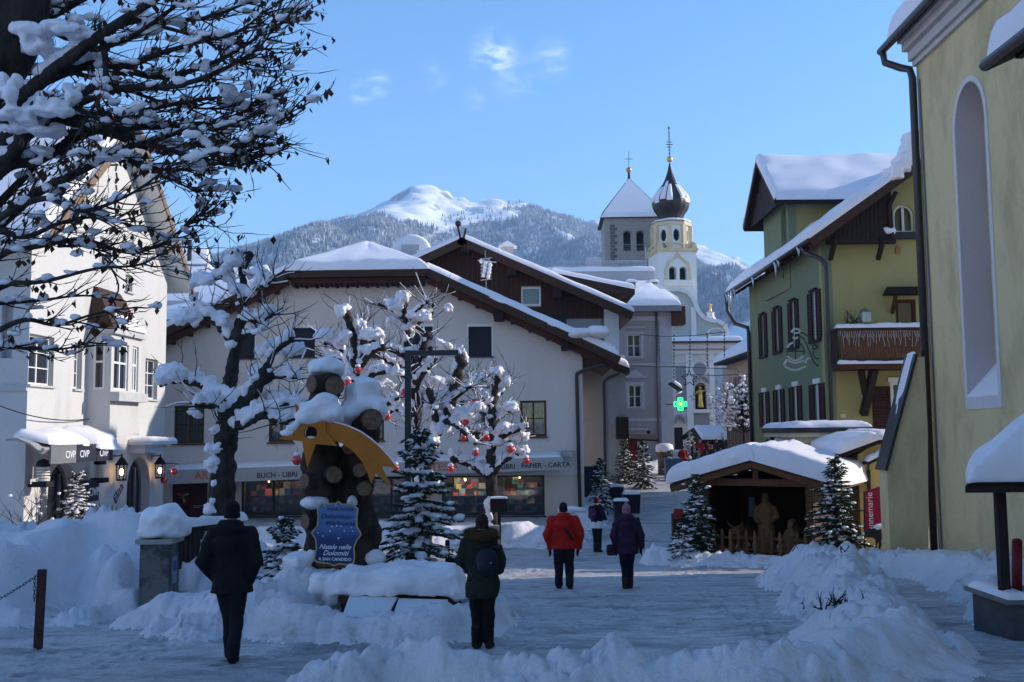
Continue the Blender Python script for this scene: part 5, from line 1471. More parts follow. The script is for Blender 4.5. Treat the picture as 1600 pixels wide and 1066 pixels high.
snow_slab(b, FF.p(bu0 - .05, zf1 + .004, BA + .2), FF.p(bu1 - .3, zf1 + .004, BA + .2), FF.p(bu1 - .3, zf1 + .004, BA + .03), FF.p(bu0 - .05, zf1 + .004, BA + .03), .15, 30, 8, 21, edge=.08, lump=.25); b.build('snow_cap', SNOW, bal, world=True)
b = MB(); up0 = None
for k in range(46):
 u = bu0 + .1 + (bu1 - bu0 - .2) * k / 45
 L_ = .18 + .45 * abs(math.sin(k * 1.7)) * (1 if k % 3 else .4)
 b.tube([FF.p(u, zr1 - .02, BA + .06), FF.p(u + .03 * math.sin(k), zr1 - .02 - L_ * .5, BA + .06), FF.p(u + .05 * math.sin(k * 2.3), zr1 - .02 - L_, BA + .07)], .009, 4)
tag(b.build('light_string', mat('white_wire', (.42, .40, .40), .6), None), 'unlit fairy light string dangling along the green house balcony', 'light string')
b = MB(); u_, z_ = FF.uv(1353, 495, 1.0); FF.box(b, u_ - .16, u_ + .16, z_ - .2, z_ + .2, .85, 1.1)
T = tag(b.build('lantern', mat('lantern_glass', (.42, .44, .42), .3, .2, 5), None), 'small square lantern standing in the snow on the balcony rail', 'lantern')
b = MB(); snow_lump(b, FF.p(u_, z_ + .22, .97), (.2, .16, .08), 2, 8); FF.box(b, u_ - .19, u_ + .19, z_ + .18, z_ + .22, .82, 1.13); b.build('cap', GREYMETAL, T)
b = MB(); u_, z_ = FF.uv(1334, 505, .9)
for k in range(26):
 a = random.uniform(0, 6.28); L_ = random.uniform(.2, .75)
 b.tube([FF.p(u_ + random.uniform(-.3, .3), z_ - .1, .9), FF.p(u_ + math.cos(a) * .45, z_ - .1 + L_, .9 + math.sin(a) * .3)], [.014, .005], 4)
tag(b.build('potted_plant', TWIG, None), 'withered dry plant behind the snowy balcony rail', 'plant')
window(FF, door, GH, REDWOOD, CLEAR, .1, 1, 1, .12, .05, curtain=YCURT)
b = MB(); c0, c1 = FF.uv(1388, 455, .7)[0], FF.uv(1445, 455, .7)[0]; zz = FF.uv(1410, 452, .7)[1]
b.hexa([FF.p(c0, zz - .16, .75), FF.p(c1, zz - .16, .75), FF.p(c1, zz - .16, 0), FF.p(c0, zz - .16, 0), FF.p(c0 + .2, zz + .12, .45), FF.p(c1 + .2, zz + .12, .45), FF.p(c1 + .2, zz + .2, 0), FF.p(c0 + .2, zz + .2, 0)]); dc = b.build('door_canopy', DARKWOOD, GH, world=True)
b = MB(); b.bar(FF.p(c0 + .35, zz - .16, .55), FF.p(c0 + .35, zz - .85, .04), .12); b.build('bracket', REDWOOD, dc, world=True)
b = MB(); p0, p1 = FF.uv(1344, 580, .6), FF.uv(1356, 655, .6)
b.bar(FF.p(FF.uv(1345, 582, 1)[0], zf0, 1.0), FF.p(FF.uv(1352, 615, .4)[0], FF.uv(1352, 615, .4)[1], .4), .22); b.bar(FF.p(FF.uv(1366, 582, 1)[0], zf0, 1.0), FF.p(FF.uv(1349, 650, .05)[0], FF.uv(1349, 648, .05)[1], .08), .26)
b.build('prop', DARKWOOD, bal, world=True)
window(FF, lowd, GH, WHITEFRAME, CLEAR, .1, 1, 1, .14, .04, curtain=YCURT)
r = FF.rect(1363, 604, 1391, 670)
b = MB()
FF.box(b, r[0], r[0] + .08, r[2], r[3], .01, .08); FF.box(b, r[1] - .08, r[1], r[2], r[3], .01, .08)
for zz in (r[2], (r[2] + r[3]) / 2 - .05, r[3] - .1):
 FF.box(b, r[0] + .08, r[1] - .08, zz, zz + .1, .012, .078)
for k in range(24):
 zz = r[2] + .1 + (r[3] - r[2] - .2) * k / 24; FF.box(b, r[0] + .08, r[1] - .08, zz, zz + .05, .02, .05)
b.build('shutter', SHUTTER, GH, world=True)
r = FF.rect(1386, 590, 1425, 597); b = MB(); FF.box(b, r[0], r[1], r[2], r[3], 0, .12); b.build('lintel', WHITEFRAME, GH, world=True)
r = FF.rect(1313, 647, 1321, 653); b = MB(); FF.box(b, *r, 0, .06); b.build('meter_box', mat('cream_box', (.62, .56, .34), .6), GH, world=True)
r = FF.rect(1399, 386, 1406, 397); b = MB(); FF.box(b, r[0], r[1], r[2], r[3] - .05, 0, .05); b.prism([FF.p(r[0] - .03, r[3] - .06, 0), FF.p(r[1] + .03, r[3] - .06, 0), FF.p((r[0] + r[1]) / 2, r[3] + .06, 0)], FF.n * .1); b.build('bird_house', mat('terracotta', (.36, .16, .06), .8, .2, 6), GH, world=True)
b = MB(); u_ = FL.uv(1291, 420, .1)[0]
b.tube([(xE - .05, FL.p(u_, 0).y + 1.0, zE - .12), (xE + .02, FL.p(u_, 0).y + .9, zE - .36), tuple(FL.p(u_ - .1, zE - .75, .3)), tuple(FL.p(u_ - .02, zE - 1.0, .11)), tuple(FL.p(u_, zE - 1.3, .1)), tuple(FL.p(u_, -2.1, .1))], .085, 8); b.build('downpipe', PIPE, GH, world=True, smooth=True)
b = MB(); b.tube([(xE - .05, yF - .1, zE - .12), (xE - .02, yF - .2, zE - 1.0), (xE + .3, yF - .5, zE - 1.7), tuple(FL.p(.1, zE - 2.0, .15)), tuple(FL.p(.08, zE - 2.3, .12)), tuple(FL.p(.08, -2.1, .12))], .10, 8); b.build('downpipe', PIPE, GH, world=True, smooth=True)
IS = thing('inn_sign', 'wrought iron hanging sign with ring, ribbon and scrolls on the green house', 'sign', FL.p(FL.uv(1290, 545)[0], 4, .5))
yI = 40.9
Q = lambda px, py: at(px, py, yI)
IRONW = mat('pale_iron', (.50, .52, .50), .5, .1, 6); IROND = mat('dark_iron', (.045, .055, .05), .5, .2, 6)
def curve(pts, r, n=5):
 P = [Q(*p) for p in pts]; out = []
 for i in range(len(P) - 1):
  p0, p1, p2, p3 = P[max(i - 1, 0)], P[i], P[i + 1], P[min(i + 2, len(P) - 1)]
  for k in range(5):
   t = k / 5
   out.append(.5 * ((2 * p1) + (p2 - p0) * t + (2 * p0 - 5 * p1 + 4 * p2 - p3) * t * t + (3 * p1 - p0 - 3 * p2 + p3) * t ** 3))
 out.append(P[-1])
 return out
def ring(cx, cy, r, a0=0, a1=360, n=20): return [(cx + r * math.cos(rad(a0 + (a1 - a0) * k / n)), cy + r * math.sin(rad(a0 + (a1 - a0) * k / n))) for k in range(n + 1)]
b = MB()
for pts in ([(1250, 520), (1258, 522), (1266, 530), (1272, 538), (1282, 541), (1289, 538), (1286, 532), (1282, 535)], [(1249, 525), (1256, 530), (1263, 545), (1268, 558), (1273, 568), (1282, 573), (1289, 570), (1287, 564), (1283, 566)], ring(1279, 552, 9, 30, 320), ring(1285, 545, 4), ring(1273, 542, 3), ring(1284, 557, 3), [(1289, 505), (1289, 575)], ring(1243, 549, 13.5), [(1243, 530), (1243, 562)], [(1229, 549), (1257, 549)], [(1286, 562), (1289, 551), (1287, 546)]):
 b.tube(curve(pts, 1), .028, 5)
b.build('scrollwork', IROND, IS, world=True)
b = MB()
for pts in (ring(1244, 521, 7, 190, 330, 8), [(1242, 521), (1250, 520)], ring(1243, 525, 4, 20, 160, 6), ring(1243, 549, 13.8, 205, 255, 6), ring(1243, 549, 14.0, 30, 150, 10), [(1230, 562), (1234, 565), (1243, 567), (1252, 565), (1256, 563)], [(1230, 562), (1225, 570)], [(1226, 572), (1234, 577), (1243, 578.5), (1252, 576), (1259, 573)], ring(1264, 565, 5, 150, 300, 8)):
 b.tube(curve(pts, 1), .045, 5)
b.build('ribbon', IRONW, IS, world=True)
# ================================================================= THE TWO ANNEXES BETWEEN CHURCH AND GREEN HOUSE
PA = thing('annex', 'low curved cream annex with dark fascia and flat snow roof', 'annex', (10.6, 35, gz(35)))
yA = 34.0
xl, xr = at(1247, 690, yA).x, at(1350, 690, yA).x
zt1 = at(1300, 668, yA).z; zf = at(1300, 676, yA).z; zk = at(1300, 683, yA).z
def rounded(x0, x1, y0, y1, g=0):
 pts = [(x1 + g, y0 - g)]
 for k in range(9):
  a = math.pi * (.5 + .5 * k / 8)
  pts.append((x0 + .9 + (.9 + g) * math.cos(a), y0 + .9 - (.9 + g) * math.sin(a)))
 pts += [(x0 - g, y1), (x1 + g, y1)]
 return pts
CREAMA = stain_mat('annex_render', (.46, .42, .33), (.36, .32, .25), bump=.25)
for nm, g, z0, z1, m_ in (('wall', 0, -2.2, zk, CREAMA), ('cornice', .14, zk + .002, zf, mat('cream_band', (.55, .49, .34), .8, .06, 3)), ('fascia', .24, zf + .002, zt1, mat('dark_fascia', (.03, .03, .038), .5, .1, 3))):
 b = MB().prism([(x, y, z0) for x, y in reversed(rounded(xl, xr, yA, yA + 4, g))], (0, 0, z1 - z0)); b.build(nm, m_, PA, world=True)
b = MB(); snow_slab(b, (xl - .2, yA - .2, zt1), (xr + .22, yA - .2, zt1), (xr + .22, yA + 4, zt1), (xl - .2, yA + 4, zt1), .22, 20, 14, 4, edge=.4); b.build('snow_cap', SNOW, PA, world=True)
GC = thing('glass_canopy', 'dark slanted glass canopy with a patch of snow beside the cream annex', 'canopy', (at(1220, 690, 36).x, 36, 1.2))
q = [at(1190, 696, 35.5), at(1240, 696, 35.5), at(1252, 681, 37.5), at(1204, 681, 37.5)]
b = MB().prism(q, (0, 0, -.12)); b.build('glass_roof', GLASS, GC, world=True)
b = MB(); snow_slab(b, q[0].lerp(q[2], .18) + Vector((.1, 0, .02)), q[1].lerp(q[3], .15) + Vector((-.1, 0, .02)), q[2].lerp(q[0], .1) + Vector((-.1, 0, .02)), q[3].lerp(q[1], .15) + Vector((.1, 0, .02)), .12, 10, 8, 3, edge=.3); b.build('snow_cap', SNOW, GC, world=True)
b = MB()
for p_ in q:
 b.bar(p_ + Vector((0, 0, -.12)), Vector((p_.x, p_.y, -2)), .08)
b.build('post', DARKMETAL, GC, world=True, kind='stuff')
YA = thing('annex', 'small bright yellow annex with a drooping slab of snow on its roof', 'annex', (11, 32, gz(32)))
yY = 31.0
xl, xr = at(1341, 720, yY).x, at(1425, 720, yY).x
zt = at(1380, 690, yY).z; zlo = at(1320, 712, yY).z
YEL = stain_mat('bright_yellow_render', (.68, .54, .22), (.58, .46, .18), bump=.2)
b = MB().prism([(xl, yY, -2.2), (xr, yY, -2.2), (xr, yY, zt), (at(1372, 690, yY).x, yY, zt), (xl, yY, at(1341, 705, yY).z - .1)], (0, 3, 0)); b.build('wall', YEL, YA, world=True)
b = MB(); q0, q1, q2 = at(1314, 710, yY - .3), at(1372, 688, yY - .3), at(1425, 686, yY - .3)
b.prism([q0, q1, q1 + Vector((0, 0, -.12)), q0 + Vector((0, 0, -.12))], (0, 3.4, 0)); b.prism([q1 + Vector((.002, 0, 0)), q2, q2 + Vector((0, 0, -.12)), q1 + Vector((.002, 0, -.12))], (0, 3.4, 0)); rf = b.build('roof', DARKWOOD, YA, world=True)
b = MB(); snow_slab(b, q0 + Vector((-.05, -.08, .01)), q1 + Vector((0, -.08, .01)), q1 + Vector((0, 3.4, .01)), q0 + Vector((-.05, 3.4, .01)), .34, 16, 14, 3, edge=.25); snow_slab(b, q1 + Vector((-.1, -.08, .01)), q2 + Vector((0, -.08, .01)), q2 + Vector((0, 3.4, .01)), q1 + Vector((-.1, 3.4, .01)), .30, 16, 14, 4, edge=.25); b.build('snow_cap', SNOW, rf, world=True)
b = MB(); q0, q1 = at(1358, 722, yY - .6), at(1386, 708, yY - .6); b.prism([q0, q1, q1 + Vector((0, 0, -.08)), q0 + Vector((0, 0, -.08))], (0, .58, 0)); lr = b.build('door_roof', DARKWOOD, YA, world=True)
b = MB(); snow_slab(b, q0 + Vector((0, 0, .01)), q1 + Vector((0, 0, .01)), q1 + Vector((0, .58, .01)), q0 + Vector((0, .58, .01)), .14, 10, 8, 6, edge=.15); b.build('snow_cap', SNOW, lr, world=True)
b = MB(); b.cyl(at(1357, 718, yY - .05), at(1357, 735, yY - .05), .03, n=6); b.box(at(1357, 737, yY - .05) + Vector((0, 0, -.4)), (.08, .08, .9)); b.build('rain_pipe', DARKMETAL, YA, world=True)
b = MB(); p0 = at(1312, 706, 33.2); p1 = at(1295, 700, 33.2)
for k in range(10):
 b.bar(at(1258 + k * 5, 694 + .0, 33.9), at(1262.6 + k * 5, 694, 33.9), .07)
b.build('brick_course', mat('brick_orange', (.36, .18, .09), .8, .2, 8), PA, world=True)
# ================================================================= GREY CORNER HOUSE WITH MANSARD ROOF
GREYW = stain_mat('blue_grey_stucco', (.34, .31, .32), (.28, .255, .26), bump=.2, scale=.8)
GREYL = mat('light_grey_trim', (.42, .42, .45), .8, .08, 2)
GR = thing('house', 'grey stucco corner house with pedimented windows and mansard roof', 'house', (at(1010, 700, 70).x, 75, gz(70)))
F = Facade(at(955, 600, 70), at(1051, 600, 70))
zb = -2
zt = F.uv(1010, 482)[1]
w1, w2, w3 = F.rect(980, 523, 1001, 558), F.rect(982, 602, 1002, 637), F.rect(984, 682, 1004, 706)
w = F.wall([(0, zb), (F.L, zb), (F.L, zt), (0, zt)], .5, [w1, w2, w3]); w.build('wall', GREYW, GR, world=True)
b = MB(); F.box(b, F.L - .5, F.L - .002, zb, zt, -10, -.51); b.build('wall', GREYW, GR, world=True)
for r in (w1, w2, w3):
 wn_ = window(F, r, GR, WHITEFRAME, GLASS, .15, 2, 2, .07, .05, GREYL)
 b = MB(); g = .22
 F.box(b, r[0] - g, r[0], r[2] - .1, r[3] + g, .002, .07); F.box(b, r[1], r[1] + g, r[2] - .1, r[3] + g, .002, .07); F.box(b, r[0], r[1], r[3], r[3] + g, .003, .068)
 b.build('surround', GREYL, wn_, world=True); b = MB()
 if r is w2:
  b.prism([F.p(r[0] - .45, r[3] + .5, 0), F.p(r[1] + .45, r[3] + .5, 0), F.p((r[0] + r[1]) / 2, r[3] + 1.05, 0)], F.n * .16)
 else:
  F.box(b, r[0] - .35, r[1] + .35, r[3] + .42, r[3] + .56, 0, .14)
 b.build('cornice', GREYL, wn_, world=True)
b = MB()
for py, h in ((498, .3), (570, .22), (656, .22)):
 z = F.uv(1010, py)[1]; F.box(b, 0, F.L + .03, z - h / 2, z + h / 2, 0, .09)
F.box(b, F.uv(1032, 600)[0], F.L + .02, zb, zt, .001, .05)
F.box(b, F.uv(948, 600)[0], F.uv(978, 600)[0], F.uv(960, 565)[1], zt - .6, .002, .04)
b.build('stucco_band', GREYL, GR, world=True)
b = MB(); u_ = F.uv(1027, 560, .1)[0]; b.cyl(F.p(u_, zt - .2, .13), F.p(u_, 0, .13), .08, n=7); b.build('downpipe', GREYMETAL, GR, world=True, smooth=True)
MANS = mat('mansard_shingle', (.20, .21, .23), .7, .2, 6, .2)
ze = F.uv(1030, 478, .9)[1]; zk = F.uv(990, 440, -2.4)[1]; zd = F.uv(950, 432, -2)[1]
uk = F.uv(1016, 440, -2.4)[0]; ur = F.uv(1062, 470, .9)[0]
b = MB()
b.hexa([F.p(-6, ze, .9), F.p(ur, ze, .9), F.p(ur, ze, -9), F.p(-6, ze, -9), F.p(-6, zk, -2.4), F.p(uk, zk, -2.4), F.p(uk, zk, -7), F.p(-6, zk, -7)])
F.box(b, -6, ur + .1, ze - .35, ze - .002, -9, 1.0)
rf = b.build('roof', MANS, GR, world=True)
b = MB(); F.box(b, -6, uk + .25, zk, zk + .7, -7.2, -2.1); b.build('attic_cornice', GREYL, rf, world=True)
b = MB(); snow_slab(b, F.p(-6, ze + .02, 1.0), F.p(ur + .05, ze + .02, 1.0), F.p(uk - .1, zk - .3, -2.1), F.p(-6, zk - .3, -2.1), .4, 24, 14, 3, lump=.4)
snow_slab(b, F.p(ur + .05, ze + .02, 1.0), F.p(ur + .05, ze + .02, -9), F.p(uk, zk - .3, -7), F.p(uk, zk - .3, -2.2), .4, 20, 14, 4, lump=.4)
snow_slab(b, F.p(-6, zk + .7, -2.0), F.p(uk + .3, zk + .7, -2.0), F.p(uk + .3, zk + .7, -7.2), F.p(-6, zk + .7, -7.2), .4, 20, 10, 5, edge=.3); b.build('snow_cap', SNOW_ROOF, rf, world=True)
for (x0, x1, y0, y1, dd) in ((980, 993, 441, 462, -.6), (1016, 1028, 441, 462, -1.8)):
 r = F.rect(x0, y0, x1, y1, dd); b = MB(); F.box(b, r[0], r[1], r[2] - .4, r[3], dd - 1.5, dd); dmr = b.build('dormer', GREYMETAL, rf, world=True)
 b = MB(); snow_slab(b, F.p(r[0] - .1, r[3], dd + .1), F.p(r[1] + .1, r[3], dd + .1), F.p(r[1] + .1, r[3], dd - 1.5), F.p(r[0] - .1, r[3], dd - 1.5), .22, 10, 8, 7); b.build('snow_cap', SNOW, dmr, world=True)
b = MB()
r0, r1 = F.uv(868, 420, -2.2)[0], F.uv(1010, 416, -2.2)[0]; zz0 = zk + 1.05; zz1 = F.uv(950, 407, -2.2)[1]
b.bar(F.p(r0, zz1, -2.4), F.p(r1, zz1, -2.4), .05); b.bar(F.p(r0, zz0, -2.4), F.p(r1, zz0, -2.4), .05)
nn = 46
for k in range(nn):
 ua, ub = r0 + (r1 - r0) * k / nn, r0 + (r1 - r0) * (k + 1) / nn
 b.bar(F.p(ua, zz0, -2.4), F.p(ub, zz1, -2.4), .035); b.bar(F.p(ua, zz1, -2.4), F.p(ub, zz0, -2.4), .035)
b.bar(F.p(r1, zz0 - .3, -2.4), F.p(r1, zz1 + .9, -2.4), .07)
b.build('roof_railing', mat('frosted_iron', (.42, .43, .46), .7, .2, 3), rf, world=True)
b = MB(); F.box(b, F.uv(917, 405, -4)[0], F.uv(940, 405, -4)[0], zk + .6, F.uv(925, 402, -4)[1], -6, -4); b.build('chimney', GREYL, rf, world=True)
b = MB(); F.box(b, F.L + .0, F.L + .9, F.uv(1055, 508)[1], F.uv(1055, 480)[1], -.8, .6); b.build('eave_soffit', REDWOOD, rf, world=True)
r = F.rect(1011, 673, 1016, 678); b = MB(); F.box(b, *r, 0, .05); b.build('vent', BLACK, GR, world=True)
RT = thing('house', 'brown eaved house squeezed between the timber house and the grey corner house', 'house', (at(920, 600, 63).x, 66, gz(63)))
b = MB(); q0, q1 = at(860, 425, 62), at(992, 452, 62)
b.prism([q0, q1, q1 + Vector((0, 0, -.3)), q0 + Vector((0, 0, -.3))], (0, 6, 0)); rf = b.build('roof', DARKWOOD, RT, world=True)
b = MB(); snow_slab(b, q0, q1, q1 + Vector((0, 6, 0)), q0 + Vector((0, 6, 0)), .34, 16, 10, 6, edge=.2); b.build('snow_cap', SNOW_ROOF, rf, world=True)
b = MB(); b.box((q0.x + 1.2, 65.5, q1.z / 2 - 1.2), (4.6, 4, q1.z + 1.6)); b.build('wall', REDWOOD, RT, world=True)
b = MB(); b.bar(at(985, 455, 62.3), at(958, 470, 63), .22); b.build('brace', DARKWOOD, RT, world=True)
# ================================================================= THE BAROQUE CHURCH
CREAMC = stain_mat('church_plaster', (.72, .63, .57), (.64, .56, .50), bump=.15, scale=.3)
GREYG = mat('church_green_grey', (.50, .49, .45), .9, .06, .6)
TRIMC = mat('church_white_trim', (.80, .75, .70), .85, .05, .8)
OCHRE = mat('church_ochre', (.66, .54, .34), .85, .12, 1)
GOLD = mat('gilding', (.75, .48, .10), .3, .1, 3, metal=.85)
MAUVE = mat('church_mauve_panel', (.28, .265, .26), .9, .08, .8)
NIGHT = mat('belfry_dark', (.02, .02, .022), .9, .2, 1)  # near-black plates paint the shade inside the bell openings
BC = thing('church', 'pale baroque church with curved gable, gilded statues and onion domed tower', 'church', (at(1055, 700, 113).x, 120, gz(112)))
F = Facade(at(930, 600, 112), at(1152, 600, 112))
zb = -2
zt = F.uv(1080, 540)[1]
c0 = F.uv(1055, 600)[0]
nich = F.rect(1086, 598, 1104, 641)
cut = MB(); arch_cut(cut, F, *nich, .8)
w = F.wall([(0, zb), (F.L, zb), (F.L, zt), (0, zt)], 1.2, [], cut); w.build('wall', CREAMC, BC, world=True)
b = MB(); F.box(b, 0, F.L, zb, zt, -16, -1.201); b.build('nave', CREAMC, BC, world=True)
b = MB(); F.box(b, nich[0], nich[1], nich[2] + .02, nich[3] - .3, -.79, -.74); b.build('niche_back', mat('wine_red_plaster', (.16, .05, .05), .9, .1, 2), BC, world=True)
def pil(x0, x1, m_, y0=552, y1=705, d=.16, nm='pilaster'):
 r = F.rect(x0, y0, x1, y1); b = MB(); F.box(b, r[0], r[1], r[2], r[3], 0, d); b.build(nm, m_, BC, world=True)
pil(1073, 1083, TRIMC); pil(1109, 1117, TRIMC); pil(1124, 1134, TRIMC); pil(1140, 1150, TRIMC)
pil(1117.5, 1123.5, MAUVE, 575, 705, .05, 'panel'); pil(1084, 1108, MAUVE, 646, 672, .05, 'panel'); pil(1056, 1072, MAUVE, 572, 640, .05, 'panel')
b = MB()
for py, h, d in ((541, .6, .5), (551, .35, .3), (565, .2, .2)):
 z = F.uv(1100, py)[1]; F.box(b, 0, F.L + d * .5, z - h / 2, z + h / 2, 0, d)
b.build('cornice', CREAMC, BC, world=True)
b = MB(); z = F.uv(1100, 541)[1]; F.box(b, 0, F.L + .5, z + .30, z + .5, -.2, .9); b.build('cornice_cap', mat('wine_tin', (.10, .03, .03), .6, .1, 3), BC, world=True)
b = MB(); snow_slab(b, F.p(0, z + .5, .9), F.p(F.L + .5, z + .5, .9), F.p(F.L + .5, z + .5, -1.5), F.p(0, z + .5, -1.5), .55, 26, 8, 5, edge=.4); b.build('snow_cap', SNOW_ROOF, BC, world=True)
u_, z_ = F.uv(1093, 577); b = MB()
b.prism([F.p(u_ + 1.0 * math.cos(a), z_ + 1.0 * math.sin(a), .05) for a in np.linspace(0, 2 * math.pi, 21)[:-1]], F.n * .1); md = b.build('medallion', TRIMC, BC, world=True)
b = MB(); b.prism([F.p(u_ + .72 * math.cos(a), z_ + .72 * math.sin(a), .155) for a in np.linspace(0, 2 * math.pi, 21)[:-1]], F.n * .06); b.build('inset', MAUVE, md, world=True)
b = MB(); r = F.rect(1084, 587, 1106, 598)
for k in range(8):
 a0_, a1_ = math.pi * k / 8, math.pi * (k + 1) / 8
 um, rr = (r[0] + r[1]) / 2, (r[1] - r[0]) / 2
 b.prism([F.p(um + rr * math.cos(a) * s, r[2] + .75 * math.sin(a) * s, 0) for a, s in ((a0_, 1), (a1_, 1), (a1_, .72), (a0_, .72))], F.n * .4)
b.build('niche_hood', MAUVE, BC, world=True)
b = MB(); r = F.rect(1083, 640, 1108, 645); F.box(b, r[0], r[1], r[2], r[3], 0, .7); b.build('niche_sill', TRIMC, BC, world=True)
def statue(T, base, h, arm, nm='gilt'):
 b = MB(); B = Vector(base)
 b.tube([B, B + Vector((0, 0, h * .45)), B + Vector((0, 0, h * .62)), B + Vector((0, 0, h * .78)), B + Vector((0, 0, h * .84))], [h * .15, h * .11, h * .10, h * .13, h * .05], 10)
 b.ball(B + Vector((0, 0, h * .92)), h * .08, 10, 7)
 for s in (-1, 1):
  b.tube([B + Vector((s * h * .12, 0, h * .78)), B + Vector((s * h * .22, -h * .08, h * (.62 if s < 0 else .75))), B + Vector((s * h * arm, -h * .16, h * (.66 if s < 0 else .98)))], [h * .05, h * .042, h * .03], 7)
 return fused(b, h * .022, 3, lump=h * .012, lscale=9 / h)
sb = F.p(F.uv(1095, 636)[0], F.uv(1095, 637)[1], -.1)
f = statue(None, sb, F.uv(1095, 603)[1] - sb.z, .2); tag(f.build('statue', GOLD, None), 'gilded saint statue standing in the red niche of the baroque church', 'statue')
r = F.rect(1052, 650, 1070, 662); b = MB(); um, rr = (r[0] + r[1]) / 2, (r[1] - r[0]) / 2
for k in range(8):
 a0_, a1_ = math.pi * k / 8, math.pi * (k + 1) / 8
 b.prism([F.p(um + rr * math.cos(a) * s, r[2] + 1.0 * math.sin(a) * s, 0) for a, s in ((a0_, 1), (a1_, 1), (a1_, .75), (a0_, .75))], F.n * .5)
b.build('door_hood', MAUVE, BC, world=True)
r = F.rect(1053, 668, 1067, 715); b = MB(); F.box(b, r[0], r[1], zb, r[3], .0, .06); b.build('door', DARKWOOD, BC, world=True)
def sym(pts):
 R_ = [(c0 + (F.uv(px, py)[0] - c0), F.uv(px, py)[1]) for px, py in pts]
 L_ = [(2 * c0 - u, z) for u, z in reversed(R_)]
 return R_ + L_
gp = [(1137, 533), (1136, 518), (1131, 507), (1121, 502), (1111, 501), (1100, 497), (1092, 488), (1087, 477), (1082, 465), (1074, 457), (1062, 453)]
P_ = sym(gp)
b = MB(); b.prism([F.p(u, z, -.1) for u, z in P_], -F.n * 1.0); gb = b.build('gable', GREYG, BC, world=True)
b = MB(); Pr = P_[:len(gp)]
for pts in (Pr, [(2 * c0 - u, z) for u, z in Pr]):
 for i in range(len(pts) - 1):
  b.bar(F.p(*pts[i], -.5), F.p(*pts[i + 1], -.5), .45, 1.5, up=F.n)
b.bar(F.p(*P_[len(gp) - 1], -.5), F.p(*P_[len(gp)], -.5), 1.5, .4); b.build('gable_coping', TRIMC, gb, world=True)
r = F.rect(1080, 480, 1088, 533)
for q0, q1 in ((r[0], r[1]), (2 * c0 - r[1], 2 * c0 - r[0])):
 b = MB(); F.box(b, q0, q1, r[2], r[3], -.099, .06); b.build('pilaster', TRIMC, gb, world=True)
b = MB(); u_, z_ = F.uv(1119, 520)
for k in range(18):
 a0_, a1_ = 2 * math.pi * k / 18, 2 * math.pi * (k + 1) / 18
 b.prism([F.p(u_ + 1.0 * math.cos(a) * s, z_ + .55 * math.sin(a) * s, -.099) for a, s in ((a0_, 1), (a1_, 1), (a1_, .78), (a0_, .78))], F.n * .1)
b.build('oval_moulding', TRIMC, gb, world=True)
b = MB(); P1, P2 = F.p(F.uv(1130, 507)[0], F.uv(1130, 506)[1], 0), F.p(F.uv(1108, 501)[0], F.uv(1108, 500)[1], 0)
b.tube([P1, P1.lerp(P2, .5) + Vector((0, 0, .1)), P2], [.2, .25, .2], 7); b.build('snow_cap', SNOW, gb, world=True, smooth=True)
pb = F.p(F.uv(1112, 502)[0], F.uv(1112, 500)[1], -.5)
b = MB(); b.lathe(pb, [(.62, -.1), (.55, .3), (.42, .4), (.38, .8), (.5, .9)], 10); b.build('statue_pedestal', TRIMC, gb, world=True)
f = statue(None, pb + Vector((0, 0, .9)), F.uv(1112, 473)[1] - pb.z - .9, .26); tag(f.build('statue', GOLD, None), 'gilded figure with raised arm on the curved church gable', 'statue')
pb = F.p(F.uv(1059, 509)[0], F.uv(1059, 513)[1], .5)
f = statue(None, pb, F.uv(1059, 492)[1] - pb.z, .22); tag(f.build('statue', GOLD, None), 'small gilded figure beside the eave of the grey corner house', 'statue')
yt = 117.0; tc = at(1054.5, 600, yt); tc.z = 0
Z = lambda py: at(1054, py, yt).z
hw = (at(1088, 450, yt - 2).x - at(1023, 450, yt - 2).x) / 2
TA = 8                                       # turned a little
R_t = Matrix.Rotation(rad(TA), 3, 'Z')
def tower_pt(a, r, z):
 v = R_t @ Vector((r * math.cos(a), r * math.sin(a), 0)); return Vector((tc.x + v.x, tc.y + v.y, z))
TOWW = stain_mat('tower_white', (.76, .745, .71), (.68, .66, .62), bump=.1, scale=.4)
hs = hw * .93
b = MB(); b.box((tc.x, tc.y, (Z(398) - 2) / 2), (2 * hs, 2 * hs, Z(398) + 2), rad(TA))
c_ = MB()
FT = Facade(tower_pt(rad(225), hs * math.sqrt(2), 0), tower_pt(rad(315), hs * math.sqrt(2), 0))
um = FT.L / 2
wz0, wz1 = Z(442), Z(421)
for s in (-1, 1):
 arch_cut(c_, FT, um + s * .62 - .42, um + s * .62 + .42, wz0, wz1, .8)
TW = carve(b, c_); tw = TW.build('tower', TOWW, BC, world=True)
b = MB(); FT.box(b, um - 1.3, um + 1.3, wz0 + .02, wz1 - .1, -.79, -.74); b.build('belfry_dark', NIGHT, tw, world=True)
b = MB()
def ogee(s, t): return [(um - s, wz0), (um - s, wz1 - .3), (um - s * .8, wz1 + .5), (um - s * .3, wz1 + 1.0), (um, wz1 + 1.6 * t), (um + s * .3, wz1 + 1.0), (um + s * .8, wz1 + .5), (um + s, wz1 - .3), (um + s, wz0)]
oo, ii = ogee(1.55, 1.0), ogee(1.25, .8)
ii = [(u, z if i in (0, 8) else z - .22) for i, (u, z) in enumerate(ii)]
for i in range(8):
 b.prism([FT.p(*oo[i], 0), FT.p(*oo[i + 1], 0), FT.p(*ii[i + 1], 0), FT.p(*ii[i], 0)], FT.n * .12)
b.build('window_surround', OCHRE, tw, world=True)
b = MB(); FT.box(b, um - .12, um + .12, wz0, wz1, -.3, .05); FT.box(b, um - 1.7, um + 1.7, wz0 - .7, wz0, 0, .2); b.build('colonnette', TRIMC, tw, world=True)
b = MB()
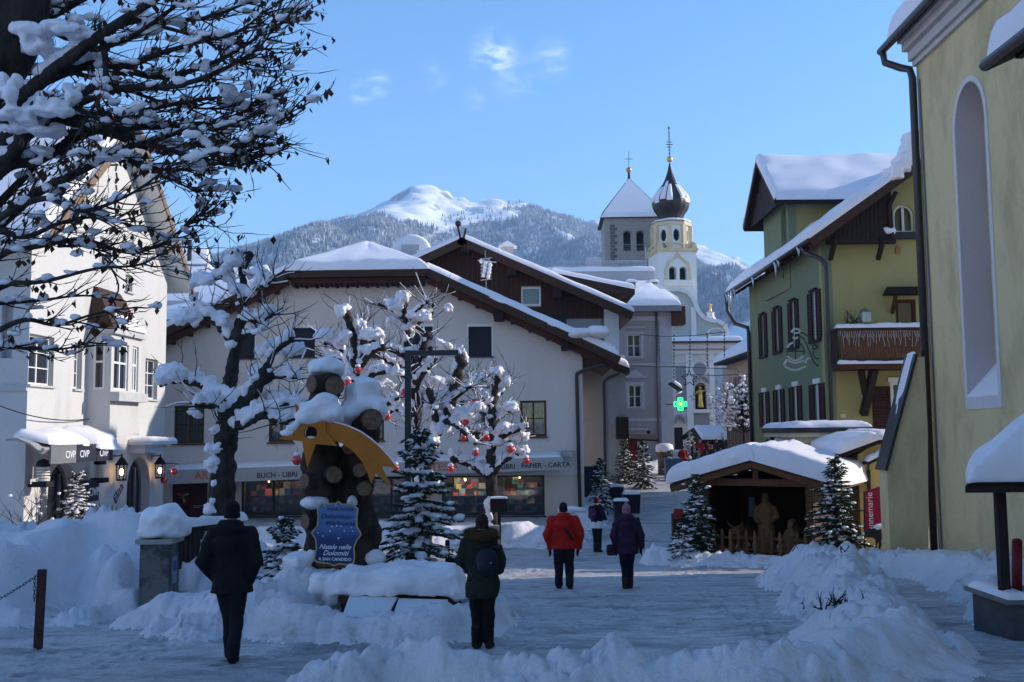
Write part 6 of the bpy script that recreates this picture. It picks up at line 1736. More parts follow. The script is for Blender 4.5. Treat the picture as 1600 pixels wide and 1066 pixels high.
for z0, z1, g, in ((Z(399), Z(396), .25), (Z(396), Z(393.5), .45)):
 b.box((tc.x, tc.y, (z0 + z1) / 2), (2 * hs + g, 2 * hs + g, z1 - z0), rad(TA))
b.build('cornice', OCHRE, tw, world=True)
b = MB()
for k in range(4):
 FS = Facade(tower_pt(rad(225 + 90 * k), hs * math.sqrt(2) * 1.02, 0), tower_pt(rad(315 + 90 * k), hs * math.sqrt(2) * 1.02, 0))
 for uu, rr in ((FS.L / 2, 1.05), (FS.L * .12, .65), (FS.L * .88, .65)):
  for q in range(8):
   a0_, a1_ = math.pi * q / 8, math.pi * (q + 1) / 8
   b.prism([FS.p(uu + rr * math.cos(a) * s, Z(393.5) + .8 * math.sin(a) * s, 0) for a, s in ((a0_, 1), (a1_, 1), (a1_, .75), (a0_, .75))], -FS.n * .5)
b.build('gablet', OCHRE, tw, world=True)
rd = (at(1082, 370, yt).x - at(1028, 370, yt).x) / 2 * 1.02
def octring(r, z): return [tower_pt(rad(22.5 + 45 * k), r / math.cos(rad(22.5)) * .96, z) for k in range(8)]
b = MB(); b.prism(octring(rd, Z(394)), (0, 0, Z(351) - Z(394)))
c_ = MB()
for k in range(8):
 FS = Facade(octring(rd, 0)[k], octring(rd, 0)[(k + 1) % 8]); n_ = FS.n
 ctr = (FS.p(FS.L / 2, (Z(373) + Z(371)) / 2, 0))
 pts = [ctr + FS.u * .38 * math.cos(a) + Vector((0, 0, .72 * math.sin(a))) for a in np.linspace(0, 2 * math.pi, 13)[:-1]]
 c_.prism([p_ + n_ * .3 for p_ in pts], -n_ * .9)
DR = carve(b, c_); dr_ = DR.build('lantern_drum', TOWW, tw, world=True)
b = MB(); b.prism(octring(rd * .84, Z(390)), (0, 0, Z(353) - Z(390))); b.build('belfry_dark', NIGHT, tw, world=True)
b = MB()
for k in range(8):
 p0 = octring(rd * 1.02, 0)[k]; b.box((p0.x, p0.y, (Z(394) + Z(356)) / 2), (.5, .5, Z(356) - Z(394)), rad(TA + 22.5 + 45 * k))
b.prism(octring(rd * 1.10, Z(356)), (0, 0, Z(351) - Z(356))); b.build('pilaster_and_cornice', OCHRE, tw, world=True)
b = MB(); rr = (at(1085, 348, yt).x - at(1024, 348, yt).x) / 2
b.prism(octring(rr, Z(351)), (0, 0, .12)); b.build('eaves', GREYMETAL, tw, world=True)
b = MB(); b.s = True
rs_ = [(rr * 1.0, Z(351) + .13), (rr * 1.0, Z(351) + .3), (rr * .9, Z(346.5)), (rr * .65, Z(344))]
b.lathe((tc.x, tc.y, 0), rs_, 8, rad(22.5 + TA)); b.build('snow_cap', SNOW_ROOF, tw, world=True)
COPPER = mat('dark_copper', (.028, .021, .019), .38, .3, 2, .1, 20, .5, metal=.3)
def onion_r(t):
 pts = [(346, 19), (341, 19.5), (336, 22), (330, 26.5), (324, 29.3), (318, 30), (312, 29), (306, 25), (300, 20.5), (294, 16), (288, 12), (282, 9), (275, 6.2), (268, 4), (260, 2), (255, 1.2)]
 return pts
prof = [(p_[1] * yt / 1600, Z(p_[0])) for p_ in onion_r(0)]
b = MB(); b.s = True; n_ = 48; vs = []; fs = []
for r_, z in prof:
 for k in range(n_):
  a = 2 * math.pi * k / n_
  rib = 1 - .045 * abs(math.sin(a * 8)) ** .6
  vs.append(Vector((tc.x + r_ * rib * math.cos(a), tc.y + r_ * rib * math.sin(a), z)))
for i in range(len(prof) - 1):
 for k in range(n_):
  fs.append((i * n_ + k, i * n_ + (k + 1) % n_, (i + 1) * n_ + (k + 1) % n_, (i + 1) * n_ + k))
b.add(vs, fs); on = b.build('onion_dome', COPPER, tw, world=True)
b = MB(); b.s = True
pz = [p_[0] for p_ in onion_r(0)]; prr = [p_[1] for p_ in onion_r(0)]
for k in range(16):
 if k in (12,):
  continue
 a0_, a1_ = 2 * math.pi * (k + .06) / 16, 2 * math.pi * (k + .94) / 16
 lo = 318 + 2.5 * math.sin(k * 2.3); hi = 291 + 7 * math.sin(k * 1.7)
 rows = 10; cc = 6; vs = []; fs = []
 for i in range(rows + 1):
  py = lo + (hi - lo) * i / rows
  r_ = np.interp(-py, [-x for x in pz], prr) * yt / 1600
  for j in range(cc + 1):
   e = min(i, rows - i, j * 2, (cc - j) * 2) / 3
   h_ = .13 * min(1, e) ** .5 - .02
   a = a0_ + (a1_ - a0_) * j / cc
   vs.append(Vector((tc.x + (r_ + h_) * math.cos(a), tc.y + (r_ + h_) * math.sin(a), Z(py) + h_ * .6)))
 for i in range(rows):
  for j in range(cc):
   q = i * (cc + 1) + j; fs.append((q, q + 1, q + cc + 2, q + cc + 1))
 b.add(vs, fs)
b.build('snow_cap', SNOW_ROOF, tw, world=True)
b = MB(); b.ball((tc.x, tc.y, Z(249)), .36, 14, 10); b.build('gilt_ball', GOLD, tw, world=True, smooth=True)
b = MB(); IR = mat('cross_iron', (.22, .2, .17), .5, .2, 2, metal=.5)
b.bar((tc.x, tc.y, Z(254)), (tc.x, tc.y, Z(199)), .09)
for py, hl in ((226, .42), (222, .32), (230, .32)):
 b.bar((tc.x - hl, tc.y, Z(py)), (tc.x + hl, tc.y, Z(py)), .09)
for py in (208, 213, 218, 235, 240):
 b.bar((tc.x - .14, tc.y, Z(py)), (tc.x + .14, tc.y, Z(py)), .08)
b.ball((tc.x, tc.y, Z(200)), .16, 8, 6); b.build('cross', IR, tw, world=True)
# ---- the square stone tower
ST = thing('tower', 'square grey stone bell tower with steep snow covered pyramid roof', 'tower', (at(985, 700, 128).x, 128, gz(120)))
ys = 122.0; xl, xr = at(944.5, 380, ys).x, at(1036, 380, ys).x; wd = xr - xl
Zs = lambda py: at(985, py, ys).z
FT = Facade(Vector((xl, ys, 0)), Vector((xr, ys - .25, 0)))
c_ = MB()
for x0, x1 in ((974, 985.5), (994.5, 1006)):
 r = FT.rect(x0, 361, x1, 392); arch_cut(c_, FT, *r, .7)
b = MB(); b.prism([FT.p(0, -2, 0), FT.p(FT.L, -2, 0), FT.p(FT.L, Zs(341), 0), FT.p(0, Zs(341), 0)], -FT.n * wd)
tw = carve(b, c_); tw.build('wall', STONE, ST, world=True)
for x0, x1 in ((974, 985.5), (994.5, 1006)):
 r = FT.rect(x0, 361, x1, 392); b = MB(); FT.box(b, r[0], r[1], r[2], r[3], -.75, -.66); o = b.build('bell_opening_dark', NIGHT, ST, world=True)
 b = MB()
 zz = r[2] + (r[3] - r[2]) * .30
 for k in range(4):
  FT.box(b, r[0], r[1], r[2] + k * .18, r[2] + .06 + k * .18, -.5, -.42)
 FT.box(b, r[0], r[1], zz, zz + .14, -.5, -.2); o2 = b.build('louvre', GREYMETAL, o, world=True)
 b = MB()
 um_, rr = (r[0] + r[1]) / 2, (r[1] - r[0]) / 2
 zc_ = r[3] - rr
 for q in range(7):
  a0_, a1_ = math.pi * (q + .08) / 7, math.pi * (q + .92) / 7
  b.prism([FT.p(um_ + rr * math.cos(a) * s, zc_ + rr * math.sin(a) * s, .0) for a, s in ((a0_, 1.02), (a1_, 1.02), (a1_, 1.4), (a0_, 1.4))], FT.n * .06)
 b.build('arch_stone', mat('lighter_stone', (.25, .235, .215), .9, .2, 3, .3), o, world=True, kind='stuff')
nq = 11; qs = mat('quoin_stone', (.13, .125, .12), .9, .25, 2, .5)
for k in range(nq):
 for side in (0, 1):
  z0 = Zs(408) + (Zs(350) - Zs(408)) * k / nq; hh = (Zs(350) - Zs(408)) / nq * .8
  L_ = .55 + .25 * (k % 2)
  b = MB(); u0 = .75 if side == 0 else FT.L - .2 - L_
  if side == 0: FT.box(b, .72, .72 + L_, z0, z0 + hh, .0, .07)
  else: FT.box(b, FT.L - .1 - L_, FT.L - .1, z0, z0 + hh, .0, .07)
  b.build('stone', qs, ST, world=True)
ap_ = Vector(((xl + xr) / 2, ys + wd / 2, at(985, 280, ys + wd / 2).z)); g = .45
cz = Zs(341)
cn = [FT.p(-g, cz, g), FT.p(FT.L + g, cz, g), FT.p(FT.L + g, cz, -wd - g), FT.p(-g, cz, -wd - g)]
b = MB(); b.add(cn + [ap_], [(0, 3, 2, 1), (0, 1, 4), (1, 2, 4), (2, 3, 4), (3, 0, 4)]); rf = b.build('roof', DARKWOOD, ST, world=True)
b = MB()
up = Vector((0, 0, .02))
for k in range(4):
 a_, c_ = cn[k], cn[(k + 1) % 4]
 m_ = (a_ + c_) / 2; out = Vector((m_.x - ap_.x, m_.y - ap_.y, 0)).normalized() * .18
 nrows = 10; vs = []; fs = []
 for i in range(nrows + 1):
  t = i / nrows
  for j in range(nrows + 1):
   s = j / nrows
   p_ = (a_.lerp(c_, s)).lerp(ap_, t)
   e = min(1, min(i * 2, 2) / 2 + 0); h_ = .9 if t > 0 else .15
   p_ = p_ + out * h_ * (1 - t * .6) + up + Vector((0, 0, .12 * h_))
   vs.append(p_)
 for i in range(nrows):
  for j in range(nrows):
   q = i * (nrows + 1) + j; fs.append((q, q + 1, q + nrows + 2, q + nrows + 1))
 b.add(vs, fs)
b.build('snow_cap', SNOW_ROOF, rf, world=True)
b = MB(); b.cyl(ap_ + Vector((0, 0, -.2)), ap_ + Vector((0, 0, 1.1)), .2, .12, 8); b.build('spike', COPPER, rf, world=True)
b = MB(); b.ball(ap_ + Vector((0, 0, 1.15)), .36, 12, 8); b.build('gilt_ball', mat('dull_gilt', (.5, .27, .14), .4, .1, 3, metal=.7), rf, world=True, smooth=True)
b = MB(); b.bar(ap_ + Vector((0, 0, 1.3)), ap_ + Vector((.05, 0, 3.6)), .07); b.bar(ap_ + Vector((-.5, 0, 2.55)), ap_ + Vector((.52, 0, 2.55)), .07); b.build('cross', mat('cross_iron', (.2, .2, .2)), rf, world=True)
# ================================================================= PEACH HOUSE
PEACHW = stain_mat('peach_render', (.52, .34, .22), (.44, .29, .20), bump=.2, scale=.5)
PH = thing('house', 'peach coloured house with snowy eaves beyond the green house', 'house', (at(1155, 700, 92).x + 3, 95, gz(90)))
F = Facade(Vector((21.2, 101, 0)), Vector((21.0, 78, 0)))
zt = F.uv(1145, 568)[1]
ws = [F.rect(1147, 590, 1151, 611), F.rect(1153.5, 589, 1158, 611), F.rect(1160, 588, 1165, 611)]
b = F.wall([(0, -2), (F.L, -2), (F.L, zt), (0, zt)], .5, []); b.build('wall', PEACHW, PH, world=True)
b = MB(); F.box(b, 0, .5, -2, zt, -9, -.51); b.build('wall', PEACHW, PH, world=True)
for r in ws:
 b = MB(); F.box(b, r[0], r[1], r[2], r[3], 0, .08); b.build('shutter', mat('dusty_rose_shutter', (.22, .13, .11), .8, .15, 4), PH, world=True)
b = MB(); F.box(b, -.5, F.L, zt, zt + .25, -9, 1.2); rf = b.build('eaves', DARKWOOD, PH, world=True)
b = MB(); snow_slab(b, F.p(-.6, zt + .26, 1.25), F.p(F.L, zt + .26, 1.25), F.p(F.L, zt + 2.6, -3), F.p(-.6, zt + 2.6, -3), .6, 24, 12, 5); b.build('snow_cap', SNOW_ROOF, rf, world=True)
b = MB(); F.box(b, -.3, F.L, zt + 2.2, zt + 4.2, -9, -3); b.build('attic', DARKWOOD, PH, world=True)
b = MB(); snow_slab(b, F.p(-.6, zt + 4.2, -2.6), F.p(F.L, zt + 4.2, -2.6), F.p(F.L, zt + 6, -8), F.p(-.6, zt + 6, -8), .6, 20, 12, 6); b.build('snow_cap', SNOW_ROOF, rf, world=True)
b = MB(); b.box((at(1137.5, 640, 104).x, 106, 3), (.95, 4, 10.4)); tag(b.build('house', mat('far_white_wall', (.50, .52, .55), .9, .1, .6), None), 'thin slice of a pale house between church and peach house', 'house')
# ================================================================= MARKET SQUARE AT THE STREET END
MS = thing('market_stall', 'wooden market stall with snow covered gable roof before the church', 'stall', (at(1110, 720, 84).x, 84, gz(84)))
q = lambda px, py, y=84: at(px, py, y)
b = MB(); A, B, C, D = q(1097, 687), q(1143, 687), q(1128, 669, 85.5), q(1084, 668, 85.5)
b.prism([A, B, C, D], (0, 0, -.12)); b.prism([D + Vector((0, .01, 0)), C + Vector((0, .01, 0)), C + Vector((1.0, 2, -.9)), D + Vector((-1.0, 2, -.9))], (0, 0, -.12)); rf = b.build('roof', DARKWOOD, MS, world=True)
b = MB(); snow_slab(b, A, B, C, D, .3, 18, 10, 4, edge=.2); b.build('snow_cap', SNOW_ROOF, rf, world=True)
b = MB(); zb_ = gz(84)
b.prism([q(1074, 690, 85), A + Vector((0, 0, -.14)), D + Vector((0, 0, -.14))], (0, .15, 0)); b.box(((q(1080, 700).x + B.x) / 2 + .1, 86, (A.z + zb_) / 2 - .1), (B.x - q(1080, 700).x - .4, 2.2, A.z - zb_ - .1)); b.build('body', REDWOOD, MS, world=True)
b = MB()
for px in (1128, 1139):
 b.cyl(q(px, 692, 83.6), q(px, 676, 83.6), .035, n=6)
b.build('lamp_pole', GREYMETAL, MS, world=True, kind='stuff')
b = MB(); A2 = q(1141, 677, 83.8); b.box(A2 + Vector((.25, 0, .1)), (.5, .05, .55)); tag(b.build('price_board', OCHRE, None), 'small yellow board hanging at the market stall corner', 'board')
PF = thing('board_fence', 'tall weathered board fence with a snowy top rail beside the market stall', 'fence', (at(1155, 705, 72).x, 72, gz(72)))
x0, x1 = at(1136, 690, 72).x, at(1180, 690, 72).x; z0, z1 = gz(72) - .2, at(1155, 666, 72).z
nb_ = 15
bm_ = MB(); wd = (x1 - x0) / nb_; bm_.box((0, 0, 0), (wd - .015, .04, z1 - z0))
for k in range(nb_):
 b = MB(); b.box((x0 + wd * (k + .5), 72 + .02 * (k % 2), (z0 + z1) / 2 - .04 * (k % 3)), (wd - .02, .04, z1 - z0 - .1)); b.build('board', wood_mat('grey_board', (.13, .095, .075), (.07, .05, .04)), PF, world=True)
b = MB(); snow_slab(b, (x0 - .1, 71.85, z1 - .02), (x1, 71.85, z1 - .02), (x1, 72.2, z1 - .02), (x0 - .1, 72.2, z1 - .02), .2, 16, 6, 3, edge=.1); b.build('snow_cap', SNOW, PF, world=True)
PX = thing('pharmacy_cross', 'lit green pharmacy cross sign hung out from the grey corner house', 'sign', at(1063, 631, 68))
c0 = at(1063, 631.5, 68); GREENL = mat('green_neon', (.02, .5, .1), .5, 0, 1, emit=(.02, 1.0, .16), estr=2.6); ORL = mat('orange_neon', (.6, .2, .02), .5, 0, 1, emit=(1, .28, .05), estr=1.2)
def cross(s, t): return [(-t, -s), (t, -s), (t, -t), (s, -t), (s, t), (t, t), (t, s), (-t, s), (-t, t), (-s, t), (-s, -t), (-t, -t)]
b = MB(); b.prism([c0 + Vector((x, .02, z)) for x, z in cross(.44, .17)], (0, .15, 0)); b.build('housing', BLACK, PX, world=True)
b = MB()
for s, t in ((.40, .145), (.25, .07)):
 P = cross(s, t)
 for i in range(12):
  b.bar(c0 + Vector((P[i][0], -.02, P[i][1])), c0 + Vector((P[(i + 1) % 12][0], -.02, P[(i + 1) % 12][1])), .05)
b.build('neon_tube', GREENL, PX, world=True)
b = MB(); b.ball(c0 + Vector((0, -.03, 0)), (.10, .04, .10), 8, 6); b.build('center_light', ORL, PX, world=True)
b = MB(); b.bar(c0 + Vector((-.3, .1, 0)), c0 + Vector((-.9, .4, 0)), .06); b.build('bracket', DARKMETAL, PX, world=True)
b = MB(); q0, q1 = at(1050, 597, 66), at(1066, 608, 66); b.prism([q0, q1, q1 + Vector((0, 0, -.1)), q0 + Vector((0, 0, -.1))], (0, 1.6, 0)); SR = b.build('shop_canopy', DARKWOOD, None)
tag(SR, 'little snowy canopy on the side of the grey corner house above the green cross', 'canopy')
b = MB(); snow_slab(b, q0, q1, q1 + Vector((0, 1.6, 0)), q0 + Vector((0, 1.6, 0)), .25, 10, 8, 4, edge=.15); b.bar(q1 + Vector((0, .2, -.15)), q0 + Vector((.1, .2, -.9)), .1); b.build('snow_cap', SNOW, SR)
def wire(pts, lab, drops=(), y=66):
 T = thing('light_string', lab, 'light string', at(*pts[0], y))
 b = MB(); P = []
 for (a, c) in zip(pts[:-1], pts[1:]):
  p0, p1 = at(*a, y), at(*c, y)
  P += [p0.lerp(p1, t) for t in np.linspace(0, 1, 8)[:-1]]
 P.append(at(*pts[-1], y)); b.tube(P, .022, 4); b.build('wire', DARKMETAL, T, world=True)
 for px, py0, py1 in drops:
  b = MB(); p0, p1 = at(px, py0, y), at(px, py1, y); n_ = int((p0 - p1).length / .22)
  b.bar(p0, p1, .02)
  for k in range(n_):
   q_ = p0.lerp(p1, k / n_); b.box(q_, (.07, .07, .1))
  b.build('bulb_chain', BLACK, T, world=True)
wire([(1000, 523), (1040, 526), (1078, 525), (1105, 522), (1132, 519)], 'sagging wire with five hanging bulb chains across the church gable', [(1027, 525, 558), (1053, 525, 600), (1078, 525, 575), (1105, 522, 577), (1132, 519, 560)])
wire([(975, 571), (1040, 573), (1100, 575), (1150, 577)], 'thin wire crossing the church front below the cornice')
wire([(1070, 585), (1120, 587), (1180, 584)], 'thin wire carrying the large star over the market', y=64)
def star_wire(px, py, r, lab, y=64, w=.05):
 c0 = at(px, py, y); R_ = r * y / 1600; b = MB(); P = []
 for k in range(10):
  a = math.pi / 2 + k * math.pi / 5; rr = R_ * (1 if k % 2 == 0 else .42); P.append(c0 + Vector((rr * math.cos(a), 0, rr * math.sin(a))))
 for k in range(10): b.bar(P[k], P[(k + 1) % 10], w)
 b.bar(c0 + Vector((0, 0, R_)), c0 + Vector((0, 0, R_ * 1.5)), w)
 tag(b.build('star_ornament', DARKMETAL, None), lab, 'star ornament', 'wire stars over the street')
star_wire(1077, 592, 13, 'large dark wire star hanging before the church medallion'); star_wire(1084, 621, 6, 'small wire star to the left of the red statue niche', 66, .03); star_wire(1114, 634, 7, 'small wire star to the right of the red statue niche', 66, .03)
# ================================================================= THE NATIVITY HUT
HUTW = wood_mat('hut_wood', (.17, .075, .030), (.09, .040, .018))
HUTD = wood_mat('hut_dark_wood', (.095, .046, .024), (.055, .027, .015))
CARVED = wood_mat('carved_wood', (.26, .125, .05), (.19, .09, .036), stretch=(6, 6, 2))
hz = ground_z(7.2, 29.7)
HT = thing('nativity_hut', 'open wooden nativity hut under a thick sheet of snow', 'hut', (6.9, 29.35, hz), rad(-29))
Hh = 2.72; he = 1.98; a_ = 2.42; dp = 3.7
def hutroof(x): return Hh - (Hh - he) * abs(x) / a_
b = MB()
b.prism([(-a_, -.45, he), (0, -.45, Hh), (0, -.45, Hh + .07), (-a_, -.45, he + .07)], (0, dp + .9, 0)); b.prism([(.003, -.45, Hh), (a_, -.45, he), (a_, -.45, he + .07), (.003, -.45, Hh + .07)], (0, dp + .9, 0))
rf = b.build('roof', HUTD, HT)
for s in (-1, 1):
 for y in (-.42, .05):
  b = MB(); b.bar((0, y, Hh - .08), (s * (a_ - .02), y, he - .08), .09, .16); b.build('rafter', HUTW, rf)
b = MB()
for s in (-1, 1):
 for k in range(22):
  x = .08 + k * .106
  b.box((s * x, -.44, hutroof(x) - .10 + .02), (.055, .03, .09))
b.build('rafter_trim', HUTW, rf, kind='stuff')
b = MB(); snow_slab(b, (-a_ - .08, -.58, he + .075), (.12, -.58, Hh + .075), (.12, dp + .5, Hh + .075), (-a_ - .08, dp + .5, he + .075), .52, 30, 22, 4, edge=.26, lump=.12)
snow_slab(b, (-.12, -.58, Hh + .075), (a_ + .08, -.58, he + .075), (a_ + .08, dp + .5, he + .075), (-.12, dp + .5, Hh + .075), .52, 30, 22, 5, edge=.26, lump=.12)
snow_lump(b, (-a_ + .35, -.1, he + .6), (.13, .13, .12), 3); b.build('snow_cap', SNOW, rf)
for x in (-1.5, 1.5):
 for y in (.0, dp):
  for k in range(13 if y == 0 else 1):
   b = MB()
   if y == 0:
    b.box((x, y, .08 + k * .16), (.20 + .02 * (k % 2), .20, .15)); b.build('log_block', HUTW, HT)
   else:
    b.box((x, y, 1.05), (.18, .18, 2.1)); b.build('post', HUTD, HT)
b = MB(); b.box((0, 0, 2.12), (3.5, .16, .20)); b.build('tie_beam', HUTW, HT)
b = MB(); b.box((0, 0, 2.40), (.16, .13, .36)); b.build('king_post', HUTW, HT)
for k in range(20):
 x = -1.58 + k * .166; b = MB(); b.box((x, dp, 1.15), (.1655, .03, 2.3)); b.build('wall_plank', HUTD, HT)
for s in (-1, 1):
 for k in range(14):
  b = MB(); b.box((s * 1.6, dp / 2, .08 + .155 * k), (.035, dp - .02, .1545)); b.build('wall_plank', HUTD, HT)
b = MB(); b.box((-1.2, dp - .04, 1.15), (.20, .03, .62)); b.build('paper_panel', mat('paper', (.42, .45, .50), .8, .1, 3), HT)  # pale paper panel on the back wall of the hut
def fig(f, nm, lab, cat, loc, rz=rad(-29), m_=None):
 o = f.build(nm, m_ or CARVED, None); o.location = loc; o.rotation_euler = (0, 0, rz); return tag(o, lab, cat)
HM = Matrix.Translation(HT.location) @ Matrix.Rotation(rad(-29), 4, 'Z')
b = MB(); b.tube([(0, 0, .0), (0, 0, .5), (0, 0, .95), (0, 0, 1.25), (0, .0, 1.42), (0, 0, 1.48)], [.30, .26, .24, .27, .19, .08], 14, flat=(1, .75)); b.ball((0, -.03, 1.62), (.115, .13, .155), 12, 9); b.ball((0, -.16, 1.6), (.022, .03, .03), 6, 5); b.ball((0, -.10, 1.50), (.07, .06, .10), 8, 6)
for s in (-1, 1):
 b.tube([(s * .22, 0, 1.36), (s * .33, -.02, 1.05), (s * .20, -.24, .92)], [.09, .085, .06], 8); b.ball((s * .15, -.28, .93), .06, 8, 6)
b.tube([(.16, -.32, .0), (.18, -.31, 1.3)], .022, 6)
f = fused(b, .028, 2, lump=.018, lscale=7); fig(f, 'carved_figure', 'tall carved wooden man standing inside the nativity hut', 'wood carving', HM @ Vector((-.05, 1.1, .02)))
b = MB(); b.tube([(0, 0, 0), (0, 0, .35), (0, -.03, .62), (0, -.06, .78)], [.36, .28, .20, .08], 12); b.ball((0, -.10, .90), (.10, .115, .125), 10, 8); b.tube([(-.14, -.02, .7), (-.2, -.22, .5), (-.02, -.32, .56)], [.07, .06, .045], 7); b.tube([(.14, -.02, .7), (.2, -.22, .5), (.02, -.32, .56)], [.07, .06, .045], 7); b.tube([(0, .02, .98), (0, .12, .8), (0, .16, .4)], [.13, .17, .2], 9)
f = fused(b, .026, 2, lump=.015, lscale=7); fig(f, 'carved_figure', 'kneeling carved wooden woman beside the tall carved man', 'wood carving', HM @ Vector((.78, .8, .02)))
b = MB(); b.tube([(0, -.5, .5), (0, -.2, .5), (0, .3, .5), (0, .6, .46)], [.16, .27, .28, .2], 12); b.tube([(0, -.45, .6), (0, -.66, .68), (0, -.86, .56)], [.16, .13, .09], 9)
for s in (-1, 1):
 b.tube([(s * .08, -.6, .76), (s * .20, -.62, .84), (s * .24, -.64, .98)], [.04, .032, .012], 6); b.tube([(s * .1, -.6, .68), (s * .22, -.58, .66)], [.045, .02], 6)
 for y in (-.3, .45): b.tube([(s * .14, y, .4), (s * .14, y, .2), (s * .14, y, 0)], [.09, .06, .055], 7)
f = fused(b, .026, 2, lump=.012, lscale=7); fig(f, 'carved_ox', 'carved wooden ox with short horns at the left inside the hut', 'wood carving', HM @ Vector((-.85, 1.3, .02)))
PK = thing('picket_fence', 'small brown picket fence closing the front of the nativity hut', 'fence', HT.location, rad(-29))
for k in range(13):
 x = -1.45 + k * .235; h_ = .70 + .03 * ((k * 5) % 3)
 b = MB(); b.prism([(x - .045, -.18, .05), (x + .045, -.18, .05), (x + .045, -.18, h_), (x, -.18, h_ + .09), (x - .045, -.18, h_)], (0, .03, 0)); b.build('picket', HUTW if k % 3 else CARVED, PK)
for z in (.25, .56):
 b = MB(); b.box((0, -.13, z), (3.0, .04, .07)); b.build('rail', HUTW, PK)
b = MB(); c0 = at(1061, 838, 30.5); b.box(c0 + Vector((0, .1, -.1)), (.35, .35, 1.5)); o = b.build('kiosk_post', HUTD, None); tag(o, 'brown post with a red notice left of the fir by the hut', 'post')
b = MB(); b.box(at(1060, 803, 30.3), (.26, .02, .30)); b.build('notice', mat('red_notice', (.35, .03, .03), .6), o)
yb = 27.6
BN = thing('banner', 'crimson banner with white vertical lettering leaning by the yellow wall', 'banner', at(1380, 842, yb))
q = [at(1352, 840, yb), at(1404, 842, yb), at(1393, 754, yb + .2), at(1352, 768, yb + .2)]
b = MB().prism(q, (0, .04, 0)); b.build('cloth', mat('crimson_cloth', (.33, .012, .055), .7, .08, 3), BN, world=True)
text('annemarie', .24, at(1365, 829, yb - .02), (0, .0, 1), (0, -1, 0), WHITELET, BN)
b = MB(); b.bar(q[3] + Vector((0, .06, 0)), q[0] + Vector((0, .06, -.3)), .05); b.bar(q[2] + Vector((0, .06, 0)), q[1] + Vector((0, .06, -.3)), .05); b.build('frame_leg', DARKMETAL, BN, world=True, kind='stuff')
sc = at(1383, 862, 26.6)
b = MB()
b.tube([(-.34, 0, .38), (-.2, 0, .42), (.1, 0, .43), (.34, 0, .40)], [.13, .19, .2, .15], 12, flat=(.9, 1)); b.tube([(-.32, 0, .44), (-.46, 0, .48), (-.58, 0, .40)], [.10, .08, .055], 8); b.ball((-.47, .07, .52), (.03, .05, .02), 6, 5); b.ball((-.47, -.07, .52), (.03, .05, .02), 6, 5); b.ball((.38, 0, .44), (.06, .04, .06), 6, 5)
for x in (-.2, .24):
 for y in (-.09, .09): b.tube([(x, y, .3), (x + .01, y, .15), (x, y, -.05)], [.06, .035, .03], 7)
f = fused(b, .022, 2, lump=.02, lscale=12); o = f.build('sheep_figure', mat('dark_fleece', (.03, .03, .032), .95, .3, 9, .5), None); o.location = sc + Vector((0, 0, .08)); o.rotation_euler = (0, 0, rad(8)); o.scale = (.92,) * 3
tag(o, 'dark wooden sheep figure with snow on its back below the banner', 'sheep figure')
b = MB(); b.tube([(-.26, 0, .55), (0, 0, .60), (.3, 0, .56)], [.10, .15, .11], 10, flat=(1.2, .8)); f = fused(b, .03, 2, lump=.03); f.build('snow_cap', SNOW, o)
# ================================================================= THE STAR SCULPTURE OF TREE TRUNKS
TRK = mat('dark_bark', (.030, .021, .017), .9, .4, 7, 1.0, 24, .2, stretch=(1, 1, .35), col2=(.075, .05, .038))
CUT = mat('sawn_wood', (.13, .07, .045), .8, .25, 14, .2, 30, .2, col2=(.23, .14, .09))
ys = 15.7
SC = thing('trunk_sculpture', 'two rough tree trunks with sawn branch stubs topped by snow pillows', 'sculpture', (at(528, 885, ys).x, ys, ground_z(at(528, 885, ys).x, ys)))
S = lambda px, py, dy=0: at(px, py, ys + dy)
b = MB()
b.tube([S(505, 905), S(507, 850), S(500, 790), S(498, 720), S(505, 660), S(508, 620), S(510, 584)], [.34, .30, .27, .25, .24, .24, .25], 14)
b.tube([S(562, 905, .1), S(566, 840, .1), S(560, 770, .1), S(565, 700, .1), S(572, 650, .1), S(571, 632, .1)], [.33, .28, .23, .22, .27, .31], 14)
b.tube([S(535, 905, .25), S(533, 800, .25), S(532, 700, .25)], [.26, .2, .12], 12)
f = fused(b, .05, 2, lump=.05, lscale=4, seed=2); f.build('trunk', TRK, SC, world=True)
for (px, py, dx, dz, r, L_) in ((487, 600, -.75, 0, .135, .42), (523, 603, .30, -.02, .15, .40), (581, 656, .28, 0, .165, .42), (522, 742, .25, 0, .13, .42), (562, 735, -.1, .1, .11, .40), (569, 764, .15, 0, .115, .40), (476, 752, -.7, .05, .12, .40), (477, 815, -.8, 0, .12, .45), (545, 700, .1, 0, .10, .40), (584, 704, .5, .1, .10, .4)):
 d = Vector((dx, -.8, dz)).normalized(); c0 = S(px, py, -.36)
 b = MB(); b.cyl(c0 - d * L_, c0, r * 1.08, r, 14); st = b.build('stub', TRK, SC, world=True)
 b = MB(); b.lathe((0, 0, 0), [(r * .93, 0), (r * .93, .012)], 14)
 R = d.to_track_quat('Z', 'Y').to_matrix(); b.v = [tuple(c0 + R @ Vector(p)) for p in b.v]; cf = b.build('sawn_face', CUT, st, world=True)
 b.v = []; b.f = []; b.mi = []; b.smooth = []
b = MB()
for (px, py, rx, rz_, dy) in ((511, 572, 27, 16, 0), (500, 578, 18, 11, -.1), (522, 578, 18, 11, 0)):
 snow_lump(b, S(px, py, dy), (rx * ys / 1600, .26, rz_ * ys / 1600), px, 14)
f = fused(b, .04, 4, lump=.03, seed=3); f.build('snow_cap', SNOW, SC, world=True)
b = MB()
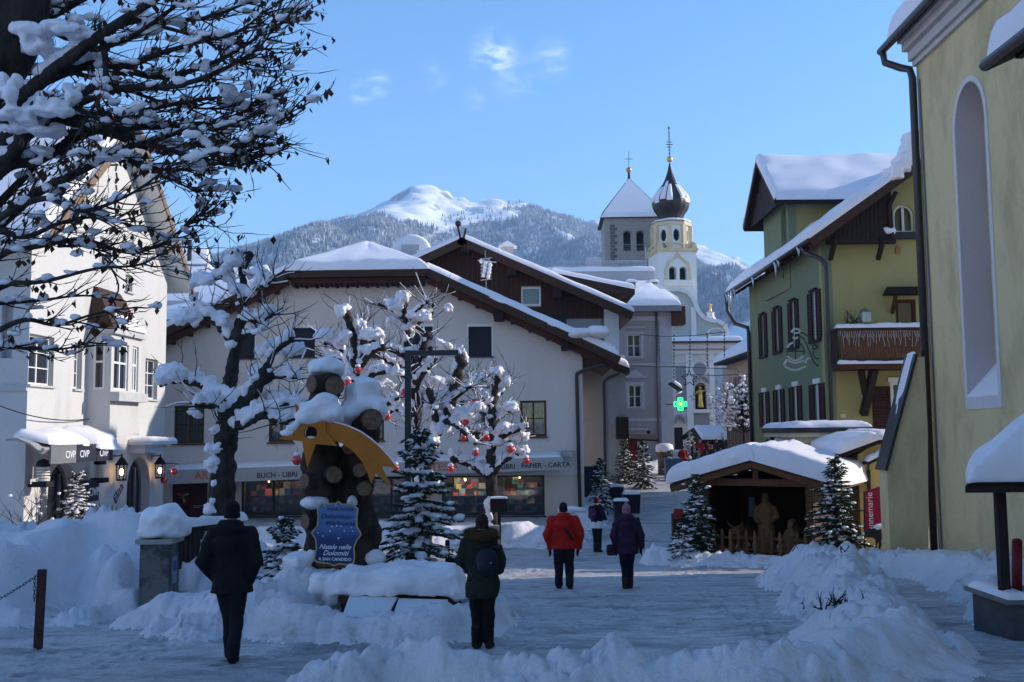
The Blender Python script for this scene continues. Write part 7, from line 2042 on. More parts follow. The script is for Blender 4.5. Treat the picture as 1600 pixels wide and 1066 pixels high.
for (px, py, rx, rz_, dy) in ((566, 640, 37, 20, 0), (566, 618, 30, 25, .05), (572, 602, 20, 12, .05), (545, 645, 18, 18, -.05), (592, 640, 16, 18, 0)):
 snow_lump(b, S(px, py, dy), (rx * ys / 1600, .30, rz_ * ys / 1600), px, 14)
f = fused(b, .04, 4, lump=.03, seed=5); f.build('snow_cap', SNOW, SC, world=True)
b = MB()
for (px, py, rx, rz_, dy) in ((470, 876, 30, 16, -.15), (492, 868, 14, 20, -.1), (585, 872, 16, 12, -.15), (549, 784, 9, 8, -.3), (492, 784, 20, 8, -.25), (553, 690, 10, 10, -.25)):
 snow_lump(b, S(px, py, dy), (rx * ys / 1600, .22, rz_ * ys / 1600), px, 12)
f = fused(b, .04, 3, lump=.04, seed=6); f.build('snow_drift', SNOW, SC, world=True, kind='stuff')
yst = 15.0
STR = thing('comet_star', 'orange yellow wooden comet star with forked tail and a round hole', 'star decoration', at(487, 678, yst))
S2 = lambda px, py: at(px, py, yst)
ORNG = mat('orange_board', (.43, .132, .004), .55, .14, 3, .1, 20, .35)
star = [(436, 686), (464, 667), (461, 631), (481, 655), (512, 650), (508, 672), (527, 697), (493, 694), (480, 731), (472, 690)]
cut = MB(); cut.prism([S2(485 + 10.5 * math.cos(a), 676 + 10 * math.sin(a)) + Vector((0, -.3, 0)) for a in np.linspace(0, 2 * math.pi, 19)[:-1]], (0, .8, 0))
b = MB().prism([S2(*p_) for p_ in star], (0, .09, 0)); f = carve(b, cut); f.build('star', ORNG, STR, world=True)
tail = [(505, 660), (516, 659), (540, 665), (562, 675), (578, 686), (591, 697), (606, 713), (620, 731), (595, 729), (611, 762), (586, 739), (580, 757), (573, 738), (564, 720), (552, 706), (534, 693), (505, 683)]
b = MB().prism([S2(*p_) + Vector((0, .02, 0)) for p_ in tail], (0, .07, 0)); tl = b.build('tail', ORNG, STR, world=True)
b = MB()
for p0, p1 in zip(tail[1:7], tail[2:8]):
 b.bar(S2(*p0) + Vector((0, .05, .01)), S2(*p1) + Vector((0, .05, .01)), .05, .02)
b.build('snow_cap', SNOW, tl, world=True)
b = MB(); b.prism([S2(485 + 10 * math.cos(a), 676 + 9.5 * math.sin(a)) + Vector((0, .12, 0)) for a in np.linspace(0, 2 * math.pi, 19)[:-1]], (0, .04, 0)); b.build('hole_disc', BLACK, STR, world=True)  # black disc set just behind the star's hole
b = MB(); snow_lump(b, S2(485, 684) + Vector((0, .05, 0)), (.07, .05, .022), 3, 9); b.build('snow_lump', SNOW, STR, world=True)
b = MB()
for (px, py, rx, rz_) in ((492, 640, 30, 22), (478, 650, 18, 14), (512, 645, 20, 18), (505, 628, 22, 14), (526, 648, 12, 14)):
 snow_lump(b, S2(px, py) + Vector((0, .12, 0)), (rx * yst / 1600, .22, rz_ * yst / 1600), px, 14)
f = fused(b, .035, 4, lump=.025, seed=8); f.build('snow_cap', SNOW, STR, world=True)
b = MB()
for (px, py, rx, rz_) in ((447, 677, 12, 6), (456, 669, 11, 7), (464, 662, 7, 7)):
 snow_lump(b, S2(px, py) + Vector((0, .05, 0)), (rx * yst / 1600, .10, rz_ * yst / 1600), px, 10)
f = fused(b, .02, 3); f.build('snow_cap', SNOW, STR, world=True)
b = MB(); b.prism([S2(*p_) + Vector((0, .2, 0)) for p_ in ((514, 636), (518, 636), (518, 655), (514, 655))], (0, .03, 0)); b.build('batten', HUTW, STR, world=True)
ysg = 14.85
SG = thing('welcome_sign', 'blue scroll edged sign with white Italian Christmas lettering in the snow mound', 'sign', at(527, 885, ysg))
S3 = lambda px, py, d=0: at(px, py, ysg) + Vector((0, -d, 0))
out = [(528.4, 783.5), (534, 788), (552, 788.6), (559, 795), (557.6, 807), (557.6, 823), (564.5, 835), (557.6, 844), (553, 855.5), (554, 871), (552, 880), (543, 882.5), (529.5, 881), (521.6, 884), (516, 881), (494.6, 878), (491, 873.5), (494.6, 858), (493.5, 843), (487, 832.4), (496, 822), (497.4, 807), (496, 793.6), (502.5, 787), (524, 787.4)]
def smooth_loop(P, n=4):
 o_ = []
 for i in range(len(P)):
  p0, p1, p2, p3 = [Vector(P[(i + k) % len(P)]) for k in (-1, 0, 1, 2)]
  for k in range(n):
   t = k / n; o_.append(tuple(.5 * ((2 * p1) + (p2 - p0) * t * .8 + (2 * p0 - 5 * p1 + 4 * p2 - p3) * t * t * 1.0 + (3 * p1 - p0 - 3 * p2 + p3) * t ** 3) if False else p1.lerp(p2, t)))
 return o_
SIGNB = bpy.data.materials.new('sign_print'); SIGNB.use_nodes = True
n, l = SIGNB.node_tree.nodes, SIGNB.node_tree.links
p = n['Principled BSDF']; p.inputs['Roughness'].default_value = .35
co = n.new('ShaderNodeTexCoord'); sp = n.new('ShaderNodeSeparateXYZ'); l.new(co.outputs['Object'], sp.inputs[0])
zl0 = S3(527, 884).z - SG.location.z; zl1 = S3(527, 784).z - SG.location.z
cr = n.new('ShaderNodeValToRGB'); mr = n.new('ShaderNodeMapRange'); mr.inputs['From Min'].default_value = zl0; mr.inputs['From Max'].default_value = zl1
nz = n.new('ShaderNodeTexNoise'); nz.inputs['Scale'].default_value = 9; l.new(co.outputs['Object'], nz.inputs['Vector'])
ma = n.new('ShaderNodeMath'); ma.operation = 'MULTIPLY_ADD'; ma.inputs[1].default_value = .12; l.new(nz.outputs['Fac'], ma.inputs[0]); l.new(sp.outputs['Z'], ma.inputs[2])
l.new(ma.outputs[0], mr.inputs['Value']); l.new(mr.outputs['Result'], cr.inputs['Fac'])
cr.color_ramp.elements[0].color = (.012, .022, .09, 1); cr.color_ramp.elements[1].color = (.09, .17, .36, 1); cr.color_ramp.elements[0].position = .25
e_ = cr.color_ramp.elements.new(.5); e_.color = (.022, .042, .15, 1); e_ = cr.color_ramp.elements.new(.66); e_.color = (.075, .145, .32, 1)
l.new(cr.outputs['Color'], p.inputs['Base Color'])
b = MB().prism([S3(*p_) for p_ in out], (0, .05, 0)); pl = b.build('panel', SIGNB, SG, world=True)
b = MB(); GOLDP = mat('pale_gold_edge', (.42, .33, .17), .5, .15, 5)
for p0, p1 in zip(out, out[1:] + out[:1]):
 b.bar(S3(*p0, .002), S3(*p1, .002), .018, .022, up=(0, 1, 0))
b.build('rim', GOLDP, SG, world=True)
SW = mat('sign_white', (.72, .75, .80), .6); SD = mat('sign_dark_blue', (.012, .022, .07), .6)
kx = Vector((1, 0, -.03))
text('INNICHNER', .072, S3(511, 798, .004), kx, (0, -1, 0), SD, pl, depth=.006)
text('Dolomiten-', .098, S3(501, 810, .004), kx, (0, -1, 0), SD, pl, shear=.35, depth=.006)
text('Weihnacht', .098, S3(507, 821, .004), kx, (0, -1, 0), SD, pl, shear=.35, depth=.006)
text('Natale nelle', .094, S3(498.5, 857.5, .004), kx, (0, -1, 0), SW, pl, shear=.38, bold=.001, depth=.006)
text('Dolomiti', .10, S3(504, 867.5, .004), kx, (0, -1, 0), SW, pl, shear=.38, bold=.001, depth=.006)
text('A SAN CANDIDO', .06, S3(497.5, 875.5, .004), kx, (0, -1, 0), SW, pl, bold=.001, depth=.006)
b = MB()
for (px, py, r) in ((515.6, 829.8, .012), (538, 829.5, .011), (529, 841, .013), (505, 837.7, .010), (551, 830, .010), (496.5, 832.5, .009), (549, 824, .008), (507, 790, .010), (525, 790, .008), (519, 822.5, .012), (526, 821.5, .014), (533, 822, .012)):
 c0 = S3(px, py, .004); b.ball(c0, (r, .004, r), 8, 5)
b.build('printed_stars', SW, pl, world=True, kind='stuff')
b = MB(); b.bar(S3(494, 880) + Vector((0, .08, -.0)), S3(553, 884) + Vector((0, .08, 0)), .1); b.build('base_board', HUTW, SG, world=True)
yb_ = 14.35
BE = thing('bench', 'low planter bench buried under a smooth loaf of snow', 'bench', (at(620, 960, yb_).x, yb_, gz(yb_)))
B_ = lambda px, py, dy=0: at(px, py, yb_ + dy)
p0, p1 = B_(528, 929), B_(719, 938)
zb_ = gz(yb_) - .05
b = MB(); b.hexa([(p0.x, yb_, p0.z - .12), (p1.x, yb_ + .1, p1.z - .12), (p1.x, yb_ + .9, p1.z - .12), (p0.x, yb_ + .8, p0.z - .12), (p0.x, yb_, p0.z), (p1.x, yb_ + .1, p1.z), (p1.x, yb_ + .9, p1.z), (p0.x, yb_ + .8, p0.z)]); b.build('seat', HUTD, BE, world=True)
for q in (p0 + Vector((.12, .45, 0)), p1 + Vector((-.12, .45, 0))):
 b = MB(); b.box((q.x, q.y, (q.z - .12 + zb_) / 2), (.18, .7, q.z - .12 - zb_)); b.build('leg', HUTD, BE, world=True)
b = MB(); b.box(((p0.x + p1.x) / 2, yb_ + .7, (p0.z - .13 + zb_) / 2), (p1.x - p0.x - .5, .06, p0.z - .13 - zb_)); b.build('back_board', HUTD, BE, world=True)
b = MB(); snow_slab(b, (p0.x - .06, yb_ - .08, p0.z + .005), (p1.x + .05, yb_ + .02, p1.z + .005), (p1.x + .05, yb_ + .95, p1.z + .005), (p0.x - .06, yb_ + .9, p0.z + .005), .30, 34, 14, 23, edge=.16, lump=.6)
for (px, py, rx, rz_) in ((522, 922, 22, 24), (536, 908, 22, 16), (505, 915, 24, 22), (560, 900, 26, 12), (712, 925, 12, 14), (660, 902, 30, 10)):
 snow_lump(b, B_(px, py, .3), (rx * yb_ / 1600, .32, rz_ * yb_ / 1600), px, 12)
fused(b, .035, 3, lump=.04, seed=12).build('snow_cap', SNOW, BE, world=True)
WB = mat('white_board', (.62, .64, .67), .6, .05, 2)
for pts, lab in (([(546, 931, -.02), (621, 933, -.02), (602, 967, -.42), (535, 962, -.42)], 'white board leaning on the bench, tilted furthest out of the two'), ([(623, 935, -.02), (700, 937, -.02), (692, 979, -.30), (614, 962, -.36)], 'white board leaning on the bench beside the green coated woman')):
 P = [B_(*q) for q in pts]; nrm = (P[1] - P[0]).cross(P[3] - P[0]).normalized()
 b = MB().prism(P, nrm * .03); tag(b.build('leaning_board', WB, None), lab, 'board', 'boards leaning on the bench')
# ================================================================= GATE PILLAR AND FENCE
px0, px1 = -5.92, -5.44
PL = thing('gate_pillar', 'lichen stained stone gate pillar under a huge cap of snow', 'pillar', (-5.68, 16.65, gz(16.65)))
zt = at(255, 842, 16.5).z
b = MB(); b.box((-5.68, 16.65, (zt - .08 + gz(16.6) - .2) / 2), (.46, .5, zt - .08 - gz(16.6) + .2)); b.build('shaft', stain_mat('lichen_stone', (.15, .14, .13), (.05, .052, .05), bump=.8, bscale=14, scale=3.2, lo=.45, hi=.6, stretch=(1, 1, 1)), PL, world=True)
b = MB(); b.box((-5.68, 16.65, zt - .035), (.58, .62, .075)); b.build('capstone', STONE, PL, world=True)
b = MB()
for (x, y, z, r) in ((-5.68, 16.65, .22, (.36, .36, .28)), (-5.78, 16.6, .16, (.26, .3, .2)), (-5.52, 16.7, .18, (.28, .3, .24)), (-5.44, 16.75, .12, (.2, .2, .14)), (-5.60, 16.9, .34, (.25, .25, .16))):
 snow_lump(b, (x, y, zt + z), r, x, 14)
f = fused(b, .04, 2, lump=.06, lscale=3, seed=9); f.build('snow_cap', SNOW, PL, world=True)
b = MB(); b.box((-5.435, 16.62, zt - .5), (.02, .22, .42)); pq = b.build('plaque', mat('plaque_grey', (.2, .22, .25), .5, .1, 4), PL, world=True)
b = MB(); b.box((-5.423, 16.62, zt - .44), (.008, .14, .16)); b.build('emblem', mat('plaque_blue', (.04, .07, .2), .5), pq, world=True)
FN = thing('picket_fence', 'dark wooden picket fence running back from the stone gate pillar', 'fence', (-5.5, 19, gz(19)))
zf0, zf1 = at(300, 884, 17.4).z, at(300, 824, 17.4).z
for k in range(16):
 y = 16.98 + k * .165; dz = -.045 * (y - 17)
 b = MB(); x = -5.44 + .14 * (y - 17); b.prism([(x - .008, y - .055, zf0 + dz), (x + .008, y + .055, zf0 + dz), (x + .008, y + .055, zf1 + dz), (x, y, zf1 + dz + .07), (x - .008, y - .055, zf1 + dz)], (-.03, .004, 0)); b.build('picket', DARKWOOD, FN, world=True)
for z in (zf0 + .15, zf1 - .15):
 b = MB(); b.bar((-5.49, 17, z), (-5.12, 19.55, z - .12), .05, .08); b.build('rail', DARKWOOD, FN, world=True)
b = MB(); b.bar((-5.46, 17, zf0 - .42), (-5.09, 19.55, zf0 - .53), .22, .16); b.bar((-5.49, 17, zf0 - .9), (-5.12, 19.55, zf0 - 1.01), .3, .8); b.build('base_beam', DARKWOOD, FN, world=True)
b = MB(); snow_slab(b, (-5.33, 16.95, zf0 - .34), (-4.97, 19.55, zf0 - .45), (-5.2, 19.55, zf0 - .45), (-5.56, 16.95, zf0 - .34), .50, 30, 8, 6, edge=.1, lump=.5)
snow_slab(b, (-5.37, 16.95, zf1 + .03), (-5.01, 19.55, zf1 - .07), (-5.18, 19.55, zf1 - .07), (-5.54, 16.95, zf1 + .03), .20, 30, 8, 7, edge=.10, lump=.6); b.build('snow_cap', SNOW, FN, world=True)
CP = thing('chain_post', 'rusty iron post leaning in the snow with a chain running out of view', 'post', on_ground(60, 1012))
b = MB(); p0 = on_ground(59, 1014); p1 = at(66, 890, p0.y)
b.bar(p0 + Vector((0, 0, -.1)), p1, .085, .085, up=(0, 1, 0)); po = b.build('post', mat('rust_iron', (.06, .022, .017), .8, .4, 9, .4, 30, .3), CP, world=True)
b = MB(); pa = at(60, 898, p0.y); pe = Vector((pa.x - 2.2, p0.y - .15, pa.z - .75)); n_ = 60; P = []
def link(mb, c, d, flip):
 d = d.normalized(); s = d.cross(Vector((0, 0, 1))).normalized(); t = s.cross(d)
 w = t if flip else s
 pts = [c + d * .022 * math.cos(a) * 1.4 + w * .013 * math.sin(a) for a in np.linspace(0, 2 * math.pi, 9)]
 mb.tube(pts, .0045, 4, cap=False)
prev = None
for k in range(n_):
 t = k / n_; q = pa.lerp(pe, t) + Vector((0, 0, -.20 * 4 * t * (1 - t)))
 if prev is not None: link(b, (q + prev) / 2, q - prev, k % 2)
 prev = q
for k in range(7):
 link(b, pa + Vector((-.02, -.05, -.03 - k * .045)), Vector((.01, 0, -1)), k % 2)
b.build('chain', mat('chain_iron', (.05, .045, .045), .5, .2, 9, metal=.5), CP, world=True, kind='stuff')
LP = thing('street_lamp', 'slim black angular street lamp with a flat horizontal arm', 'street lamp', (at(637, 850, 20).x, 20, gz(20)))
b = MB(); x = at(637.5, 700, 20).x; zt = at(637, 548, 20).z; b.box((x, 20, (zt + gz(20) - .1) / 2), (.115, .115, zt - gz(20) + .1)); b.build('pole', DARKMETAL, LP, world=True)
b = MB(); x1 = at(716, 552, 20).x; b.box(((x + .058 + x1) / 2, 20, zt - .05), (x1 - x - .058, .115, .10)); hd = b.build('arm', DARKMETAL, LP, world=True)
b = MB(); b.box((x1 - .3, 20, zt - .105), (.5, .08, .01)); b.build('lens', mat('lamp_lens', (.4, .4, .4), .3), hd, world=True)
b = MB(); snow_slab(b, (x - .06, 19.94, zt), (x + .1, 19.94, zt), (x + .1, 20.06, zt), (x - .06, 20.06, zt), .08, 6, 6, 3, edge=.05); b.build('snow_cap', SNOW, LP, world=True)
b = MB(); p0 = on_ground(782, 842); yy = 31.0; q = at(780, 800, yy); b.box((q.x, yy, (q.z + .35 + gz(yy)) / 2), (.1, .1, q.z + .35 - gz(yy))); b.box((q.x - .02, yy - .06, q.z + .2), (.5, .03, .4)); o = tag(b.build('notice_post', DARKWOOD, None), 'dark notice board on a post before the large shop window', 'notice board')
b = MB(); snow_slab(b, (q.x - .3, yy - .12, q.z + .4), (q.x + .26, yy - .12, q.z + .4), (q.x + .26, yy + .08, q.z + .4), (q.x - .3, yy + .08, q.z + .4), .07, 8, 6, 2, edge=.06); b.build('snow_cap', SNOW, o)
b = MB(); q = at(772, 835, 29.5); b.box((q.x, 29.5, q.z - .25), (.28, .28, 1.0)); tag(b.build('stone_post', STONE, None), 'grey stone post behind the woman in the green parka', 'post')
b = MB(); q = at(714, 878, 17.2); b.box((q.x, 17.2, q.z), (.26, .10, .16)); b.box((q.x - .16, 17.25, q.z - .1), (.07, .07, .9)); tag(b.build('floodlight', BLACK, None), 'small black floodlight on a stake under the fir branches', 'floodlight')
b = MB(); q = at(665, 806, 22.0); b.cyl(q + Vector((0, 0, -.9)), q, .10, n=10); o = tag(b.build('stump_post', BARK, None), 'short round post with a snow hat behind the fir', 'post')
b = MB(); snow_lump(b, q + Vector((0, 0, .08)), (.13, .13, .12), 4, 9); b.build('snow_cap', SNOW, o)
# ================================================================= TREES
def spline(P, k=4):
 out = []
 for i in range(len(P) - 1):
  p0, p1, p2, p3 = P[max(i - 1, 0)], P[i], P[i + 1], P[min(i + 2, len(P) - 1)]
  for j in range(k):
   t = j / k
   out.append(.5 * ((2 * p1) + (p2 - p0) * t + (2 * p0 - 5 * p1 + 4 * p2 - p3) * t * t + (3 * p1 - p0 - 3 * p2 + p3) * t ** 3))
 out.append(P[-1])
 return out
def twig(mb, p, d, L, r, rnd, bend=.35, n=5, kids=1, snow=None):
 d = Vector(d).normalized(); P = [Vector(p)]
 for i in range(n):
  d = (d + Vector((rnd.uniform(-bend, bend), rnd.uniform(-bend, bend), rnd.uniform(-bend * .6, bend)))).normalized()
  P.append(P[-1] + d * L / n)
 mb.tube(P, [r * (1 - .75 * i / n) for i in range(n + 1)], 4, cap=False)
 for _ in range(kids):
  i = rnd.randint(1, n - 1)
  twig(mb, P[i], (P[i] - P[i - 1]) + Vector((rnd.uniform(-1, 1), rnd.uniform(-1, 1), rnd.uniform(-.5, .9))) * (P[i] - P[i - 1]).length, L * .5, r * .6, rnd, bend, 3, 0)
 return P
def pollard(name_label, Y, limbs, lumps, seed, base, twigs=40, group='pollarded trees in front of the bookshop', snowk=1.0):
 """limbs = [[(px, py, dY, width px), ...]]; lumps = [(px, py, rx, rz)]"""
 rnd = random.Random(seed); s = Y / 1600
 T = thing('pollarded_tree', name_label, 'tree', base, 0, group)
 w = MB(); sn = MB(); tw = MB(); fz = MB()
 for li, L in enumerate(limbs):
  P = [at(px, py, Y + dy) for px, py, dy, wd in L]; R = [wd * s / 2 for *_, wd in L]
  Q = spline(P, 4); RR = np.interp(np.linspace(0, len(P) - 1, len(Q)), range(len(P)), R)
  RR = [r * (1 + .16 * math.sin(i * 2.7 + li)) for i, r in enumerate(RR)]
  w.tube(Q, RR, 9); w.ball(Q[-1], RR[-1] * 1.45, 8, 6, .3, li)
  run = []
  for i in range(len(Q)):
   d = Q[min(i + 1, len(Q) - 1)] - Q[max(i - 1, 0)]; fl = math.hypot(d.x, d.y) / max(d.length, 1e-6)
   if fl > .38: run.append((Q[i] + Vector((0, 0, RR[i] * .6 + .02)), RR[i] * rnd.uniform(.7, 1.05) + .03))
   if (fl <= .38 or i == len(Q) - 1) and run:
    if len(run) > 1: sn.tube([a for a, _ in run], [r_ for _, r_ in run], 7, flat=(1, .8))
    run = []
  for i in range(len(Q) - 1):
   d = (Q[i + 1] - Q[i]); flat_ = math.hypot(d.x, d.y) / max(d.length, 1e-6)
   if flat_ > .45 and rnd.random() < .5:
    r = RR[i]; k = (.75 + .9 * rnd.random()) * snowk
    snow_lump(sn, (Q[i] + Q[i + 1]) / 2 + Vector((0, 0, r * .55 + .05 * k)), (max(d.length * .8, r), r * .7 + .035, .03 + .085 * k * min(1, flat_)), i + li * 7, 8)
   elif rnd.random() < .25:
    snow_lump(sn, Q[i] + Vector((-RR[i] * .5, -RR[i] * .5, 0)), (RR[i] * .75, RR[i] * .7, d.length * .9), i, 8)
  for k in range(max(1, twigs * 2 // len(limbs))):
   i = rnd.randint(len(Q) // 2, len(Q) - 1); d = Q[i] - Q[i - 1] if i else Q[1] - Q[0]
   a = rnd.uniform(0, 6.28)
   TP = twig(tw, Q[i], d.normalized() * .5 + Vector((math.cos(a), math.sin(a) * .8, rnd.uniform(-.3, .8))), rnd.uniform(.4, 1.2), .014, rnd)
   if rnd.random() < .75: fz.tube([q_ + Vector((0, 0, .016)) for q_ in TP[:rnd.randint(3, 5)]], .008 + .011 * rnd.random(), 5)
 for px, py, rx, rz_ in lumps:
  c = at(px, py, Y - .05); snow_lump(sn, c, (rx * s * .86, rx * s * .62, rz_ * s * .72), px, 12)
  for _ in range(3): snow_lump(sn, c + Vector((rnd.uniform(-.7, .7) * rx * s, rnd.uniform(-.2, .2), -rz_ * s * rnd.uniform(.1, .7))), (rx * s * .5, rx * s * .4, rz_ * s * .5), rnd.random() * 9, 8)
 b = fused(w, .05, 2, lump=.025, lscale=6, seed=seed); b.build('trunk', BARK, T, world=True)
 f = fused(sn, .045, 2, lump=.06, lscale=9, seed=seed); f.build('snow_cap', SNOW, T, world=True, kind='stuff')
 tw.build('twigs', TWIG, T, world=True, kind='stuff'); fz.build('twig_snow', SNOW, T, world=True, kind='stuff')
 return T
def gpt(px, Y): return (at(px, 700, Y).x, Y, gz(Y))
pollard('big pollarded tree with dark trunk and snow pillows behind the picket fence', 20, [
 [(343, 925, 0, 46), (345, 830, 0, 43), (347, 760, 0, 41), (351, 700, 0, 38), (356, 664, 0, 38), (362, 645, 0, 30)],
 [(358, 655, 0, 30), (357, 612, 0, 22), (361, 585, 0, 22), (369, 543, 0, 20), (375, 506, 0, 18), (379, 481, 0, 16), (377, 462, 0, 15), (380, 440, .1, 13), (378, 425, .1, 12), (386, 400, .1, 16)],
 [(362, 648, 0, 28), (385, 625, -.3, 26), (403, 600, -.4, 22), (416, 583, -.5, 18)],
 [(412, 590, -.5, 12), (425, 557, -.5, 11), (440, 540, -.6, 12), (456, 530, -.6, 11)],
 [(350, 655, 0, 22), (338, 622, .3, 18), (318, 604, .5, 15), (287, 594, .7, 12), (252, 602, .9, 7)],
 [(350, 662, 0, 20), (345, 640, -.3, 14), (330, 634, -.5, 12), (306, 633, -.7, 9)],
 [(361, 531, 0, 15), (343, 508, .3, 14), (328, 494, .4, 12), (312, 484, .5, 10), (300, 462, .5, 10)],
 [(371, 460, 0, 12), (356, 440, .2, 11), (343, 424, .3, 10), (339, 412, .3, 8)], [(350, 432, .2, 8), (330, 440, .3, 7), (305, 436, .4, 6)],
 [(383, 470, 0, 12), (400, 452, -.2, 10), (416, 444, -.3, 8), (430, 436, -.4, 6)],
 [(376, 500, 0, 12), (398, 501, -.2, 9), (418, 497, -.3, 8), (432, 490, -.3, 6)], [(380, 525, 0, 9), (402, 520, -.3, 8), (412, 508, -.3, 6)],
 [(362, 662, 0, 24), (380, 663, -.4, 17), (396, 656, -.6, 15), (415, 648, -.7, 14), (440, 660, -.8, 12), (478, 652, -.9, 9)], [(420, 650, -.7, 10), (440, 634, -.8, 9), (468, 632, -.8, 7)],
 [(410, 596, -.4, 10), (440, 590, -.5, 7), (470, 592, -.6, 5)]],
 [(296, 491, 22, 17), (268, 580, 29, 19), (316, 436, 21, 14), (361, 408, 15, 18), (414, 497, 12, 12), (424, 542, 21, 17), (462, 545, 18, 13), (404, 581, 21, 16), (355, 612, 18, 18), (404, 424, 20, 10), (372, 391, 14, 9), (345, 500, 15, 14), (431, 618, 30, 11), (455, 640, 26, 9), (392, 636, 20, 14), (318, 620, 22, 10), (300, 645, 16, 7), (337, 745, 9, 18), (330, 610, 20, 14), (375, 450, 12, 14)], 11, gpt(345, 20), 70, snowk=1.2)
pollard('pollarded tree with red baubles behind the star sculpture', 27, [
 [(548, 850, 0, 24), (553, 700, 0, 20), (555, 600, 0, 17), (552, 570, 0, 16), (552, 538, 0, 14), (547, 508, 0, 12), (541, 488, 0, 11)],
 [(553, 545, 0, 12), (560, 520, .2, 10), (570, 506, .3, 8)], [(555, 585, 0, 13), (578, 553, -.2, 11), (598, 543, -.3, 10)], [(556, 605, 0, 12), (578, 588, -.3, 10), (607, 581, -.4, 8), (634, 590, -.4, 6)],
 [(551, 560, 0, 9), (530, 545, .2, 8), (510, 538, .3, 7)], [(551, 575, 0, 8), (535, 562, .2, 6), (505, 555, .4, 4)], [(556, 640, 0, 12), (590, 640, -.3, 9), (620, 622, -.4, 7)], [(556, 660, 0, 12), (530, 640, .3, 9), (512, 620, .4, 7)]],
 [(536, 483, 13, 12), (508, 522, 18, 13), (540, 523, 13, 13), (581, 521, 25, 12), (588, 570, 11, 12), (546, 578, 8, 11), (563, 503, 10, 7), (600, 600, 22, 9), (612, 622, 16, 9), (575, 545, 14, 9), (520, 605, 16, 11)], 12, gpt(552, 27), 40)
pollard('tall branching pollarded tree behind the black street lamp', 29, [
 [(648, 850, 0, 26), (648, 740, 0, 22), (649, 650, 0, 20), (645, 590, 0, 17), (640, 552, 0, 14), (634, 505, 0, 11), (631, 474, 0, 10)],
 [(648, 600, 0, 12), (652, 570, -.2, 11), (662, 540, -.3, 10), (668, 525, -.3, 9)], [(638, 540, 0, 9), (650, 508, .2, 8), (673, 493, .3, 7), (677, 478, .3, 6)], [(640, 560, 0, 11), (628, 554, -.2, 10), (607, 545, -.3, 9)],
 [(633, 500, 0, 8), (615, 487, .2, 7), (594, 475, .3, 6)], [(635, 505, 0, 7), (650, 488, -.2, 6), (666, 472, -.3, 5)], [(650, 610, 0, 12), (658, 588, -.2, 10), (680, 563, -.3, 8)], [(642, 570, 0, 9), (624, 572, .3, 8), (600, 562, .4, 6)], [(650, 640, 0, 12), (676, 612, .3, 9), (700, 600, .4, 6)], [(648, 660, 0, 10), (620, 640, .3, 8), (598, 655, .4, 6)]],
 [(632, 461, 15, 12), (616, 475, 14, 12), (613, 501, 11, 10), (637, 511, 11, 9), (655, 492, 20, 11), (664, 535, 10, 12), (685, 538, 20, 10), (652, 548, 18, 9), (620, 545, 12, 8), (660, 575, 13, 13), (640, 600, 14, 10), (680, 595, 18, 8), (700, 480, 8, 8), (690, 610, 12, 9)], 13, gpt(648, 29), 60)
pollard('leaning pollarded trunk right of the black street lamp', 27.5, [
 [(662, 850, 0, 26), (664, 760, 0, 24), (668, 710, 0, 22), (684, 672, 0, 22), (697, 655, 0, 20), (706, 624, 0, 18), (714, 588, 0, 16), (720, 562, 0, 17)],
 [(700, 655, 0, 12), (722, 672, -.3, 9), (742, 694, -.4, 6)], [(708, 622, 0, 11), (722, 612, -.2, 9), (735, 604, -.3, 7)], [(668, 708, 0, 16), (655, 680, .3, 12), (650, 650, .4, 10)], [(684, 672, 0, 12), (678, 640, -.2, 11), (672, 612, -.3, 10)], [(700, 640, 0, 9), (735, 640, .3, 7), (750, 632, .4, 5)]],
 [(721, 551, 12, 12), (703, 590, 8, 10), (697, 622, 10, 22), (672, 625, 13, 20), (690, 668, 16, 12), (672, 690, 18, 14), (725, 645, 20, 12), (745, 635, 14, 10), (676, 745, 10, 14)], 14, gpt(663, 27.5), 40)
pollard('pollarded tree hung with many red baubles before the large shop window', 34, [
 [(772, 850, 0, 22), (769, 800, 0, 20), (768, 750, 0, 19), (767, 715, 0, 17), (768, 690, 0, 16), (770, 664, 0, 14), (769, 642, 0, 12), (773, 612, 0, 10), (777, 592, 0, 10)],
 [(765, 748, 0, 13), (752, 738, -.2, 10), (738, 730, -.3, 9), (710, 717, -.4, 8)], [(772, 740, 0, 12), (780, 728, -.2, 9), (792, 718, -.3, 7), (808, 711, -.3, 5)], [(771, 662, 0, 9), (784, 650, .2, 8), (795, 640, .3, 7)], [(768, 655, 0, 9), (758, 642, .2, 8), (748, 630, .3, 6)],
 [(772, 625, 0, 7), (786, 610, .2, 6), (796, 598, .3, 5)], [(770, 640, 0, 7), (754, 622, -.2, 6), (740, 606, -.3, 5)], [(770, 690, 0, 10), (800, 676, -.3, 7), (826, 668, -.4, 4)], [(766, 690, 0, 9), (740, 668, .3, 7), (718, 658, .4, 5)], [(773, 605, 0, 6), (760, 596, .1, 5), (736, 590, .2, 4)], [(768, 676, 0, 9), (785, 690, .4, 7), (815, 684, .5, 4)]],
 [(777, 579, 12, 10), (793, 594, 8, 10), (767, 625, 9, 8), (797, 634, 15, 8), (752, 612, 12, 8), (735, 648, 20, 10), (790, 668, 18, 10), (815, 680, 16, 8), (776, 690, 16, 10), (745, 666, 14, 8), (722, 716, 16, 8), (742, 722, 12, 6), (815, 702, 14, 10), (706, 706, 6, 9), (760, 732, 10, 8), (745, 592, 12, 5), (768, 780, 8, 22)], 15, gpt(772, 34), 60)
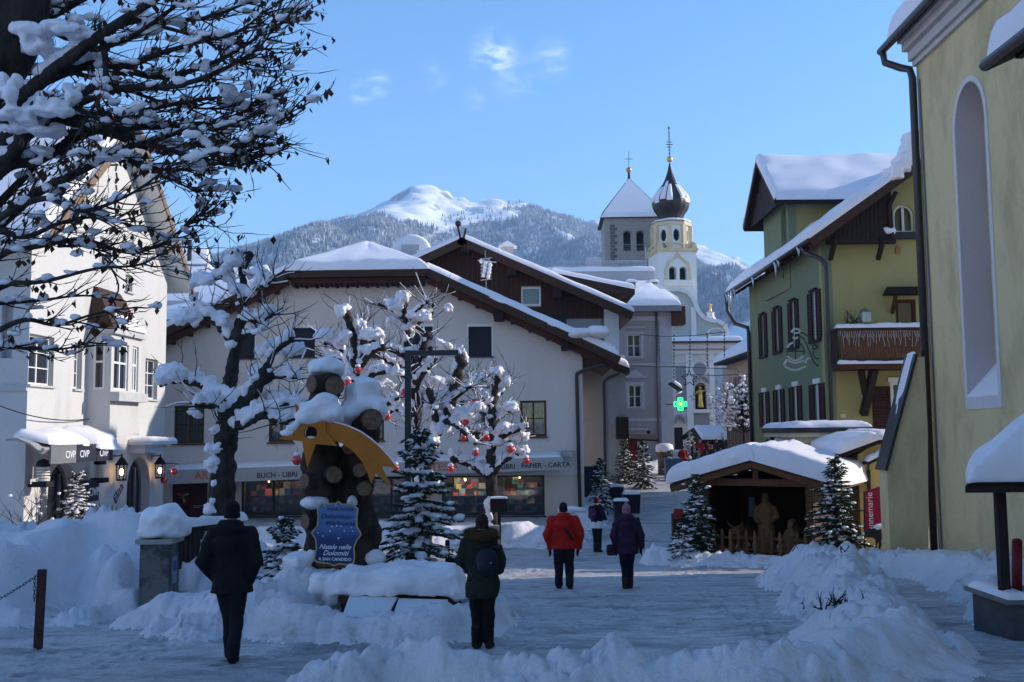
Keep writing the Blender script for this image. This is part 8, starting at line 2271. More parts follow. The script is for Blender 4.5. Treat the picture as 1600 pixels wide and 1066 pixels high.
def bauble(px, py, Y, r, lab):
 T = thing('bauble', lab, 'bauble', at(px, py, Y), 0, 'red baubles of the square'); c = at(px, py, Y); r = r * Y / 1600
 b = MB(); b.ball(c, r, 16, 10); b.build('ball', RED, T, world=True, smooth=True)
 b = MB(); b.lathe(c, [(r * .25, r * .95), (r * .25, r * 1.25)], 8); b.bar(c + Vector((0, 0, r * 1.2)), c + Vector((0, 0, r * 2.4)), .012); b.build('hanger', GREYMETAL, T, world=True)
 b = MB(); snow_lump(b, c + Vector((0, 0, r * 1.0)), (r * .72, r * .72, r * .55), px, 9); b.build('snow_cap', SNOW, T, world=True)
for a in ((464, 719, 19, 8.5, 'large red bauble hanging beside the star on the big pollarded tree'), (536, 703, 26, 7, 'red bauble half hidden just above the tail of the comet star'), (543, 599, 26, 7, 'red bauble with snow hat left of the taller snow pillow'), (559, 578, 26.5, 6, 'red bauble under the limb right above the sculpture'), (604, 651, 26, 7, 'red bauble peeking out right of the sawn stub of the sculpture'), (634, 614, 28, 8, 'red bauble half hidden by the black lamp pole'), (618, 731, 26, 6, 'orange red bauble behind the tip of the comet tail'), (704, 733, 33, 6, 'red bauble at the lower left limb of the bauble tree'), (743, 708, 33, 5.6, 'red bauble below the branch fork of the bauble tree'), (759, 684, 33, 6.4, 'red bauble close against the trunk of the bauble tree'), (724, 684, 33.5, 5, 'red bauble left of the bauble tree, above the fork'), (741, 628, 34, 5.5, 'highest red bauble of the bauble tree near its top'), (797, 702, 33, 6.4, 'red bauble on the right limb beside the awning lettering'), (822, 720, 33, 6, 'outermost red bauble at the right end of the bauble tree'), (727, 660, 34, 5.5, 'dark red bauble before the brown framed window')):
 bauble(*a)
# ---- firs
NEED2 = mat('fir_needles_far', (.012, .024, .018), .8, .4, 3, col2=(.04, .06, .04))
def fir(label, base, H, R, seed, snow=.6, whorls=13, lean=0, mats=None, group='fir trees set about the square', cut=0):
 rnd = random.Random(seed); T = thing('fir_tree', label, 'tree', base, 0, group)
 nd = MB(); sn = MB(); tr = MB()
 tr.tube([(0, 0, -.2), (lean * .3, 0, H * .4), (lean * .7, 0, H * .8), (lean, 0, H)], [H * .016, H * .013, H * .007, .004], 6); tr.build('trunk', BARK, T)
 whorls = int(whorls * 1.45)
 for wv in range(whorls):
  t = (wv + .3) / whorls; z = H * (.06 + .92 * t); L0 = R * (1 - t) ** .8 * rnd.uniform(.85, 1.12) + .05
  nb_ = rnd.randint(7, 9) if t < .8 else rnd.randint(4, 6); a0_ = rnd.uniform(0, 6.28)
  for k in range(nb_):
   a = a0_ + 2 * math.pi * k / nb_ + rnd.uniform(-.35, .35); L = L0 * rnd.uniform(.55, 1.15); zz = z + rnd.uniform(-.6, .6) * H / whorls
   d = Vector((math.cos(a), math.sin(a), 0)); s = Vector((-d.y, d.x, 0)); n_ = 6; P = []
   rise = .35 - .75 * (1 - t) if t < .75 else .9
   for i in range(n_ + 1):
    u = i / n_; P.append(Vector((lean * t, 0, zz)) + d * L * u + Vector((0, 0, L * (rise * u - .20 * u * u + .14 * u ** 3))) + s * rnd.uniform(-.02, .02) * L)
   nd.tube(P, [.02 * (1 - .8 * i / n_) + .006 for i in range(n_ + 1)], 4, cap=False)
   m = max(4, int(L * 15))
   for i in range(m):
    u = (i + .6) / m; q = P[min(int(u * n_), n_ - 1)].lerp(P[min(int(u * n_) + 1, n_)], u * n_ % 1)
    tl_ = (.11 + .26 * L * (1 - u) ** .7 * (.4 + .6 * min(1, u * 4))) * rnd.uniform(.8, 1.15)
    for sg in (-1, 1):
     e = q + d * tl_ * .62 + s * sg * tl_ * .72 + Vector((0, 0, -tl_ * rnd.uniform(.05, .38)))
     mid = q.lerp(e, .45); w_ = s * (.019 + .008 * rnd.random()); up = Vector((0, 0, .017)); fw = d * .02
     nd.add([q, mid + w_ + fw * sg, mid + up, mid - w_ - fw * sg, mid - up * 1.3, e], [(0, 1, 2), (0, 2, 3), (0, 3, 4), (0, 4, 1), (5, 2, 1), (5, 3, 2), (5, 4, 3), (5, 1, 4)])
     if rnd.random() < snow * .62:
      h_ = tl_ * rnd.uniform(.55, .95); c0 = q.lerp(e, .08) + Vector((0, 0, .012)); c1 = q.lerp(e, min(.95, h_ / tl_)) + Vector((0, 0, .012)); ww = s * rnd.uniform(.012, .03) + d * sg * .012; hh = Vector((0, 0, rnd.uniform(.012, .032))); cm = c0.lerp(c1, .5)
      sn.s = True; sn.add([c0, cm + ww, cm + hh, cm - ww, c1], [(0, 1, 2), (0, 2, 3), (4, 2, 1), (4, 3, 2), (0, 3, 1), (4, 1, 3)])
   for i in range(n_):
    if rnd.random() < snow * .8 and L > .18:
     q = P[i].lerp(P[i + 1], rnd.random()); r_ = rnd.uniform(.025, .055) * min(1.3, .6 + L)
     snow_lump(sn, q + Vector((0, 0, r_ * .4)), (r_ * 1.5, r_ * 1.2, r_ * .7), rnd.random() * 9, 6)
 nd.build('needles', mats or NEEDLE, T, kind='stuff'); sn.build('snow_cap', SNOW, T, kind='stuff')
 return T
def gfir(px, Y, dz=0): x = at(px, 700, Y).x; return (x, Y, ground_z(x, Y) + dz)
fir('young fir loaded with thick snow between the man and the sculpture', gfir(446, 17.2, -.1), 1.62, .74, 1, 1.0, 12)
fir('open fir with long drooping snowy boughs right of the blue sign', gfir(657, 16.6, -.1), 2.62, 1.02, 2, .75, 12)
fir('bushy fir standing at the left corner of the nativity hut', gfir(1087, 28.2, -.1), 2.5, .85, 3, .22, 15)
fir('broad dark fir leaning over the right front of the nativity hut', gfir(1298, 27.4, -.1), 2.95, 1.08, 4, .24, 18, .1)
fir('low snowy sapling at the foot of the left hut fir', gfir(1062, 27.6, -.1), .8, .42, 14, .9, 6)
fir('sunlit little fir before the arched window of the white house', (at(97, 800, 31.5).x + .5, 31.3, at(97, 822, 31.5).z - .1), 1.75, .70, 5, .8, 10)
fir('slim snowy fir by the dark wall at the street bend', gfir(937, 45), 2.2, .7, 6, .35, 12)
fir('snow dusted fir behind the two black planters', gfir(1005, 54), 2.5, 1.0, 7, .3, 12)
fir('small fir behind the black planters, next to the red entrance', gfir(976, 57), 2.4, .95, 8, .3, 12)
fir('small snowy fir below the column with the snow hat', gfir(1047, 60), 1.6, .55, 9, .6, 9)
fir('frosted fir in the crowd before the market stall', gfir(1078, 76), 2.3, .75, 10, .9, 10)
# ---- frosted round tree by the peach house
def bush(label, name, base, H, R, seed, n, cap, cat, trunk=True, m=TWIG):
 rnd = random.Random(seed); T = thing(name, label, cat, base); tw = MB(); sn = MB()
 if trunk: tw.tube([(0, 0, -.2), (0, 0, H * .5)], [H * .03, H * .02], 6)
 for k in range(n):
  a = rnd.uniform(0, 6.28); e = rnd.uniform(.2, 1.4); d = Vector((math.cos(a) * math.cos(e), math.sin(a) * math.cos(e), math.sin(e)))
  z0 = H * (rnd.uniform(.15, .55) if trunk else 0); P = twig(tw, (0, 0, z0), d, R * rnd.uniform(.8, 1.5), H * .008, rnd, .3, 5, 2)
  if cap:
   for p in P[2:]:
    if rnd.random() < cap: snow_lump(sn, p, (H * .032, H * .03, H * .022), rnd.random() * 9, 6)
 tw.build('twigs', m, T, kind='stuff')
 if cap: sn.build('snow_cap', SNOW, T, kind='stuff')
 return T
bush('round bare tree plastered with snow before the peach house', 'frosted_tree', (at(1163, 680, 70).x, 70, gz(70) + 1.5), 4.4, 2.0, 3, 120, .6, 'tree')
bush('bare dark shrub sticking out of the garden snow at the left edge', 'bare_shrub', (at(8, 830, 22).x, 22, ground_z(at(8, 830, 22).x, 22) - .1), 2.0, 1.35, 5, 16, .0, 'shrub', False)
bush('thin bare shrub against the sunlit corner of the white house', 'bare_shrub', (at(58, 815, 29.6).x, 29.6, -1.0), 1.9, 1.2, 6, 12, .12, 'shrub', False)
bush('dry twigs in front of the recessed wall of the white house', 'bare_shrub', (at(165, 815, 33).x, 33, -1.1), 1.8, 1.1, 7, 10, 0, 'shrub', False)
# ---- the great tree over the left corner of the picture
rnd = random.Random(23)
BT = thing('linden_tree', 'great snow laden tree with hanging dead leaves over the left corner', 'tree', (-6.2, 9.5, gz(9.5)))
tr = MB(); tw = MB(); sn = MB(); lf = MB(); YT = 9.0
W_ = lambda px, py, Y=YT: at(px, py, Y)
tr.tube(spline([Vector((-6.2, 9.5, gz(9.5) - .3)), Vector((-6.15, 9.45, 1.0)), Vector((-5.9, 9.3, 2.6)), W_(-90, 300, 9.2), W_(-40, 150), W_(20, 40), W_(40, -80), W_(60, -260)]), list(np.linspace(.42, .22, 29)), 12)
main = [
 ([(-50, 260), (10, 180), (60, 130), (150, 60), (260, -10), (330, -60)], .16, -.3), ([(-60, 240), (20, 215), (90, 185), (170, 205), (260, 235), (330, 225), (410, 222)], .15, .2),
 ([(-70, 330), (20, 240), (60, 160), (110, 165), (170, 195)], .13, -.6), ([(-70, 330), (10, 260), (60, 250), (120, 215), (200, 180), (300, 160), (390, 150)], .11, .6),
 ([(-80, 420), (0, 350), (60, 300), (120, 270), (190, 235), (230, 225), (330, 245), (420, 218), (465, 198), (500, 178)], .08, -.2),
 ([(-60, 380), (30, 285), (80, 240), (150, 245), (230, 262), (300, 290), (322, 300)], .06, .9), ([(-60, 400), (0, 340), (70, 310), (130, 330), (210, 300), (270, 260)], .06, -.9),
 ([(-40, 100), (40, 30), (120, 60), (220, 30), (330, 30), (420, 5)], .10, .5), ([(0, 60), (80, 20), (160, -20), (240, -60)], .14, .9), ([(60, 130), (150, 100), (250, 120), (350, 100), (430, 64), (478, 25)], .07, .1),
 ([(80, 180), (180, 140), (280, 135), (370, 110), (440, 76), (470, 44)], .06, -.7), ([(100, 210), (200, 200), (320, 195), (400, 180), (440, 155), (462, 135)], .055, .4), ([(120, 150), (220, 95), (310, 70), (400, 50), (450, 20)], .055, -.4),
 ([(-80, 470), (0, 400), (60, 385), (130, 375), (200, 395), (260, 380), (300, 355), (325, 338)], .05, .3), ([(-80, 520), (0, 450), (70, 440), (150, 420), (215, 415), (250, 400)], .045, -.3),
 ([(-80, 480), (-10, 475), (60, 470), (130, 462), (190, 470)], .04, .6), ([(-80, 560), (-10, 520), (40, 500), (90, 508), (150, 490), (215, 480)], .05, -.6), ([(-80, 590), (0, 545), (50, 545), (100, 545), (140, 535)], .045, .1),
 ([(-40, 330), (30, 370), (90, 350), (140, 340), (200, 350)], .05, -.4), ([(160, 60), (165, 110), (150, 160), (90, 260)], .05, -1.0), ([(200, 250), (260, 265), (320, 262), (380, 250), (440, 230)], .035, .3),
 ([(230, 225), (300, 205), (370, 200), (430, 180)], .035, -.3), ([(330, 225), (390, 240), (430, 245)], .02, 0), ([(250, 40), (330, 60), (400, 95), (450, 105)], .03, .5), ([(90, 385), (150, 390), (185, 445), (170, 480)], .02, .5), ([(0, 120), (90, 110), (170, 130), (260, 160), (350, 170), (430, 160)], .05, .9), ([(100, 90), (200, 60), (300, 0), (360, -40)], .05, .0)]
def leaf(mb, p, L):
 a = rnd.uniform(0, 6.28); w_ = L * rnd.uniform(.25, .42); s = Vector((math.cos(a), math.sin(a), 0)) * w_; c = Vector((-math.sin(a), math.cos(a), 0)) * w_ * .6
 p = Vector(p); q = p + Vector((rnd.uniform(-.03, .03), rnd.uniform(-.03, .03), -L))
 mid = p.lerp(q, .5)
 mb.add([p, mid + s + c, mid, mid - s + c, q], [(0, 1, 2), (0, 2, 3), (4, 2, 1), (4, 3, 2)])
def leaves(p, k):
 for _ in range(k):
  leaf(lf, Vector(p) + Vector((rnd.uniform(-.04, .04), rnd.uniform(-.04, .04), rnd.uniform(-.03, .01))), rnd.uniform(.04, .085))
for pts, r0, dy in main:
 P = spline([W_(px if px < 230 else 230 + (px - 230) * .82, py, YT + dy * (.2 + .8 * i / len(pts)) + rnd.uniform(-.12, .12)) for i, (px, py) in enumerate(pts)], 5); n_ = len(P)
 RR = [max(.008, .78 * r0 * (1 - .9 * (i / n_) ** .7)) for i in range(n_)]
 tr.tube(P, RR, 7)
 for i in range(n_ - 1):
  d = P[i + 1] - P[i]; fl = math.hypot(d.x, d.y) / max(d.length, 1e-6)
  if fl > .5 and rnd.random() < (.8 if RR[i] > .05 else .42):
   k = rnd.uniform(.5, 1.3); snow_lump(sn, P[i].lerp(P[i + 1], .5) + Vector((0, 0, RR[i] * .7 + .015)), (d.length * .75, RR[i] * .8 + .022, RR[i] * .45 + .024 * k), i, 9)
 for i in range(3, n_):
  for _ in range(2 if RR[i] < .07 and P[i].z > 3.4 else 1):
   if rnd.random() < (.8 if P[i].z > 3.4 else .5):
    d = (P[i] - P[i - 1]).normalized(); a = Vector((rnd.uniform(.1, 1), rnd.uniform(-.8, .8), rnd.uniform(-.75, .55)))
    Q = twig(tw, P[i], d * .8 + a * .9, rnd.uniform(.2, .55), .0085, rnd, .36, 5, 0)
    for j in range(2, len(Q)):
     if rnd.random() < .5:
      e = twig(tw, Q[j], (Q[j] - Q[j - 1]).normalized() + Vector((rnd.uniform(-.3, .8), rnd.uniform(-.8, .8), rnd.uniform(-.3, .9))), rnd.uniform(.1, .28), .005, rnd, .2, 3, 0)
      if rnd.random() < .26: leaves(e[-1], rnd.randint(1, 2))
     if rnd.random() < .15: leaves(Q[j], rnd.randint(1, 4))
     if rnd.random() < .07: snow_lump(sn, Q[j] + Vector((0, 0, .015)), (.075, .045, .028), rnd.random() * 9, 7)
for px, py, rx, rz_, dy in ((80, 48, 46, 26, -.3), (60, 75, 26, 26, -.2), (130, 95, 16, 20, 0), (15, 140, 16, 30, -.5), (30, 180, 30, 18, -.5), (85, 165, 40, 22, -.5), (110, 150, 18, 24, -.4), (60, 200, 40, 16, -.3), (245, 32, 42, 13, .2), (90, 90, 20, 16, 0), (215, 45, 26, 12, .3), (380, 140, 15, 14, 0), (225, 180, 18, 9, 0), (270, 215, 24, 13, 0), (285, 228, 16, 9, 0), (140, 240, 26, 12, 0), (65, 238, 24, 12, 0), (455, 200, 14, 9, -.2), (405, 190, 14, 11, -.1), (355, 55, 18, 6, .3), (175, 245, 22, 9, -.2), (85, 295, 15, 12, 0), (65, 335, 18, 9, -.3), (150, 335, 16, 10, .1), (305, 358, 7, 9, .2), (265, 369, 7, 7, .2), (110, 40, 26, 22, .2), (400, 150, 20, 6, 0), (230, 88, 14, 6, .1)):
 for _ in range(7): snow_lump(sn, W_((px if px < 230 else 230 + (px - 230) * .82) + rnd.uniform(-.9, .9) * rx, py + rnd.uniform(-.5, .5) * rz_, YT + dy + rnd.uniform(-.1, .1)), (rx * rnd.uniform(.3, .65) * YT / 1600, .09, rz_ * rnd.uniform(.25, .5) * YT / 1600), rnd.random() * 9, 10)
tr.build("trunk", BARK, BT, world=True, smooth=True)
tw.build('twigs', TWIG, BT, world=True, kind='stuff'); fused(sn, .018, 1, lump=.02, lscale=11).build('snow_cap', SNOW, BT, world=True, kind='stuff')
lf.build('dead_leaves', mat('dead_leaf', (.045, .024, .014), .8, .4, 9, col2=(.10, .05, .025)), BT, world=True, kind='stuff')
# ================================================================= PEOPLE
def cloth(name, c, rough=.85): return mat(name, c, rough, .18, 7, .35, 26, .2)
SKIN = mat('skin', (.45, .27, .20), .6, .06, 9)
def folds(f, amp, seed, zk=5):
 v = np.array(f.v); k = fbm(v[:, 0] * 5, v[:, 1] * 5, v[:, 2] * zk + 2 * v[:, 0], seed, 3) * amp
 c = v[:, :2].mean(0); d = v[:, :2] - c; d /= (np.linalg.norm(d, axis=1, keepdims=True) + 1e-6); v[:, :2] += d * k[:, None]; f.v = [tuple(p) for p in v]; return f
def person(label, pos, H, rz, coat, hem, legs, hands, colors, hood=None, hat=None, boots=.14, vox=.016, wide=1.0, group=None, bag=None, gloves=None, pack=None, strap=None, bare=True, sweater=None):
 """faces local +Y; legs = ((foot x, y, knee y), ...) left, right; hands = ((x, y, z), (elbow x, y, z)) each side, as shares of the height"""
 T = thing('person', label, 'person', pos, rz, group); h = H
 V3 = lambda x, y, z: Vector((x * h, y * h, z * h)); w = wide
 feet = [V3(l[0], l[1], .045) for l in legs]; knees = [V3(l[0] * .85 + (.01 if l[0] > 0 else -.01), l[2], .285) for l in legs]; hips = [V3(s * .048, 0, .52) for s in (-1, 1)]
 arms = []
 for s, (hd, el) in zip((-1, 1), hands): arms.append((V3(s * .112 * w, 0, .81), V3(*el), V3(*hd)))
 b = MB(); hc = V3(0, .012, .93)
 b.ball(hc, (.043 * h, .054 * h, .066 * h), 12, 9); b.ball(hc + V3(0, .052, -.012), (.009 * h, .014 * h, .014 * h), 6, 5); b.ball(hc + V3(0, .035, -.045), (.026 * h, .02 * h, .02 * h), 6, 5)
 for s in (-1, 1): b.ball(hc + V3(s * .044, 0, -.005), (.007 * h, .012 * h, .018 * h), 6, 5)
 b.tube([V3(0, -.005, .80), V3(0, .002, .86), hc], [.034 * h, .031 * h, .03 * h], 9)
 b.tube([V3(0, 0, .50), V3(0, 0, .60), V3(0, 0, .74), V3(0, 0, .82)], [.075 * h, .07 * h, .085 * h, .05 * h], 10, flat=(1.15, .75))
 for (sh, el, hd) in arms: b.tube([sh, el, hd], [.036 * h, .028 * h, .019 * h], 8); b.tube([sh, V3(0, 0, .80)], [.035 * h, .04 * h], 8)
 for hp, kn, ft in zip(hips, knees, feet): b.tube([hp, kn, ft], [.055 * h, .036 * h, .025 * h], 8); b.tube([ft, ft + V3(0, .07, -.02)], [.025 * h, .018 * h], 7)
 for s, (sh, el, hd) in zip((-1, 1), arms):
  d = (hd - el).normalized(); fw = Vector((0, 1, 0)); b.ball(hd + d * .028 * h, (.013 * h, .022 * h, .03 * h), 8, 6)
 fused(b, vox * .8, 2).build('body', SKIN, T)
 for s, (sh, el, hd) in zip((-1, 1), arms):
  if gloves is None: continue
  d = (hd - el).normalized(); f_ = Vector((0, 1, 0)); f_ = (f_ - d * f_.dot(d)).normalized(); i_ = d.cross(f_); b = MB()
  b.tube([hd - d * .012 * h, hd + d * .02 * h, hd + d * .055 * h], [.021 * h, .026 * h, .024 * h], 8, flat=(.75, 1.15))
  for k, ln in enumerate((.036, .043, .041, .032)):
   o = hd + d * .052 * h + f_ * (.021 - .014 * k) * h; b.tube([o, o + d * ln * .5 * h + i_ * s * .004 * h, o + d * ln * .85 * h + i_ * s * .016 * h], [.0085 * h, .008 * h, .0065 * h], 6)
  o = hd + d * .014 * h + f_ * .022 * h; b.tube([o, o + f_ * .022 * h + d * .014 * h, o + f_ * .024 * h + d * .036 * h], [.010 * h, .009 * h, .007 * h], 6)
  fused(b, .0085, 1).build('glove', gloves, T)
 b = MB()
 for hp, kn, ft in zip(hips, knees, feet): b.tube([hp, hp.lerp(kn, .5), kn, kn.lerp(ft, .5), ft + V3(0, 0, -.01)], [.066 * h * w, .058 * h * w, .045 * h * w, .042 * h * w, .040 * h * w], 12)
 b.ball(V3(0, 0, .53), (.098 * h * w, .075 * h, .08 * h), 12, 8); folds(fused(b, vox, 2), .011, 3, 9).build('trousers', colors[1], T)
 for ft in feet:
  b = MB(); b.tube([ft + V3(0, -.004, boots), ft + V3(0, -.004, .02), ft + V3(0, -.006, -.02)], [.039 * h * (1 if boots < .2 else 1.25), .036 * h, .038 * h], 10); b.tube([ft + V3(0, -.028, -.022), ft + V3(0, .04, -.024), ft + V3(0, .088, -.028)], [.028 * h, .031 * h, .022 * h], 9, flat=(1.1, .75)); f = fused(b, vox * .8, 2); folds(f, .006, 4).build('boot', colors[2], T)
 b = MB(); z0 = hem
 b.tube([V3(0, 0, z0), V3(0, 0, z0 + .05), V3(0, 0, .56), V3(0, 0, .66), V3(0, 0, .76), V3(0, 0, .815), V3(0, 0, .845)], [.112 * h * w, .113 * h * w, .108 * h * w, .104 * h * w, .112 * h * w, .09 * h * w, .045 * h], 16, flat=(1.12, .80))
 for (sh, el, hd) in arms: b.tube([V3(0, 0, .80), sh + V3(0, 0, -.012), sh.lerp(el, .5), el, el.lerp(hd, .5), hd], [.05 * h, .056 * h * w, .049 * h * w, .045 * h * w, .041 * h, .034 * h], 11)
 b.tube([V3(0, -.01, .82), V3(0, -.008, .868)], [.058 * h, .05 * h], 11)
 folds(fused(b, vox, 2), .026, 5, 6).build('coat', colors[0], T)
 if sweater:
  b = MB(); b.tube([V3(0, 0, sweater[0]), V3(0, 0, z0 + .03)], [.118 * h * w, .112 * h * w], 14, flat=(1.12, .84)); folds(fused(b, vox, 2), .012, 6).build('sweater', sweater[1], T)
 if hat:
  b = MB(); b.ball(hc + V3(0, -.004, .022), (.050 * h, .060 * h, .058 * h), 14, 10); b.tube([hc + V3(0, -.004, -.036), hc + V3(0, 0, .018)], [.052 * h, .052 * h], 14, flat=(.97, 1.14))
  if hat[1]: b.ball(hc + V3(0, -.005, .088), .02 * h, 9, 7)
  folds(fused(b, vox * .7, 1), .004, 8, 30).build('hat', hat[0], T)
 if hood:
  b = MB(); b.tube([V3(0, -.035, .80), V3(0, -.052, .85), V3(0, -.048, .89)], [.07 * h, .075 * h, .05 * h], 12, flat=(1.25, .8)); folds(fused(b, vox, 2), .008, 9).build('hood', hood[0], T)
  if hood[1]:
   b = MB(); rnd = random.Random(4); P = [V3(.098 * math.cos(a), -.028 + .078 * math.sin(a), .858 + .012 * math.sin(a)) for a in np.linspace(0, 2 * math.pi, 15)]; b.tube(P, .034 * h, 8); f = fused(b, .012, 1)
   fb = MB(); fb.v, fb.f, fb.mi, fb.smooth = f.v, f.f, f.mi, f.smooth
   for p in f.v[::2]:
    p = Vector(p); o = (p - V3(0, -.015, .862)).normalized(); e = p + (o + Vector((rnd.uniform(-.5, .5), rnd.uniform(-.5, .5), rnd.uniform(-.6, .3)))) * .03; s_ = Vector((.004, .002, .003)); fb.add([p - s_, p + s_, e], [(0, 1, 2)])
   fb.build('fur_trim', hood[1], T)
 if pack:
  b = MB(); c = V3(*pack[1]); b.ball(c, (.085 * h, .05 * h, .115 * h), 14, 10); b.ball(c + V3(.0, -.045, -.04), (.06 * h, .025 * h, .055 * h), 10, 7); f = folds(fused(b, vox, 2), .01, 12); bp = f.build('backpack', pack[0], T)
  b = MB()
  for s in (-1, 1): b.tube([c + V3(s * .05, .03, .1), c + V3(s * .07, .11, .115), c + V3(s * .075, .16, .04), c + V3(s * .06, .07, -.09)], .012 * h, 6, flat=(2, .6))
  b.tube([c + V3(-.02, 0, .115), c + V3(0, -.01, .14), c + V3(.02, 0, .115)], .008 * h, 5); b.build('strap', BLACK, bp, smooth=True, kind='stuff')
  b = MB(); b.bar(c + V3(-.02, -.052, -.012), c + V3(.05, -.048, .004), .012); b.build('zip', mat('silver_zip', (.6, .6, .6), .3, metal=.6), bp)
 if bag:
  b = MB(); c = V3(*bag[1]); b.tube([c + V3(0, 0, -.07), c + V3(0, 0, -.02), c + V3(0, 0, .06)], [.05 * h, .062 * h, .05 * h], 12, flat=(1, .6)); f = folds(fused(b, vox, 2), .008, 13); bg = f.build('bag', bag[0], T)
  b = MB(); b.tube([c + V3(.02, 0, .06), c + V3(.06, -.02, .2), V3(-.08, -.03, .80), V3(-.06, .06, .82)], .008 * h, 5); b.build('strap', bag[0], bg, smooth=True)
 if strap:
  b = MB(); b.tube([V3(-.055, .03, .84), V3(-.05, -.085, .80), V3(.02, -.118, .70), V3(.085, -.108, .60), V3(.12, -.02, .55)], .011 * h, 6, flat=(1.8, .6)); b.build('strap', strap, T, smooth=True)
 return T
def feet_at(px, py): p = on_ground(px, py); return (p.x, p.y, float(gz(p.y)) + .0)
NOIR = cloth('black_wool', (.010, .010, .012)); JEAN = cloth('black_denim', (.011, .012, .016)); LEATHER = mat('black_leather', (.013, .012, .012), .45, .2, 8, .2, 30)
pk = ((.088, .05, .48), (.165, -.035, .625))
def mir(a): return ((-a[0][0], a[0][1], a[0][2]), (-a[1][0], a[1][1], a[1][2]))
person('person in a black coat and black beanie walking away past the picket fence', feet_at(359, 1035), 1.80, rad(3), None, .43, ((-.018, .10, .07), (.030, -.05, .03)), (mir(pk), pk), (NOIR, JEAN, NOIR), boots=.09, hood=(NOIR, None), hat=(cloth('black_knit', (.008, .008, .010)), False), wide=1.0, gloves=None)
person('person in a dark green fur hooded parka standing with a navy backpack', feet_at(754, 1014), 1.62, rad(-14), None, .38, ((-.046, .0, .0), (.050, .01, .0)), (mir(((.10, .10, .56), (.155, -.02, .64))), ((.09, .11, .56), (.155, -.02, .64))), (cloth('dark_green_parka', (.018, .022, .017)), cloth('black_legging', (.007, .007, .008)), mat('furry_boot', (.030, .018, .013), .95, .4, 20, .9, 60)), hood=(cloth('dark_green_parka', (.018, .022, .017)), mat('brown_fur', (.075, .036, .014), .95, .3, 20)), hat=(cloth('brown_knit_hat', (.035, .016, .012)), False), boots=.145, pack=(cloth('navy_nylon', (.008, .010, .022), .5), (.075, -.135, .66)))
GLV = cloth('black_glove', (.011, .011, .013))
person('person in a bright red jacket with black gloves and trousers walking away', feet_at(882, 921), 1.76, rad(0), None, .47, ((-.062, .02, .03), (.062, -.03, .02)), (((-.165, .03, .455), (-.185, -.015, .63)), ((.165, .02, .455), (.190, -.015, .63))), (cloth('red_jacket', (.42, .012, .007), .7), JEAN, LEATHER), hood=(cloth('red_jacket', (.42, .012, .007), .7), None), hat=(cloth('charcoal_cap', (.013, .013, .016)), False), wide=1.22, gloves=GLV, strap=BLACK)
PUR = cloth('plum_coat', (.036, .012, .036), .7)
person('person in a dark plum coat and pink hat carrying a shoulder bag', feet_at(981, 921), 1.72, rad(0), None, .415, ((-.030, -.03, .02), (.034, .05, .06)), (((-.13, .03, .47), (-.155, -.02, .63)), ((.17, .05, .47), (.17, -.015, .63))), (PUR, cloth('purple_black_trousers', (.012, .009, .022)), cloth('brown_suede', (.045, .02, .014))), hood=(PUR, None), hat=(cloth('pink_knit', (.30, .13, .17)), True), boots=.10, gloves=GLV, bag=(cloth('dark_brown_bag', (.02, .012, .011), .5), (-.19, -.01, .47)))
person('person in a purple backpack and jacket with a white sweater hem, by the shop corner', feet_at(933, 863), 1.66, rad(-38), None, .54, ((-.035, 0, .01), (.04, .02, .02)), (((-.07, .16, .60), (-.15, .03, .64)), ((.08, .16, .60), (.15, .03, .64))), (cloth('plum_jacket', (.022, .010, .030)), JEAN, LEATHER), hood=None, hat=(cloth('dark_red_hat', (.05, .008, .012)), False), pack=(cloth('purple_nylon', (.055, .012, .060), .5), (0, -.13, .70)), sweater=(.44, cloth('white_sweater', (.62, .64, .68))))
cr = [((1067, 700), 62, (.20, .01, .012)), ((1083, 702), 66, (.012, .014, .03)), ((1094, 700), 70, (.25, .015, .02)), ((1105, 702), 70, (.02, .018, .02)), ((1119, 701), 72, (.012, .016, .035)), ((1131, 700), 75, (.015, .015, .016)), ((1090, 708), 60, (.018, .02, .02)), ((1112, 706), 62, (.03, .02, .015))]
labs = ['in a red coat at the left end of the market crowd', 'in a navy coat behind the left eave of the hut snow', 'in a bright red jacket in the middle of the market crowd', 'in a black coat before the market stall front', 'in a dark blue jacket under the stall roof corner', 'in a grey black coat by the board fence', 'in dark green, nearest behind the ridge of the hut', 'in a brown coat below the stall counter']
for k, (((px, py), Y, c), lb) in enumerate(zip(cr, labs)):
 x = at(px, py, Y).x
 a = ((.10, .06, .5), (.15, 0, .64)) if k % 2 else ((.07, .15, .6), (.15, .02, .64))
 person('small distant person ' + lb, (x, Y, float(gz(Y))), 1.7 + .04 * (k % 3), rad(70 * k), None, .45, ((-.04, 0, 0), (.04, .02, .01)), (mir(a), a), (cloth('coat_%d' % k, c), JEAN, LEATHER), hat=(cloth('hat_%d' % (k % 3), [(.02, .02, .02), (.2, .03, .03), (.25, .2, .15)][k % 3]), False), vox=.03, group='people at the market')
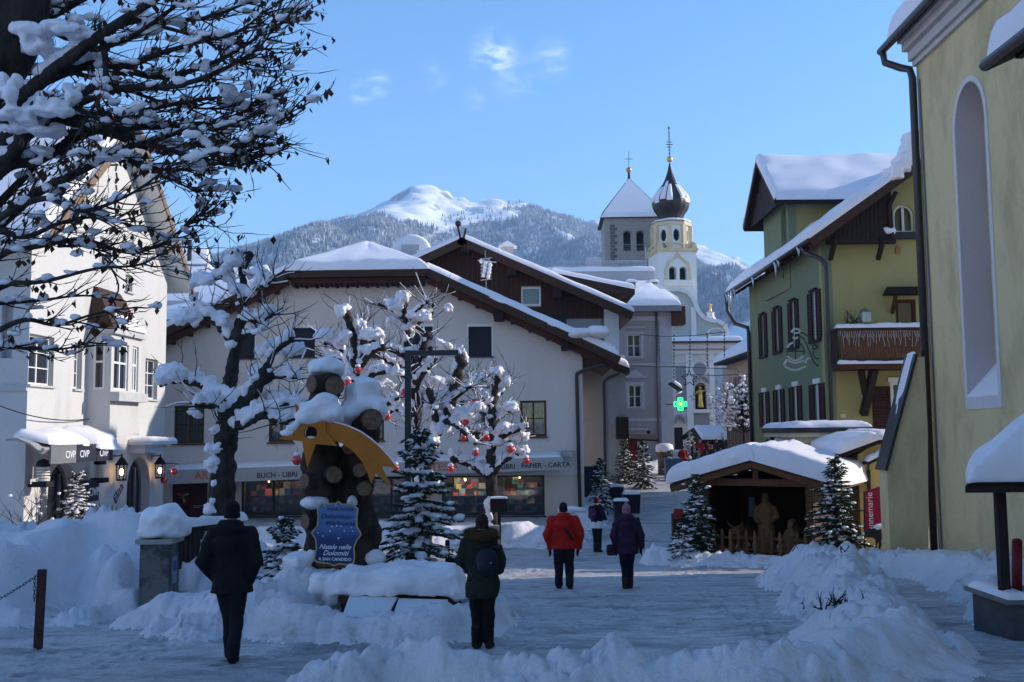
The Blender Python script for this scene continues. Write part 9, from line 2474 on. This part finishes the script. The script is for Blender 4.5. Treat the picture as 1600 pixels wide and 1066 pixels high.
# ================================================================= THINGS AT THE STREET BEND
def planter(px, py, Y, w_, h_, lab):
 p = at(px, py, Y); T = thing('planter', lab, 'planter', (p.x, Y, ground_z(p.x, Y) - .15), 0, 'black planters at the street bend'); b = MB()
 b.hexa([(-w_ * .42, -w_ * .42, 0), (w_ * .42, -w_ * .42, 0), (w_ * .42, w_ * .42, 0), (-w_ * .42, w_ * .42, 0), (-w_ * .5, -w_ * .5, h_), (w_ * .5, -w_ * .5, h_), (w_ * .5, w_ * .5, h_), (-w_ * .5, w_ * .5, h_)]); b.build('tub', mat('planter_black', (.012, .013, .018), .4, .1, 3), T)
 b = MB(); snow_slab(b, (-w_ * .5, -w_ * .5, h_), (w_ * .5, -w_ * .5, h_), (w_ * .5, w_ * .5, h_), (-w_ * .5, w_ * .5, h_), .13, 8, 8, 3, edge=.2); b.build('snow_cap', SNOW, T)
planter(970, 780, 42, .62, .95, 'front black planter with a thin snow top at the street bend'); planter(986, 772, 45, .75, .95, 'wider black planter just behind the front one'); planter(962, 765, 49, .7, .8, 'rear black planter beside the slim fir')
T = thing('advertising_column', 'round poster column wearing a tall hat of snow before the grey house', 'column', (at(1039, 740, 62).x, 62, gz(62)))
c0 = Vector((at(1039, 740, 62).x, 62, gz(62))); zt = at(1039, 706, 62).z; b = MB(); b.lathe(c0, [(.42, 0), (.42, zt - c0.z - .3), (.5, zt - c0.z - .2), (.5, zt - c0.z)], 16); b.build('shaft', mat('poster_paper', (.10, .05, .04), .7, .8, 2.2, col2=(.22, .16, .12)), T, world=True)
b = MB(); b.s = True; b.lathe(c0, [(.52, zt - c0.z), (.55, zt - c0.z + .2), (.5, zt - c0.z + .42), (.3, zt - c0.z + .5)], 16); b.build('snow_cap', SNOW, T, world=True)
b = MB(); q = at(1052, 738, 58); b.box((q.x, 58, gz(58) + .6), (.9, .7, 1.3)); tag(b.build('waste_container', mat('blue_plastic', (.05, .09, .17), .5, .1, 3), None), 'blue container standing below the poster column', 'container')
KS = thing('flower_kiosk', 'red and dark shop kiosk crammed with winter greenery at the street bend', 'kiosk', (at(972, 740, 58.5).x, 58.5, gz(58)))
kb = at(972, 755, 58.5); b = MB(); b.box((kb.x, 59.6, gz(58) + 1.25), (1.9, 1.6, 2.5)); b.build('booth', mat('dark_red_paint', (.16, .012, .018)), KS, world=True)
b = MB(); b.hexa([(kb.x - .9, 58, gz(58) + 2.35), (kb.x + 2.0, 57.8, gz(58) + 2.2), (kb.x + 2.0, 59, gz(58) + 2.5), (kb.x - .9, 59, gz(58) + 2.6), (kb.x - .9, 58, gz(58) + 2.45), (kb.x + 2.0, 57.8, gz(58) + 2.3), (kb.x + 2.0, 59, gz(58) + 2.6), (kb.x - .9, 59, gz(58) + 2.7)]); b.build('awning', DARKWOOD, KS, world=True)
b = MB(); b.box((kb.x - .2, 58.7, gz(58) + 1.9), (.5, .1, 1.0)); b.build('shop_poster', mat('poster_blue', (.08, .16, .36), .5, .5, 3, col2=(.5, .5, .5)), KS, world=True)
b = MB(); snow_lump(b, (kb.x - .3, 58.2, gz(58) + 1.15), (.55, .4, .18), 5, 10); b.build('snow_cap', SNOW, KS, world=True)
b = MB(); b.box((at(926, 770, 50).x, 50, gz(50) + .75), (.9, .8, 1.6)); tag(b.build('newspaper_box', mat('navy_box', (.014, .022, .05), .5, .2, 3), None), 'navy blue box against the mauve wall at the street bend', 'box')
b = MB(); q = at(893, 800, 39); b.tube([(q.x - .5, 39, q.z + .02), (q.x, 39, q.z + .1), (q.x + .55, 39, q.z + .05)], [.15, .22, .14], 8, flat=(1, .6)); b.cyl((q.x, 39, gz(39)), (q.x, 39, q.z), .05, n=6); tag(b.build('snowed_sign', SNOW, None, smooth=True), 'low post sign capped with snow behind the red jacket', 'sign')
b = MB(); rnd = random.Random(9)
for px, py, k in ((1305, 966, 9), (1258, 935, 4), (1273, 950, 3), (1322, 968, 9), (1240, 885, 3), (1318, 908, 3), (1290, 968, 8)):
 p = on_ground(px, py + 34); y_ = p.y; x_ = at(px, py, y_).x
 for _ in range(k): twig(b, (x_ + rnd.uniform(-.12, .12), y_ - .1, ground_z(x_, y_ - .1) - .03), (rnd.uniform(-.6, .6), -.7, rnd.uniform(.1, .9)), rnd.uniform(.12, .3), .012, rnd, .4, 4, 2)
tag(b.build('hedge_twigs', TWIG, None), 'dark hedge twigs poking out of the long snow bank', 'hedge')['kind'] = 'stuff'
